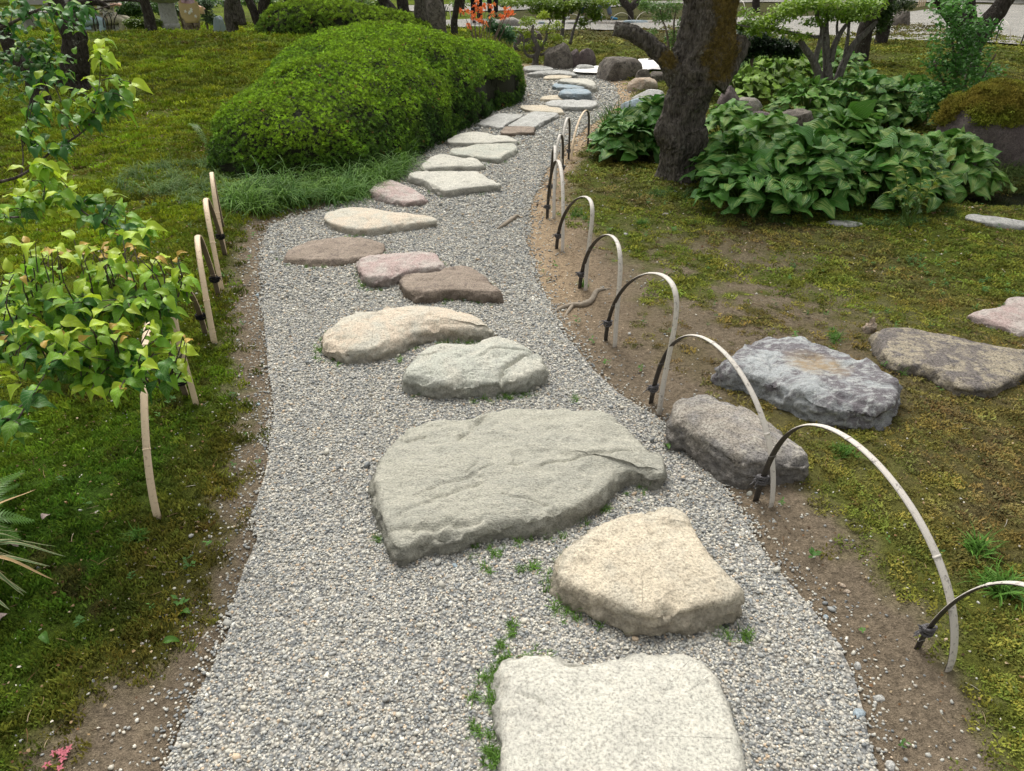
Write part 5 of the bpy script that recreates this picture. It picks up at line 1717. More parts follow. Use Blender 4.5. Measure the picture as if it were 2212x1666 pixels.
tree('many stemmed grey shrub with flat layers of fresh green leaves', [('C', [(880, 520, 26), (850, 400, 24), (790, 310, 20), (760, 260, 14)], 0), ('C', [(855, 400, 20), (890, 280, 16), (905, 180, 15), (870, 110, 12), (890, 40, 8)], 0), ('C', [(945, 520, 32), (935, 400, 26), (930, 280, 24), (930, 190, 18), (935, 60, 10)], .05), ('C', [(960, 400, 20), (990, 280, 18), (1040, 190, 14), (1080, 140, 10)], 0),
     ('C', [(1000, 530, 26), (1050, 400, 24), (1110, 290, 20), (1190, 210, 18), (1260, 140, 12)], 0), ('C', [(1050, 380, 14), (1070, 250, 11), (1080, 140, 9), (1090, 20, 6)], .1), ('C', [(930, 230, 14), (850, 240, 10), (740, 220, 9), (640, 215, 7)], .05), ('C', [(1010, 270, 12), (1000, 180, 8), (1010, 100, 6)], .1), ('C', [(760, 220, 7), (600, 190, 6), (450, 180, 5), (320, 150, 4)], .0)], 8.6,
     name='layered_shrub', cat='shrub', group=SH, leaf=.048, hidden_crown=False, seg=10, fol='foliage', mat='bark_grey', c0=(.12, .24, .025), c1_=(.30, .44, .05), amp=.14,
     crowns=[('C', 560, 140, 110, 50, 450), ('C', 470, 200, 60, 32, 170), ('C', 680, 70, 130, 60, 550), ('C', 620, 200, 110, 26, 210), ('C', 800, 20, 160, 50, 550), ('C', 960, 80, 120, 35, 350), ('C', 1120, 90, 150, 45, 550), ('C', 1200, 30, 140, 45, 450), ('C', 760, 230, 80, 22, 130), ('C', 850, 140, 90, 26, 150), ('C', 420, 90, 80, 40, 110), ('C', 1050, 120, 130, 22, 200), ('C', 980, 10, 200, 40, 450)])
tree('small twisted shrub with pale trunk and yellow green sprays on the dark rock', [('c', [(960, 520, 26), (985, 440, 22), (960, 380, 20), (930, 300, 14), (940, 220, 9)], -.1), ('c', [(985, 450, 16), (1050, 350, 12), (1060, 260, 9), (1090, 190, 6)], 0), ('c', [(940, 500, 18), (890, 490, 12), (860, 440, 9), (850, 330, 6), (800, 270, 5)], -.1), ('c', [(1000, 490, 12), (1100, 440, 9), (1170, 390, 6)], 0)], 12.6,
     name='twisted_shrub', cat='shrub', group=SH, leaf=.04, hidden_crown=False, seg=10, fol='foliage', mat='bark_grey', c0=(.16, .26, .03), c1_=(.40, .50, .05), amp=.2,
     crowns=[('c', 900, 190, 90, 45, 420), ('c', 1030, 130, 60, 35, 260), ('c', 800, 280, 60, 40, 220), ('c', 900, 300, 70, 40, 260), ('c', 1130, 330, 80, 30, 300), ('c', 1060, 250, 90, 40, 260), ('c', 870, 410, 70, 30, 260), ('c', 950, 370, 60, 30, 160), ('c', 1150, 220, 50, 40, 180), ('c', 1210, 380, 40, 25, 100), ('c', 1020, 390, 70, 20, 120)])
tree('slender grey tree with layered green boughs behind the twin rocks', [('c', [(1195, 420, 18), (1200, 250, 16), (1215, 120, 13), (1215, 0, 12)], 0), ('c', [(1265, 390, 14), (1300, 250, 13), (1345, 120, 11), (1380, 0, 10)], .1), ('c', [(1100, 210, 6), (1060, 120, 7), (1040, 20, 7)], .1)], 14.2,
     name='slender_tree', cat='tree', group=SH, leaf=.06, seg=8, mat='bark_grey', c0=(.09, .17, .02), c1_=(.24, .34, .04), nleaf=1500,
     crowns=[('c', 950, 20, 160, 30, 500), ('c', 1120, 50, 170, 50, 900), ('c', 1000, 90, 120, 35, 400), ('c', 1250, 60, 120, 50, 600), ('c', 1160, 130, 100, 40, 300), ('c', 1450, 100, 90, 60, 420), ('c', 1500, 150, 70, 40, 260), ('c', 1560, 20, 120, 30, 300), ('c', 1380, 200, 60, 40, 160), ('c', 760, 30, 120, 30, 260), ('c', 1380, 20, 120, 40, 400)])
tree('fine leaved green shrub just left of the gnarled trunk, far behind it', [('c', [(2130, 420, 12), (2110, 260, 9), (2080, 180, 7), (2050, 60, 5)], 0), ('c', [(2170, 430, 14), (2180, 300, 10), (2180, 200, 8), (2200, 80, 5)], 0), ('c', [(2200, 430, 12), (2230, 300, 8), (2260, 150, 6)], .1)], 12.0,
     name='fine_shrub', cat='shrub', group=SH, leaf=.04, hidden_crown=False, seg=8, fol='foliage', mat='twig', c0=(.07, .16, .035), c1_=(.16, .28, .06),
     crowns=[('c', 2000, 60, 130, 50, 500), ('c', 2080, 150, 100, 50, 420), ('c', 2170, 60, 100, 60, 400), ('c', 2180, 330, 90, 70, 420), ('c', 1990, 290, 60, 40, 100), ('c', 2250, 220, 60, 70, 240), ('c', 2190, 420, 80, 50, 260), ('c', 1920, 20, 60, 20, 100)])
tree('dark evergreen bush with yellow green top behind the bright striped plants', [('d', [(1100, 640, 20), (1150, 520, 16), (1200, 400, 10)], 0), ('d', [(1300, 640, 20), (1300, 480, 14), (1250, 380, 9)], 0)], 9.4,
     name='evergreen_bush', cat='shrub', group=SH, leaf=.045, hidden_crown=False, seg=8, fol='foliage', mat='twig', c0=(.012, .03, .012), c1_=(.035, .075, .02),
     crowns=[('d', 1000, 560, 130, 120, 1200), ('d', 1180, 480, 160, 130, 1700), ('d', 1400, 520, 170, 110, 1500), ('d', 1560, 560, 120, 80, 700), ('d', 940, 420, 90, 70, 400)])
tree('low bright green bush peeping over the dark evergreen bush', [('d', [(1000, 420, 12), (1030, 340, 8), (1060, 280, 5)], 0)], 10.2,
     name='bright_bush', cat='shrub', group=SH, leaf=.05, hidden_crown=False, seg=8, fol='foliage', mat='twig', c0=(.09, .17, .015), c1_=(.20, .30, .03),
     crowns=[('d', 930, 330, 70, 60, 420), ('d', 1060, 270, 110, 50, 620), ('d', 1200, 330, 120, 60, 700), ('d', 1000, 370, 90, 40, 300)])
tree('pale flowered hedge plant behind the standing woman', [('b', [(60, 235, 10), (60, 140, 7), (70, 30, 5)], 0)], 17.5,
     name='pale_shrub', cat='shrub', group=SH, leaf=.06, hidden_crown=False, seg=6, fol='foliage', mat='twig', c0=(.06, .12, .05), c1_=(.16, .22, .12),
     crowns=[('b', 30, 100, 90, 90, 700), ('b', 110, 190, 80, 50, 400), ('b', 40, 30, 90, 50, 400)])
tree('green bushes behind the bench and the slim trunk', [('a', [(1250, 200, 10), (1240, 120, 8), (1220, 30, 5)], 0)], 20,
     name='green_bush', cat='shrub', group=SH, leaf=.08, hidden_crown=False, seg=6, fol='foliage', mat='twig', c0=(.03, .08, .02), c1_=(.09, .17, .04),
     crowns=[('a', 1280, 60, 130, 70, 900), ('a', 1180, 130, 60, 50, 300), ('a', 1330, 130, 90, 60, 500), ('a', 1560, 90, 70, 50, 300)])
tree('low clipped yellow green bush between the slim trunk and the lantern', [('a', [(1400, 250, 10), (1400, 220, 6), (1400, 200, 4)], 0)], 15.0,
     name='low_bush', cat='shrub', group=SH, leaf=.05, hidden_crown=False, seg=6, fol='foliage', mat='twig', c0=(.09, .15, .02), c1_=(.18, .26, .04),
     crowns=[('a', 1300, 225, 90, 45, 900), ('a', 1500, 225, 110, 42, 900), ('a', 1400, 230, 90, 45, 700)])
tree('green saplings behind the smaller clipped mound', [('B', [(120, 60, 6), (130, 20, 5), (140, -20, 4)], 0)], 19.0,
     name='green_bush', cat='shrub', group=SH, leaf=.09, hidden_crown=False, seg=6, fol='foliage', mat='twig', c0=(.05, .11, .02), c1_=(.15, .22, .04),
     crowns=[('b', 1480, 30, 130, 50, 500), ('b', 1700, 90, 110, 60, 500), ('b', 1780, 30, 80, 40, 240), ('b', 1190, 20, 100, 30, 300)])
tree('dark green bushes far behind the stone lantern and the standing woman', [('a', [(1700, 200, 10), (1700, 100, 8), (1720, 20, 5)], 0)], 24.0,
     name='green_bush', cat='shrub', group=SH, leaf=.10, hidden_crown=False, seg=6, fol='foliage', mat='twig', c0=(.03, .08, .02), c1_=(.10, .19, .04),
     crowns=[('a', 1560, 60, 120, 60, 700), ('a', 1750, 90, 120, 60, 700), ('a', 2000, 30, 120, 50, 600), ('a', 1280, 10, 160, 50, 700), ('b', 300, 20, 200, 30, 500)])
tree('green bush between the far trunks and the smaller clipped mound', [('b', [(720, 100, 10), (720, 60, 8), (700, 20, 5)], 0)], 23.0,
     name='green_bush', cat='shrub', group=SH, leaf=.09, hidden_crown=False, seg=6, fol='foliage', mat='twig', c0=(.05, .12, .02), c1_=(.15, .25, .05),
     crowns=[('b', 500, 10, 130, 30, 400), ('b', 720, 30, 90, 40, 400), ('b', 1150, 20, 160, 30, 500), ('b', 1560, 40, 140, 50, 600)])
tree('bright sapling foliage above the far path behind the orange flowers', [('c', [(300, 120, 6), (310, 60, 5), (320, 10, 4)], 0)], 23.5,
     name='green_bush', cat='shrub', group=SH, leaf=.10, hidden_crown=False, seg=6, fol='foliage', mat='twig', c0=(.08, .17, .02), c1_=(.24, .36, .05),
     crowns=[('c', 300, 30, 100, 30, 200), ('c', 620, 10, 140, 25, 260), ('c', 1700, 15, 120, 25, 240), ('c', 1900, 40, 80, 40, 200)])
tree('pale yellow green seedling leaves left of the short dark trunk', [('b', [(780, 110, 6), (775, 60, 4), (770, 20, 3)], 0)], 16.0,
     name='pale_shrub', cat='shrub', group=SH, leaf=.08, hidden_crown=False, seg=6, fol='foliage', mat='twig', c0=(.14, .22, .03), c1_=(.28, .36, .06),
     crowns=[('b', 780, 50, 55, 45, 160), ('b', 810, 90, 40, 20, 60)])
tree('blue green bush under the orange flowers', [('c', [(640, 380, 10), (640, 280, 8), (620, 200, 5)], 0)], 11.8,
     name='blue_green_bush', cat='shrub', group=SH, leaf=.045, hidden_crown=False, seg=6, fol='foliage', mat='twig', c0=(.06, .16, .06), c1_=(.13, .28, .11),
     crowns=[('c', 600, 240, 90, 50, 520), ('c', 680, 280, 100, 60, 620), ('c', 560, 180, 50, 30, 120), ('c', 740, 330, 60, 50, 260)])
tree('dark shrub of thin bare stems in front of the seated people', [('a', [(930, 285, 7), (915, 200, 6), (900, 130, 4)], 0), ('a', [(960, 285, 7), (950, 200, 6), (930, 140, 4)], .1), ('a', [(1060, 285, 7), (1045, 190, 6), (1000, 130, 4)], 0), ('a', [(1090, 285, 7), (1090, 200, 5), (1060, 120, 4)], 0), ('a', [(1120, 285, 7), (1120, 200, 5), (1150, 130, 4)], .1), ('a', [(1020, 270, 6), (1010, 190, 5), (1040, 140, 4)], .1)], 14.3,
     name='bare_stemmed_shrub', cat='shrub', group=SH, leaf=.045, hidden_crown=False, seg=6, fol='foliage', c0=(.03, .04, .02), c1_=(.08, .09, .04), crowns=[('a', 1060, 140, 60, 15, 24)])

# orange azalea flowers on thin stems
def orange_azalea():
    Y = 11.6
    f = G(*c1('c', 470, 260)); f = VY(*c1('c', 470, 300), Y); f[2] = TH(f[0], f[1])
    root = empty('orange_azalea', Vector(f), label='loose azalea with orange flower trusses above the crest of the big hedge', cat='flowering shrub')
    FL = [(320, 100), (380, 108), (425, 85), (453, 30), (525, 68), (575, 55), (570, 135), (412, 158), (460, 178), (507, 222), (485, 100), (655, 158), (680, 140), (710, 120), (716, 100), (752, 122), (690, 155), (380, 242)]
    mb = MB()
    petal = leaf_mesh('petal', .038, .024, 'petal', 3, 5, .7, .2, .6, 0, .2)
    k = 0
    for i, (x, y) in enumerate(FL):
        p = VY(*c1('c', x, y), Y + random.uniform(-.12, .12))
        mb.tube([f + [random.uniform(-.1, .1), 0, 0], (f + p) / 2 + [random.uniform(-.06, .06), 0, .05], p], [.008, .006, .003], seg=5, n=7, cap=False)
        fl = empty('flower_truss', (0, 0, 0)); fl.parent = root; fl.location = Vector(p - f)
        for b in range(5):
            o = Vector((random.uniform(-.04, .04), random.uniform(-.04, .04), random.uniform(-.03, .04)))
            ax = Vector((random.uniform(-.8, .8), random.uniform(-1, .2), random.uniform(0, 1))).normalized()
            for q in range(5):
                a = q * 1.2566
                u = ax.orthogonal().normalized(); w = ax.cross(u)
                d = (u * math.cos(a) + w * math.sin(a)) * .85 + ax * .5
                place(petal, 'petal', fl, o, d, ax, random.uniform(.85, 1.15), (.90, .24 + random.uniform(-.03, .06), .07)); k += 1
    obj('stems', mb.mesh('stems', M['twig']), root)
mp = NT('orange_petal')
M['petal'] = mp.leafy(mp.n('ObjectInfo').outputs['Color'], 0.3, None, 0.6, None, 0.2)
orange_azalea()
def red_far_azalea():
    Y = 17.5
    p = VY(*c1('b', 1015, 25), Y)
    root = empty('orange_azalea', Vector((p[0], p[1], TH(p[0], p[1]))), label='small orange red azalea seen over the smaller clipped mound', cat='flowering shrub')
    rg = np.random.default_rng(5)
    C = blob(p, (.33, .2, .15), 420, rg)
    leafcloud('blossoms', C, np.full(420, .06), leafcol(420, (.75, .10, .02), (.85, .2, .06), rg), root, 3)
    mb = MB().tube([np.array([p[0], p[1], TH(p[0], p[1]) - .05]), p], [.02, .01], seg=6, n=4)
    obj('stem', mb.mesh('stem', M['twig']), root)
red_far_azalea()

# ------------------------------------------------------------------ ring of trees out of view, added to cut light from the horizon
def treeline():
    rg = np.random.default_rng(91)
    Cs = []
    for k in range(150):
        a = rg.uniform(0, 2 * np.pi); R = rg.uniform(38, 52)
        h = rg.uniform(4, 9)
        Cs.append(blob((R * math.sin(a), R * math.cos(a), h * .5), (rg.uniform(2, 4), rg.uniform(2, 4), h * .5), 260, rg, .4))
    C = np.concatenate(Cs); C = C[C[:, 2] > .2]
    o = leafcloud('wood', C, np.full(len(C), .75), leafcol(len(C), (.03, .07, .02), (.08, .15, .03), rg, C, 4), None, 92, shape=(1, .7))
    tag(o, 'dark green wood closing off the garden in the distance', 'wood')
treeline()
# ================================================================== plum branch at the left
PL = [leaf_mesh('leaf', .086, .048, 'plum_leaf', 7, 12, .55, [.16, .30, .10, .24, .36, .14][i], [.45, .8, .3, 1.1, .6, .9][i], .3, .3, .22, i) for i in range(6)]
def plum():
    foot = np.array([-3.05, 3.35, TH(-3.05, 3.35)])
    root = empty('plum_tree', Vector(foot), label='young plum tree reaching in from the left with yellow green leaves and small green plums', cat='tree')
    rg = random.Random(5)
    mb = MB()
    # trunk outside the picture, limbs coming in
    tk = MB().tube([foot + [0, 0, -.1], foot + [.05, .02, .5], foot + [0, .1, 1.1], foot + [-.1, .3, 1.9], foot + [-.1, .5, 2.8]], [.085, .07, .06, .05, .03], seg=16, n=40, amp=.2, freq=9, seed=2)
    obj('trunk', tk.mesh('trunk', M['plum_bark']), root)
    limbs = [
        [(-120, 420, 3.2, 11), (0, 393, 3.15, 7), (37, 383, 3.1, 6), (70, 363, 3.1, 4.5), (117, 323, 3.1, 4), (153, 303, 3.1, 4.5), (187, 277, 3.05, 4), (203, 247, 3.05, 3), (214, 190, 3.0, 2), (218, 95, 2.95, 1.2)],
        [(45, 383, 3.1, 3.5), (50, 345, 3.1, 3), (47, 305, 3.1, 2)],
        [(-120, 490, 3.0, 9), (0, 472, 2.95, 5), (60, 467, 2.9, 4), (85, 450, 2.9, 3), (95, 420, 2.9, 2.5), (100, 360, 2.9, 1.5)],
        [(60, 440, 2.95, 3), (130, 417, 2.95, 5), (160, 438, 2.9, 4.5), (187, 463, 2.9, 3.5), (240, 490, 2.85, 2.5), (320, 540, 2.8, 1.5)],
        [(-150, 630, 2.3, 14), (0, 655, 2.2, 9), (67, 678, 2.15, 7.5), (150, 692, 2.1, 6), (230, 672, 2.1, 5), (310, 662, 2.1, 4), (407, 648, 2.15, 2)],
        [(-150, 720, 2.1, 11), (0, 718, 2.05, 8), (80, 740, 2.0, 6.5), (170, 760, 2.0, 5), (260, 790, 2.0, 4), (295, 820, 2.0, 3.2), (367, 845, 2.02, 1.6)],
        [(-120, 80, 3.7, 12), (0, 60, 3.7, 7), (90, 20, 3.6, 5), (180, 25, 3.6, 3.5), (250, 10, 3.5, 2)],
        [(-120, 150, 3.8, 9), (20, 130, 3.75, 5), (80, 100, 3.7, 3.5), (120, 190, 3.6, 2.5), (140, 240, 3.6, 1.5)],
        [(-150, 900, 1.9, 7), (-20, 900, 1.85, 5), (30, 915, 1.8, 3.5), (60, 930, 1.8, 2)],
    ]
    nodes = []
    for i, L in enumerate(limbs):
        P = [Pz(x, y, z) for x, y, z, w in L]
        R = [w * 0.5 / FPX * z for x, y, z, w in L]
        br = MB().tube(P, R, seg=10, n=len(L) * 8, amp=.25, freq=40, seed=i)
        obj('branch', br.mesh('branch', M['plum_bark']), root)
        C = catmull(np.array(P), 30)
        nodes += [(p, i) for p in C]
    nodes_p = np.array([n_[0] for n_ in nodes])
    YG, MG, DG, BZ = (.42, .56, .035), (.20, .40, .030), (.05, .17, .030), (.60, .32, .10)
    # clusters: centre px, radius px, depth, shoots, share of young leaves (0 dark .. 1 young), leaf size
    CL = [
        (60, 60, 75, 70, 3.65, 11, .05, .85), (30, 160, 60, 60, 3.65, 9, .05, .85), (120, 120, 55, 60, 3.6, 8, .12, .85), (170, 30, 60, 30, 3.55, 6, .1, .85),
        (215, 125, 16, 45, 3.0, 4, 1.0, 1.0), (100, 205, 50, 40, 3.15, 5, .5, .95), (205, 215, 75, 40, 3.05, 9, .55, 1.0), (150, 260, 60, 35, 3.1, 6, .35, 1.0), (255, 190, 40, 35, 3.0, 4, .85, .95), (270, 235, 35, 30, 3.0, 4, .2, 1.0),
        (60, 300, 45, 25, 3.1, 3, .2, 1.0), (115, 335, 30, 30, 3.1, 4, .25, 1.0),
        (90, 385, 50, 35, 2.95, 7, .9, .95), (50, 455, 60, 35, 2.9, 8, .6, 1.0), (120, 420, 45, 30, 2.9, 6, .7, 1.0),
        (215, 455, 60, 35, 2.88, 9, .35, 1.0), (275, 495, 55, 25, 2.82, 7, .6, .95),
        (60, 560, 55, 45, 2.65, 9, .75, 1.0), (160, 560, 70, 45, 2.62, 12, .85, 1.0), (270, 560, 65, 45, 2.62, 12, .75, 1.0), (355, 585, 50, 40, 2.6, 8, .7, .95),
        (40, 650, 45, 40, 2.6, 7, .5, 1.0), (140, 640, 60, 40, 2.6, 9, .45, 1.05), (240, 640, 60, 40, 2.58, 10, .6, 1.05), (340, 650, 50, 35, 2.58, 7, .4, 1.0),
        (35, 730, 45, 45, 2.52, 8, .75, 1.0), (130, 730, 60, 45, 2.5, 11, .85, 1.05), (230, 745, 60, 45, 2.5, 10, .6, 1.0), (335, 735, 50, 45, 2.5, 8, .5, 1.0), (395, 745, 25, 35, 2.5, 4, .95, .9),
        (310, 770, 40, 25, 2.48, 6, .5, 1.0), (270, 700, 50, 40, 2.5, 6, .7, 1.0), (180, 690, 60, 40, 2.5, 6, .6, 1.0), (30, 810, 35, 35, 2.48, 5, .5, 1.0), (120, 820, 60, 35, 2.46, 8, .15, 1.1), (220, 830, 50, 40, 2.46, 7, .6, 1.0), (300, 815, 35, 30, 2.48, 4, .2, 1.0),
        (20, 915, 35, 35, 2.3, 3, .08, .95), (60, 940, 35, 30, 2.3, 3, .15, .95),
    ]
    cnt = 0
    extra = []
    leaves = []
    for (cx, cy, rx, ry, z, ns, young, sz) in CL:
        if cy > 520: z -= .50; sz *= .68; ns = int(ns * 1.3)
        else: sz *= .88
        if cx < 180 and cy < 170: ns = int(ns * 1.9)
        for s in range(ns):
            a, q = rg.uniform(0, 6.28), math.sqrt(rg.random())
            tx, ty = cx + rx * q * math.cos(a), cy + ry * q * math.sin(a)
            tip = Pz(tx, ty, z + rg.uniform(-.12, .12))
            j = int(np.argmin(np.linalg.norm(nodes_p - tip, axis=1) + 0.02 * np.array([rg.random() for _ in range(len(nodes_p))])))
            st = nodes_p[j]
            v = tip - st
            Ld = np.linalg.norm(v)
            if Ld > .22: st = tip - v / Ld * .22 + np.array([0, 0, -.02])
            midp = (st + tip) / 2 + np.array([rg.uniform(-.02, .02), 0, rg.uniform(0, .03)])
            mb.tube([st, midp, tip], [.0026, .0020, .0011], seg=5, n=6, cap=False)
            C = catmull(np.array([st, midp, tip]), 12)
            nl = rg.choice([3, 4, 4, 5])
            for k in range(nl):
                f = 1 - (k / nl) * .85
                p = C[int(f * 11)]
                aa = k * 2.4 + rg.uniform(-.5, .5) + s
                last = (k == 0)
                el = rg.uniform(-.6, .1) if not last else rg.uniform(-.2, .8)
                d = Vector((math.cos(aa) * math.cos(el), math.sin(aa) * math.cos(el), math.sin(el)))
                d = d + Vector((.25, -.25, -.12))
                up = Vector((rg.uniform(-.45, .45), rg.uniform(-.75, .1), 1))
                yy = min(1, max(0, young + rg.uniform(-.35, .35) + (0.25 if last else -.1 * k)))
                if yy > .5:
                    t = (yy - .5) * 2; col = [MG[m] * (1 - t) + YG[m] * t for m in range(3)]
                else:
                    t = yy * 2; col = [DG[m] * (1 - t) + MG[m] * t for m in range(3)]
                if last and young > .55 and rg.random() < .28:
                    col = [BZ[m] * .75 + YG[m] * .25 for m in range(3)]; szz = sz * .6
                else: szz = sz
                g = rg.uniform(.8, 1.2)
                leaves.append((p, d, up, szz * rg.uniform(.75, 1.2), [c * g for c in col], z))
    leaves.sort(key=lambda l: l[5] / l[3])
    near, rest = leaves[:300], leaves[300:]
    for i, (p, d, up, s, col, z) in enumerate(near):
        place(PL[i % 6], 'leaf', root, p - foot, d, up, s, col)
    # the remaining leaves: one part
    V, F, Cc, UVs = [], [], [], []
    base = [(np.array([v.co[:] for v in m_.vertices]), np.array([list(p_.vertices) for p_ in m_.polygons])) for m_ in PL]
    uvs = []
    for m_ in PL:
        b_ = np.zeros(len(m_.vertices) * 2, np.float32); m_.attributes['uvp'].data.foreach_get('vector', b_); uvs.append(b_.reshape(-1, 2))
    n0 = 0
    for i, (p, d, up, s, col, z) in enumerate(rest):
        bv, bf = base[i % 6]
        d = Vector(d).normalized(); x = d.cross(Vector(up)).normalized(); zz = x.cross(d)
        R = np.array([x, d, zz]).T
        V.append(bv @ R.T * s + p); F.append(bf + n0); n0 += len(bv); Cc.append(np.tile(col, (len(bv), 1))); UVs.append(uvs[i % 6])
    if rest:
        me = mesh('foliage', np.concatenate(V), np.concatenate(F), M['cloudleaf'], True, np.concatenate(Cc), np.concatenate(UVs))
        obj('foliage', me, root, kind='stuff')
    obj('twigs', mb.mesh('twigs', M['plum_bark']), root, kind='stuff')
    print('plum leaves', len(leaves))
    # green plums
    import bmesh
    bm = bmesh.new(); bmesh.ops.create_uvsphere(bm, u_segments=14, v_segments=10, radius=1)
    for v in bm.verts: v.co.z *= .93; v.co.z -= .12 * math.exp(-(v.co.x ** 2 + v.co.y ** 2) * 9) * (1 if v.co.z > 0 else 0)
    fm_ = bpy.data.meshes.new('plum_fruit'); bm.to_mesh(fm_); bm.free()
    fm_.polygons.foreach_set('use_smooth', np.ones(len(fm_.polygons), bool)); fm_.materials.append(M['plum'])
    for (x, y) in [(56, 70), (73, 141), (57, 143), (41, 121), (38, 128), (31, 147), (20, 155), (13, 158), (8, 145), (12, 173), (106, 66), (93, 108), (84, 90), (60, 110), (40, 95), (108, 110), (5, 120), (82, 143), (70, 98), (112, 24)]:
        p = Pz(x + rg.uniform(-2, 2), y, 3.55)
        o = bpy.data.objects.new('plum', fm_); COL.objects.link(o); o.parent = root; o.location = Vector(p - foot); o.scale = [.0125 * rg.uniform(.8, 1.1)] * 3
    o = bpy.data.objects.new('plum', fm_); COL.objects.link(o); o.parent = root; o.location = Vector(Pz(313, 810, 2.0) - foot); o.scale = [.0125] * 3
M['plum_bark'] = mk_bark('plum_bark', (.07, .05, .045), (.20, .17, .16))
M['plum'] = plain('green_plum_skin', (.10, .17, .06), .6, .1, 60)
plum()

# ================================================================== stone lantern
def lathe(prof, c, seg=6, rot=0.26, mi=0, mb=None):
    th = np.linspace(0, 2 * np.pi, seg, endpoint=False) + rot
    V = np.concatenate([np.stack([r * np.cos(th), r * np.sin(th), np.full(seg, z)], 1) for r, z in prof]) + c
    F = grid_faces(seg, len(prof), True).tolist()
    F += [list(range(seg))[::-1], [(len(prof) - 1) * seg + k for k in range(seg)]]
    return V, F
def lantern():
    p = VY(*c1('a', 1672, 250), 15.1); z = TH(p[0], p[1])
    c = np.array([p[0], p[1], z])
    root = empty('stone_lantern', Vector(c), label='old stone lantern with a ringed tapering shaft on the moss crest', cat='stone lantern')
    m = SM['lightgrey']
    top = 0.80 - z
    for nm, prof, seg in (('shaft', [(.175, -.1), (.170, .0), (.158, top * .38), (.168, top * .40), (.168, top * .47), (.156, top * .49), (.145, top)], 20),
                          ('platform', [(.20, top), (.40, top + .10), (.41, top + .20), (.30, top + .22)], 6), ('light_chamber', [(.24, top + .22), (.24, top + .52)], 6),
                          ('roof', [(.30, top + .52), (.56, top + .60), (.56, top + .66), (.30, top + .80), (.10, top + .93)], 6), ('finial', [(.06, top + .93), (.12, top + .97), (.11, top + 1.06), (.02, top + 1.14)], 14)):
        V, F = lathe(prof, c, seg)
        me = mesh(nm, V, F, m, False)
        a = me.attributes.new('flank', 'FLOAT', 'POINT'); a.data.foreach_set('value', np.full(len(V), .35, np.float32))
        o = obj(nm, me, root)
        b = o.modifiers.new('edge', 'BEVEL'); b.width = .012; b.segments = 2
lantern()

# ================================================================== bench
def bench():
    p = VY(*c1('a', 1000, 285), 17.4); z = TH(p[0], p[1])
    x0, x1 = VY(*c1('a', 805, 200), 17.4)[0], VY(*c1('a', 1245, 200), 17.4)[0]
    root = empty('bench', Vector((p[0], 17.4, z)), label='low grey garden bench with two people sitting on it', cat='bench')
    st = .34 - z
    for k in range(4):
        obj('slat', MB().box(((x0 + x1) / 2, 17.20 + k * .115, z + st - .02), (x1 - x0, .10, .035)).mesh('slat', M['grey_wood'], False), root)
    for xx in (x0 + .25, x1 - .25):
        obj('support', MB().box((xx, 17.38, z + st / 2 - .05), (.36, .36, st - .04)).mesh('support', SM['lightgrey'], False), root)
M['grey_wood'] = plain('grey_weathered_wood', (.30, .29, .28), .85, .3, 30)
bench()
p_ = VY(*c1('a', 455, 130), 20)
def far_bench():
    root = empty('bench', Vector((p_[0], 20, TH(p_[0], 20.))), label='grey slatted bench far behind the plum leaves at the upper left', cat='bench')
    zb = TH(p_[0], 20.)
    for k in range(3):
        obj('slat', MB().box((p_[0], 20 + .12 * k, VY(455, 20, 20)[2] * 0 + zb + .42), (1.5, .10, .04)).mesh('slat', M['grey_wood'], False), root)
    for k in range(2):
        obj('back_slat', MB().box((p_[0], 20.42, zb + .62 + .16 * k), (1.5, .03, .10)).mesh('back_slat', M['grey_wood'], False), root)
    for sx in (-.6, .6):
        obj('support', MB().box((p_[0] + sx, 20.15, zb + .2), (.08, .4, .40)).mesh('support', M['grey_wood'], False), root)
far_bench()

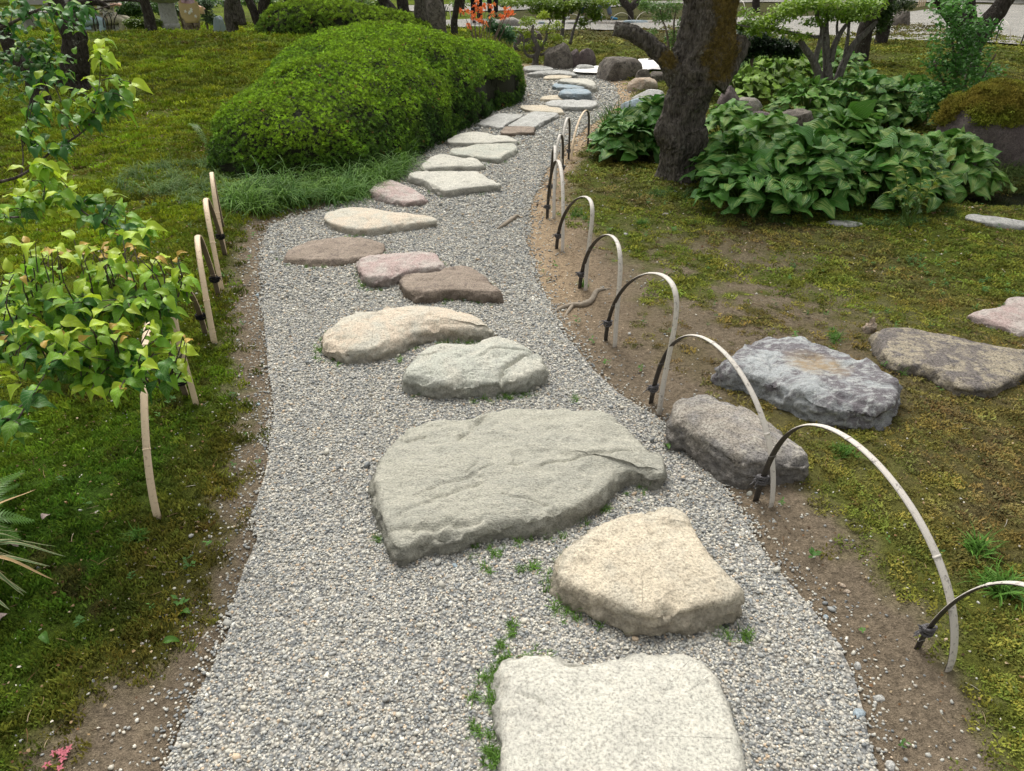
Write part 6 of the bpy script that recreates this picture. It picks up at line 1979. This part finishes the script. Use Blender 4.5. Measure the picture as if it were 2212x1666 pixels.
# ================================================================== people
def skin(name, J, E, mat, parent, sub=1, off=0.0):
    """J: list of (x,y,z,r); E: edges; body grown with a skin modifier, root first"""
    me = bpy.data.meshes.new(name)
    me.from_pydata([j[:3] for j in J], E, [])
    o = bpy.data.objects.new(name, me)
    COL.objects.link(o)
    if parent: o.parent = parent
    if not me.skin_vertices: 
        m0 = o.modifiers.new('skin', 'SKIN')
    for i, j in enumerate(J):
        me.skin_vertices[0].data[i].radius = (j[3] + off, (j[4] if len(j) > 4 else j[3]) + off)
        me.skin_vertices[0].data[i].use_root = (i == 0)
    o.modifiers[0].use_smooth_shade = True
    s = o.modifiers.new('smooth', 'SUBSURF'); s.levels = sub; s.render_levels = sub
    me.materials.append(mat)
    return o
def person(label, loc, rz, pose, shirt, trousers, shoes, hair=True, skirt=None):
    root = empty('person', Vector(loc), label=label, cat='person')
    root.rotation_euler = (0, 0, rz)          # faces +X before turning
    hip, kneeL, ankL, toeL, kneeR, ankR, toeR, chest, neck, head, elL, haL, elR, haR = pose
    H = lambda *a: tuple(a)
    def L(a, b, t): return tuple(a[i] * (1 - t) + b[i] * t for i in range(3))
    shL, shR = (neck[0], neck[1] + .17, neck[2] - .07), (neck[0], neck[1] - .17, neck[2] - .07)
    hpL, hpR = (hip[0], hip[1] + .09, hip[2] - .02), (hip[0], hip[1] - .09, hip[2] - .02)
    J = [(*hip, .11, .13), (*chest, .11, .15), (*neck, .055), (*L(neck, head, .45), .055), (*head, .085, .075), (head[0] + .01, head[1], head[2] + .09, .07, .065),
         (*shL, .055), (*elL, .040), (*haL, .028), (*shR, .055), (*elR, .040), (*haR, .028),
         (*hpL, .085), (*kneeL, .058), (*ankL, .038), (*hpR, .085), (*kneeR, .058), (*ankR, .038)]
    E = [(0, 1), (1, 2), (2, 3), (3, 4), (4, 5), (2, 6), (6, 7), (7, 8), (2, 9), (9, 10), (10, 11), (0, 12), (12, 13), (13, 14), (0, 15), (15, 16), (16, 17)]
    k = len(J)
    for (ha, el, sg) in ((haL, elL, 1), (haR, elR, -1)):
        d = np.array(ha) - np.array(el); d /= np.linalg.norm(d)
        s_ = np.array([0, 1.0, 0]); s_ = s_ - d * (d @ s_); s_ /= np.linalg.norm(s_)
        idx = 8 if sg == 1 else 11
        for f in range(5):
            o_ = (f - 2) * .018
            ln = [.055, .085, .09, .085, .07][f]
            m1 = np.array(ha) + s_ * o_ + d * ln * .55
            m2 = np.array(ha) + s_ * o_ * 1.15 + d * ln + np.array([0, 0, -.02])
            J += [(*m1, .009), (*m2, .007)]
            E += [(idx, k), (k, k + 1)]; k += 2
    skin('body', J, E, M['skin'], root, 2)
    # clothes as slightly larger skins over the same joints
    ch2 = L(hip, chest, .5)
    skin('shirt', [(*L(hip, chest, -.05), .14, .165), (*ch2, .135, .16), (*chest, .135, .18), (*L(chest, neck, .7), .09, .14), (*shL, .075), (*L(shL, elL, .95), .058), (*L(elL, haL, .55), .045), (*shR, .075), (*L(shR, elR, .95), .058), (*L(elR, haR, .55), .045)],
         [(0, 1), (1, 2), (2, 3), (3, 4), (4, 5), (5, 6), (3, 7), (7, 8), (8, 9)], shirt, root, 2)
    skin('trousers' if not skirt else 'skirt', [(*hip, .135, .16), (*hpL, .115), (*L(hpL, kneeL, .6), .092), (*kneeL, .075), (*L(kneeL, ankL, .5), .068), (*L(kneeL, ankL, .93), .064),
         (*hpR, .115), (*L(hpR, kneeR, .6), .092), (*kneeR, .075), (*L(kneeR, ankR, .5), .068), (*L(kneeR, ankR, .93), .064)],
         [(0, 1), (1, 2), (2, 3), (3, 4), (4, 5), (0, 6), (6, 7), (7, 8), (8, 9), (9, 10)], trousers, root, 2)
    for a_, t_ in ((ankL, toeL), (ankR, toeR)):
        heel = (a_[0] - .05 * (t_[0] - a_[0]) / .2, a_[1], a_[2] - .05)
        skin('shoe', [(a_[0], a_[1], a_[2] - .015, .045), (*L(heel, t_, .45), .046, .036), (*t_, .040, .028)], [(0, 1), (1, 2)], shoes, root, 2)
    if hair:
        skin('hair', [(head[0] - .02, head[1], head[2] + .10, .085), (head[0] - .055, head[1], head[2] + .01, .075), (head[0] - .05, head[1], head[2] - .08, .05)], [(0, 1), (1, 2)], M['hair'], root, 2)
    # face: eyes, nose, ears
    fb = MB()
    for sy_ in (-.03, .03):
        fb.tube([np.array(head) + [.070, sy_ - .010, .015], np.array(head) + [.078, sy_, .016], np.array(head) + [.070, sy_ + .010, .015]], [.004, .008, .004], seg=6, n=5)
    obj('eyes', fb.mesh('eyes', M['hair']), root, loc=(0, 0, 0))
    nb = MB().tube([np.array(head) + [.075, 0, .01], np.array(head) + [.098, 0, -.025], np.array(head) + [.078, 0, -.035]], [.008, .012, .008], seg=8, n=8)
    for sy_ in (-.085, .085):
        nb.tube([np.array(head) + [0, sy_, .02], np.array(head) + [-.012, sy_ * 1.08, 0], np.array(head) + [0, sy_, -.025]], [.008, .016, .008], seg=8, n=8)
    obj('nose_and_ears', nb.mesh('nose_and_ears', M['skin']), root, loc=(0, 0, 0))
    return root
SIT = lambda lean, hx: [(0, 0, .50), (.45, .10, .50), (.40, .11, .09), (.60, .12, .03), (.44, -.12, .50), (.36, -.12, .09), (.56, -.13, .03), (.03 + lean * .5, 0, .82), (.06 + lean, 0, 1.03), (.13 + lean, 0, 1.20),
                        (.12 + lean * .7, .24, .76), (hx, .06, .78), (.12 + lean * .7, -.24, .76), (hx, -.05, .78)]
pa = VY(*c1('a', 850, 190), 17.25)
zs = .34 - .47
lightblue = cloth('light_blue_jeans', (.36, .47, .55)); shirtA = cloth('white_shirt_with_blue_print', (.70, .72, .78), (.35, .40, .60)); shoeW = plain('white_shoe', (.6, .6, .6)); shoeD = plain('dark_shoe', (.03, .03, .035))
person('seated person in a blue white print shirt and light jeans bending over a phone', (pa[0], 17.25, zs), -.15, SIT(.12, .36), shirtA, lightblue, shoeW)
khaki = cloth('khaki_trousers', (.34, .32, .24)); shirtB = cloth('pale_floral_shirt', (.55, .52, .45), (.2, .2, .18))
pb = VY(*c1('a', 1075, 190), 17.3)
person('person in khaki trousers sitting at the right end of the bench', (pb[0] - .05, 17.3, zs), -.2, SIT(.10, .34), shirtB, khaki, shoeD)
ph = VY(*c1('a', 965, 65), 17.15)
obj('phone', MB().box((0, 0, 0), (.07, .012, .14), .2).mesh('phone', M['white_slab'], False), loc=Vector(ph), label='white phone held by the bending person on the bench', cat='phone')
# standing woman with bag and book
STAND = [(0, 0, .90), (.02, .09, .48), (0, .09, .09), (.18, .10, .03), (.02, -.09, .48), (-.02, -.09, .09), (.16, -.10, .03), (0, 0, 1.18), (.02, 0, 1.42), (.05, 0, 1.60),
         (-.02, .26, 1.14), (.24, .12, 1.10), (.02, -.26, 1.12), (.28, -.10, 1.06)]
pw = VY(*c1('a', 1870, 130), 16.6)
zw = VY(*c1('a', 1940, 92), 16.5)[2] - 1.08
lav = cloth('lavender_jacket', (.40, .30, .37)); skirtm = cloth('brown_patterned_skirt', (.26, .21, .17), (.14, .11, .10))
person('standing woman in a lavender jacket and patterned brown skirt with a handbag', (pw[0] - .05, 16.6, zw), -.12, STAND, lav, skirtm, shoeD, skirt=True)
def handbag():
    m_ = plain('straw_coloured_bag', (.50, .38, .20), .8, .4, 60)
    c = VY(*c1('a', 1860, 120), 16.25)
    root = empty('handbag', Vector(c), label='straw coloured handbag with white flowers on the arm of the standing woman', cat='handbag')
    V, UVv = [], []
    nu, nv = 24, 10
    for j in range(nv):
        v = j / (nv - 1)
        w = .28 + .08 * math.sin(v * math.pi * .8) - (.06 if v < .15 else 0)
        zz = -.19 + .34 * v
        for i in range(nu):
            a = 2 * math.pi * i / nu
            V.append((w * .5 * np.sign(math.cos(a)) * abs(math.cos(a)) ** .6 * 1.15, .07 * math.sin(a) * (1.1 - .5 * v), zz + .05 * math.cos(a) ** 2 * v))
    F = grid_faces(nu, nv, True).tolist() + [list(range(nu))[::-1]]
    obj('bag_body', mesh('bag_body', np.array(V) + c, F, m_), root)
    mb = MB().tube([c + [-.15, 0, .14], c + [-.12, 0, .36], c + [0, .02, .46], c + [.12, 0, .36], c + [.15, 0, .14]], [.012] * 5, seg=8, n=24)
    obj('strap', mb.mesh('strap', m_), root)
    fl = MB()
    for k in range(6):
        q = c + [random.uniform(-.06, .14), -.085, random.uniform(-.08, .08)]
        a = np.linspace(0, 2 * np.pi, 11)[:-1]
        r_ = .028 * (1 + .35 * np.cos(a * 5))
        fl.add(np.concatenate([np.stack([q[0] + r_ * np.cos(a), np.full(10, q[1]), q[2] + r_ * np.sin(a)], 1), [q + [0, -.006, 0]]]), [[i, (i + 1) % 10, 10] for i in range(10)])
    obj('flower_print', fl.mesh('flower_print', M['white_slab']), root)
    b = VY(*c1('a', 1962, 102), 16.35)
    obj('book', MB().box((0, 0, 0), (.16, .02, .13), -.1).mesh('book', plain('buff_paper', (.62, .50, .34)), False), loc=Vector(b), label='buff paper guide book held by the standing woman', cat='book')
handbag()
# walking person: only the legs are in the picture
pwk = G(*c1('c', 1655, 180))
jeans = cloth('faded_grey_blue_jeans', (.18, .22, .30)); shoeB = plain('bright_blue_trainers', (.03, .22, .42)); 
WALK = lambda s: [(0, 0, .92), (.12 * s, .09, .50), (-.10 * s, .09, .13), (.09 * s, .09, .05), (.16 * s, -.09, .50), (.30 * s, -.09, .10), (.50 * s, -.09, .04), (.02 * s, 0, 1.20), (.04 * s, 0, 1.44), (.07 * s, 0, 1.62),
         (-.05, .26, 1.16), (.10, .26, .95), (.05, -.26, 1.16), (-.08, -.24, .94)]
person('walking person in grey blue jeans and bright blue trainers on the far path', (pwk[0] - .42, pwk[1], pwk[2]), 0, WALK(1), cloth('grey_shirt', (.3, .3, .32)), jeans, shoeB)
pdk = G(*c1('c', 1400, 190))
person('walking person in dark trousers half hidden by the green boughs', (pdk[0] - .1, pdk[1] + .3, pdk[2]), 3.0, WALK(1), cloth('navy_shirt', (.02, .03, .07)), cloth('navy_trousers', (.012, .02, .045)), shoeW)
pdk = G(*c1('c', 440, 215))
person('person in black standing behind the orange flowers', (pdk[0], pdk[1], pdk[2]), 1.2, STAND, cloth('black_coat', (.012, .012, .02)), cloth('black_trousers', (.01, .01, .014)), shoeD)
pdk = G(*c1('c', 580, 170))
person('second person in black behind the orange flowers, a step to the right', (pdk[0], pdk[1] + .5, pdk[2]), 1.8, STAND, cloth('black_jacket', (.014, .014, .022)), cloth('dark_grey_trousers', (.02, .02, .024)), shoeD)

# ================================================================== small plants, roots, twigs, fallen things
# weeds round the feet of the stones
def stone_weeds():
    X, Y = [], []
    for P, b in STONES[:14]:
        n = len(P)
        for k in range(n):
            if RNG.random() < .32 * max(0, vnoise(np.array([[P[k, 0] * 5, P[k, 1] * 5, 2.0]]))[0] + .15) and P[k, 1] > .9:
                for _ in range(2):
                    X.append(P[k, 0] + RNG.normal(0, .016)); Y.append(P[k, 1] + RNG.normal(0, .016) - .01)
    # the line of tufts left of the lowest slab and below the big slab
    for (tg, x, y, s, n) in (('H', 1100, 730, 12, 7), ('H', 1105, 790, 14, 9), ('H', 1030, 860, 14, 8), ('H', 1040, 950, 18, 12), ('H', 1020, 1030, 16, 10), ('H', 995, 1120, 16, 8), ('H', 910, 1080, 18, 7), ('H', 860, 1200, 18, 6), ('H', 985, 1210, 22, 10), ('H', 1000, 1310, 22, 10), ('H', 855, 1390, 26, 12), ('H', 965, 1440, 22, 8), ('H', 985, 1540, 24, 16), ('H', 990, 1620, 24, 14),
                             ('H', 870, 225, 22, 10), ('H', 1000, 250, 24, 8), ('H', 1240, 350, 24, 10), ('H', 1160, 365, 16, 6), ('H', 940, 370, 14, 6), ('E', 1060, 900, 22, 14), ('E', 500, 560, 20, 12), ('E', 870, 480, 22, 12), ('E', 780, 520, 20, 8), ('E', 1500, 935, 16, 6), ('E', 1950, 1530, 30, 10), ('E', 1700, 1640, 24, 10), ('E', 880, 260, 20, 8), ('E', 690, 270, 16, 8), ('E', 240, 190, 20, 8), ('E', 390, 670, 9, 5), ('I', 410, 800, 18, 10), ('H', 240, 170, 10, 6), ('H', 1850, 770, 14, 6)):
        for k in range(n):
            q = G(*c1(tg, x + RNG.normal(0, s), y + RNG.normal(0, s)))
            X.append(q[0]); Y.append(q[1])
    X, Y = np.array(X), np.array(Y)
    n = len(X)
    scatter('weed_tufts', TUS_UP, np.stack([X, Y, terrain(X, Y) + .002], 1), np.stack([RNG.normal(0, .3, n), RNG.normal(0, .3, n), RNG.uniform(0, 6.28, n)], 1), RNG.uniform(.22, .62, n),
            np.array([.11, .22, .035]) * RNG.uniform(.6, 1.4, (n, 1)), kind='stuff')
stone_weeds()
# small broad leaved seedlings on the moss
def seedling_proto(i):
    r = np.random.default_rng(600 + i)
    V, F = [], []
    for k in range(6 + i):
        a = k * 2.1 + r.uniform(-.4, .4)
        el = r.uniform(.05, .6)
        d = np.array([math.cos(a) * math.cos(el), math.sin(a) * math.cos(el), math.sin(el)])
        s = np.array([-math.sin(a), math.cos(a), 0]) * .0042
        L = r.uniform(.012, .022)
        o = np.array([0, 0, .004 + .004 * k * r.random()])
        b = len(V)
        V += [o, o + d * L * .5 + s, o + d * L * .55 + [0, 0, -.001], o + d * L * .5 - s, o + d * L + [0, 0, -.002]]
        F += [[b, b + 1, b + 2], [b, b + 2, b + 3], [b + 1, b + 4, b + 2], [b + 2, b + 4, b + 3]]
    return mesh('seedling_%d' % i, np.array(V), F, M['blade'], False)
SEED = [seedling_proto(i) for i in range(4)]
def seedlings():
    X = RNG.uniform(-3.5, 4.5, 9000); Y = RNG.uniform(.6, 6.0, 9000)
    g, col, mo, d = zone_col(X, Y)
    pr = .10 * (d > .04) + .25 * (n2(X, Y, .35, 2, 90) > .35) * (d > .06) + .35 * (np.exp(-((d - .12) / .08) ** 2)) * (n2(X, Y, .25, 2, 91) > .1)
    pr = pr + .9 * ((X > 2.0) & (Y > 3.4) & (n2(X, Y, .6, 2, 92) > .05))
    k = (RNG.random(len(X)) < pr * .5) & (d > 0.02)
    X, Y = X[k], Y[k]; n = len(X)
    scatter('seedlings', SEED, np.stack([X, Y, terrain(X, Y) + .006], 1), np.stack([RNG.normal(0, .2, n), RNG.normal(0, .2, n), RNG.uniform(0, 6.28, n)], 1), RNG.uniform(.6, 1.5, n),
            np.array([.08, .18, .04]) * RNG.uniform(.6, 1.4, (n, 1)), kind='stuff')
    k = (RNG.random(9000) < .05)
seedlings()
# grass tufts on the right moss
for i, (tg, x, y, s, nn, lb) in enumerate([('F', 1040, 1270, 60, 14, 'fine bright grass tuft on the moss under the largest right hoop'), ('I', 2050, 480, 90, 20, 'long fine grass tuft near the right edge beside the largest hoop leg'), ('F', 1430, 740, 30, 16, 'grass tuft between the mottled and the dark brown stone'),
                                      ('F', 980, 530, 40, 16, 'grass tuft behind the mottled stone'), ('B', 1950, 1455, 26, 22, 'round bright clover tuft on the dirt behind the hoops'), ('I', 1900, 240, 40, 12, 'thin grass blades at the right of the largest hoop'),
                                      ('B', 1540, 1400, 40, 18, 'dark green grass tuft under the rounded hoop'), ('E', 1560, 190, 30, 10, 'grass at the foot of the hoop near the bare root'), ('G', 900, 150, 30, 10, 'grass tuft on the left moss near the foot of the nearest hoop')]):
    q = np.array([G(*c1(tg, x + RNG.normal(0, s) * .6, y + RNG.normal(0, s) * .4)) for _ in range(nn)])
    scatter('grass_tuft', TUS_UP, q, np.stack([RNG.normal(0, .25, nn), RNG.normal(0, .25, nn), RNG.uniform(0, 6.28, nn)], 1), RNG.uniform(.5, 1.1, nn) * (1.6 if i in (1, 5) else 1), np.array([.09, .20, .03]) * RNG.uniform(.7, 1.3, (nn, 1)), label=lb, cat='grass tuft', kind='stuff')

def root_thing(label, tg, lines, mat='bare_root', name='bare_root', cat='root'):
    mb = MB()
    p0 = None
    for L in lines:
        P = []
        for x, y, w, h in L:
            g = G(*c1(tg, x, y)); g[2] += h; P.append(g)
        if p0 is None: p0 = P[0]
        mb.tube(P, [l[2] for l in L], seg=12, n=len(L) * 8, amp=.28, freq=40, seed=3)
    root = obj(name, mb.mesh(name, M[mat]), label=label, cat=cat)
    return root
M['bare_root'] = plain('bare_grey_root', (.27, .23, .18), .85, .6, 60, .3)
root_thing('bare forked grey root snaking over the dirt by a bamboo hoop', 'E', [[(1365, 375, .004, 0), (1410, 345, .010, .006), (1490, 322, .012, .010), (1570, 318, .014, .010), (1620, 290, .014, .010), (1650, 235, .013, .008), (1690, 215, .008, .004), (1750, 205, .003, 0)], [(1500, 320, .010, .008), (1470, 360, .008, .006), (1440, 400, .003, 0)]])
root_thing('short grey stick lying on the gravel beyond the cream teardrop stone', 'B', [[(1010, 1490, .006, .008), (1060, 1465, .012, .014), (1110, 1430, .014, .014), (1140, 1408, .010, .012), (1158, 1415, .004, .008)]], name='stick', cat='stick')
# larger loose stones by the gravel edge
lo = [('I', 1280, 1195, 45, 'lightgrey', 'biggest loose grey stone lying on the dirt at the lower right'), ('I', 1150, 1300, 60, 'blue', 'flat blue grey stone at the lower right gravel edge'), ('I', 1360, 1640, 50, 'lightgrey', 'loose stone at the very bottom right'),
      ('I', 1010, 855, 36, 'lightgrey', 'pale loose stone at the gravel edge below the wedge shaped one'), ('H', 735, 335, 27, 'blue', 'blue pebble below the very large slab'), ('H', 700, 405, 26, 'lightgrey', 'grey green pebble below the very large slab'), ('H', 290, 215, 32, 'green', 'flat greenish pebble at the left corner of the very large slab'),
      ('H', 915, 700, 30, 'lightgrey', 'flat grey pebble lying on the open gravel'), ('H', 1190, 697, 28, 'lightgrey', 'flat pebble left of the cream wedge shaped stone'), ('H', 160, 732, 20, 'blue', 'dark pebble on the open gravel at the left'), ('F', 440, 1530, 28, 'green', 'greenish loose stone beside the rope tied hoop leg'),
      ('I', 1140, 985, 36, 'lightgrey', 'pale loose stone between gravel and dirt on the right'), ('I', 935, 668, 24, 'blue', 'slim bluish stone half in the dirt on the right'), ('I', 1045, 465, 26, 'tan', 'orange loose stone on the dirt strip'), ('I', 1070, 505, 28, 'tan', 'second orange loose stone on the dirt strip, broader'),
      ('D', 1670, 955, 22, 'blue', 'bluish pebble on the left dirt strip'), ('D', 1665, 245, 20, 'blue', 'bluish pebble high on the left dirt strip'), ('B', 1845, 1515, 22, 'lightgrey', 'small white stone on the dirt behind the hoops'), ('B', 2105, 1385, 28, 'greybrown', 'small grey stone on the moss behind the hoops'), ('G', 1210, 1105, 24, 'lightgrey', 'grey pebble on the dirt at the lower left'),
      ('F', 1550, 905, 16, 'lightgrey', 'white pebble on the moss below the dark brown stone'), ('E', 1290, 860, 18, 'cream', 'cream pebble right of the split greenish stone'), ('H', 2050, 560, 8, 'tan', 'tiny tan pebble on the cream wedge shaped stone')][:-1]
for i, (tg, x, y, w, m_, lb) in enumerate(lo):
    boulder(lb, tg, (x - w * .8, y - w * .35, x + w * .8, y + w * .45), SM[m_], .8, 60 + i, 2.6, 4, i * .7, name='loose_stone', group='loose stones larger than the gravel', amp=.08, cat='stone', sink=.02)

# moss cap of the rock at the right edge and moss on the crest
def moss_cap():
    n = 9000
    co = MV
    me = moundr.data
    nv = np.zeros(len(me.vertices) * 3, np.float32); me.vertices.foreach_get('normal', nv); nv = nv.reshape(-1, 3)
    lim = mc[2] + ms[2] * .52 + .10 * fbm(co * 5, 2, 3)
    cand = np.where((co[:, 2] > lim + .15 * ms[2] * (co[:, 1] < mc[1])))[0]
    s = RNG.choice(cand, n)
    P = co[s] + RNG.normal(0, .030, (n, 3)) * [1, 1, .2]
    P[:, 2] -= .006
    a = fbm(P * 7, 2, 9)[:, None]
    c = (np.array([.24, .20, .035]) * (1 - np.clip(a + .5, 0, 1)) + np.array([.19, .23, .028]) * np.clip(a + .5, 0, 1)) * RNG.uniform(.6, 1.4, (n, 1))
    scatter('moss_cap', MOSS, P - np.array(wloc(moundr)), eul_from_z(nv[s], RNG.uniform(0, 6.28, n)), RNG.uniform(1.0, 1.9, n), c, moundr, loc=(0, 0, 0), kind='stuff')
moss_cap()

# leaf sapling in front of the striped leaves
def sapling():
    f = G(1965, 490)
    root = empty('sapling', Vector(f), label='small upright yellow green sapling in front of the striped leaf plants', cat='sapling')
    rg = random.Random(9)
    mb = MB()
    sl = leaf_mesh('leaf', .062, .026, 'plum_leaf', 3, 6, .8, .25, .35, 0, .3)
    for k, (x, y) in enumerate([(1935, 372), (1950, 352), (1990, 365), (2032, 385), (2045, 352), (1975, 400), (2010, 410), (1925, 415)]):
        tip = VY(x, y, f[1] + rg.uniform(-.05, .05))
        st = f + [rg.uniform(-.03, .03), 0, 0]
        mid = (st + tip) / 2 + [rg.uniform(-.03, .03), rg.uniform(-.04, .04), .03]
        mb.tube([st, mid, tip], [.004, .003, .0015], seg=5, n=8, cap=False)
        C = catmull(np.array([st, mid, tip]), 12)
        for j in range(9):
            p = C[11 - j]
            a = j * 2.4 + rg.uniform(-.4, .4)
            el = rg.uniform(.0, .8)
            d = (math.cos(a) * math.cos(el), math.sin(a) * math.cos(el), math.sin(el))
            place(sl, 'leaf', root, p - f, d, (rg.uniform(-.3, .3), rg.uniform(-.5, 0), 1), rg.uniform(.75, 1.25), [c * rg.uniform(.85, 1.15) for c in ((.17, .24, .02) if j < 6 else (.07, .16, .03))])
    obj('stems', mb.mesh('stems', M['stalk']), root)
sapling()

# ferns and variegated strap leaves at the left edge
def fern(label, base, fronds, z=None):
    f = G(*base)
    root = empty('fern', Vector(f), label=label, cat='fern')
    for (x, y, hgt) in fronds:
        tip = G(x, y); tip[2] += hgt
        P = catmull(np.array([f, (f + tip) / 2 + [0, 0, .07], tip]), 26)
        V, F = [], []
        for i in range(2, 26):
            t = P[min(i + 1, 25)] - P[i - 1]; t /= np.linalg.norm(t)
            s = np.cross(t, [0, 0, 1.0]); s /= np.linalg.norm(s)
            L = .042 * math.sin(math.pi * min(1, (i + 2) / 28)) ** .8
            for sg in (-1, 1):
                d = s * sg + t * .45
                b = len(V)
                V += [P[i] - t * .0028, P[i] + d * L * .5 - t * .004 + [0, 0, .001], P[i] + d * L + [0, 0, -.004], P[i] + d * L * .5 + t * .004 + [0, 0, .001], P[i] + t * .0028]
                F += [[b, b + 1, b + 3, b + 4], [b + 1, b + 2, b + 3]]
        n0 = len(V)
        blade_strip(list(P), .0012, V, F)
        obj('frond', mesh('frond', np.array(V), F, M['fern'], False), root)
M['fern'] = NT('fern_green').leafy((.085, .20, .025), .35)
fern('bright green fern at the left edge above the strap leaves', (-60, 1190), [(62, 1048, .06), (48, 1072, .05), (40, 1090, .04), (78, 1140, .03), (50, 1180, .03), (20, 1130, .08)])
fern('lone fern frond poking from the base of the big clipped mound', (450, 318), [(415, 300, .14)])
def straps():
    f = G(-90, 1330)
    root = empty('strap_leaf_plant', Vector(f), label='clump of long cream edged strap leaves cut off by the left edge', cat='leafy plant')
    rg = random.Random(3)
    for i, (x, y, m_) in enumerate([(125, 1192, 0), (60, 1170, 0), (148, 1215, 0), (122, 1252, 0), (125, 1275, 1), (80, 1250, 0), (65, 1295, 0), (65, 1312, 0), (40, 1215, 0), (90, 1085, 1), (38, 1350, 0), (55, 1225, 0), (100, 1205, 0), (30, 1270, 1), (35, 1170, 0)]):
        tip = G(x, y); tip[2] += rg.uniform(.01, .06)
        st = f + [rg.uniform(-.04, .04), rg.uniform(-.05, .05), 0]
        mid = (st + tip) / 2 + [0, 0, rg.uniform(.10, .16)]
        P = catmull(np.array([st, mid, tip]), 16)
        V, F, U = [], [], []
        for k, p in enumerate(P):
            t = P[min(k + 1, 15)] - P[max(k - 1, 0)]
            s = np.cross(t, [0, 0, 1.0]); s /= np.linalg.norm(s)
            w = .0065 * math.sin(math.pi * (.12 + .88 * k / 15)) ** .5 + .0004
            for a in (-1, -.5, 0, .5, 1):
                V.append(p + s * a * w + [0, 0, abs(a) * w * .5]); U.append((a, k / 15))
        me = mesh('leaf', np.array(V), grid_faces(5, 16), M['strap_dry'] if m_ else M['strap'], True, uv=U)
        obj('leaf', me, root, label='dry tan strap leaf' if m_ else None)
def mk_strap():
    m = NT('cream_edged_strap_leaf')
    sep = m.n('SeparateXYZ'); m.put(sep.inputs[0], m.attr('uvp', out='Vector'))
    ax = m.math('ABSOLUTE', sep.outputs[0])
    st = m.noise(m.map(m.attr('uvp', out='Vector'), (4, .6, 1)), 3, 2)
    base = m.mix(m.ramp(m.math('ADD', ax, m.math('MULTIPLY', st, .5)), [(.8, 0.0), (.95, 1.0)]), (.13, .22, .09), (.50, .48, .27))
    return m.leafy(base, .25)
M['strap'] = mk_strap()
M['strap_dry'] = plain('dry_strap_leaf', (.42, .30, .15), .7, .2, 50, .25)
straps()
# fallen dry leaves
dl = leaf_mesh('dry_leaf', .045, .028, 'dry_leaf_mat', 5, 7, .8, .5, 1.2, 1, .3) if False else None
M['dry'] = plain('dry_fallen_leaf', (.30, .24, .22), .85, .3, 60, .3)
for i, (tg, x, y, lb, c) in enumerate([('G', 285, 60, 'curled grey brown fallen leaf on the left moss', 0), ('G', 130, 235, 'dull purple fallen leaf beside the strap leaves', 0), ('G', 70, 670, 'pale dry fallen leaf low at the left', 0), ('G', 290, 795, 'small green fallen leaf on the lower left moss', 1), ('G', 1065, 860, 'twisted pale green fallen leaf near the gravel at the lower left', 1), ('E', 2120, 1265, 'single deep green leaf lying on gravel right of the very large slab', 1), ('G', 1240, 665, 'thin green fallen leaf at the left gravel edge', 1)]):
    g = G(*c1(tg, x, y)); 
    me = leaf_mesh('fallen_leaf', .045, .022, 'strap_dry', 5, 7, .8, .4, [1.1, .6][i % 2], .5, .3, .3, i)
    me.materials.clear(); me.materials.append(M['dry'] if not c else M['fern'])
    o = obj('fallen_leaf', me, loc=Vector(g) + Vector((0, 0, .014)), label=lb, cat='fallen leaf')
    o.rotation_euler = (0.1, 0.2, i * 1.3)
# the pink ground flower at the bottom left
def pinkflower():
    g = G(*c1('G', 398, 1600))
    root = empty('pink_sedum', Vector(g), label='tiny cluster of pink rosettes on the moss at the bottom left corner', cat='small plant')
    pm = leaf_mesh('petal', .010, .006, 'petal', 3, 4, .8, .2, .2)
    for k in range(9):
        o = Vector((random.uniform(-.02, .02), random.uniform(-.025, .025), .008))
        for q in range(5):
            a = q * 1.2566
            place(pm, 'petal', root, o, (math.cos(a), math.sin(a), .4), (0, 0, 1), random.uniform(.8, 1.2), (.52, .16, .20))
pinkflower()

# litter: crumbs of soil, dry moss, leaf scraps and needles lying on moss and dirt
def litter():
    def flake(i):
        r = np.random.default_rng(800 + i)
        if i < 3:
            V = np.array([(-.5, -.2, 0), (0, -.35, .12), (.5, 0, .05), (.1, .3, .15), (-.4, .25, 0)]) + r.normal(0, .06, (5, 3))
            F = [[0, 1, 2, 3, 4]]
        else:
            V, F = [], []
            P = [np.array([-1.6, 0, 0.05]), np.array([0, .15 * r.random(), .15]), np.array([1.6, -.1, .05])]
            v, f = tube(P, [.07, .08, .04], seg=4, n=5)
            V, F = v, fixdeg(f)
        return mesh('flake_%d' % i, V, F, M['litter'], False)
    M['litter'] = mk_inst('litter_brown', 0.9, 0.1)
    K = [flake(i) for i in range(5)]
    X = RNG.uniform(-4.5, 5.0, 60000); Y = RNG.uniform(.5, 8.5, 60000)
    d = sdist(X, Y, PATH)
    dens = np.where(d > .03, .55 * (0.45 + 0.9 * np.clip(n2(X, Y, .4, 3, 95) + .3, 0, 1)), .012)
    k = RNG.random(len(X)) < dens
    X, Y, d = X[k], Y[k], d[k]; n = len(X)
    D = np.hypot(X, Y)
    base = np.array([(.16, .09, .045), (.26, .18, .10), (.08, .05, .03), (.34, .27, .17), (.45, .42, .36)])
    c = base[RNG.choice(5, n, p=[.3, .25, .25, .15, .05])] * RNG.uniform(.7, 1.3, (n, 1))
    scatter('litter', K, np.stack([X, Y, terrain(X, Y) + .006 + .004 * (X < 0)], 1), np.stack([RNG.normal(0, .3, n), RNG.normal(0, .3, n), RNG.uniform(0, 6.28, n)], 1),
            RNG.uniform(.004, .012, n) * np.clip(D / 3, 1, 2.2), c, kind='stuff')
litter()
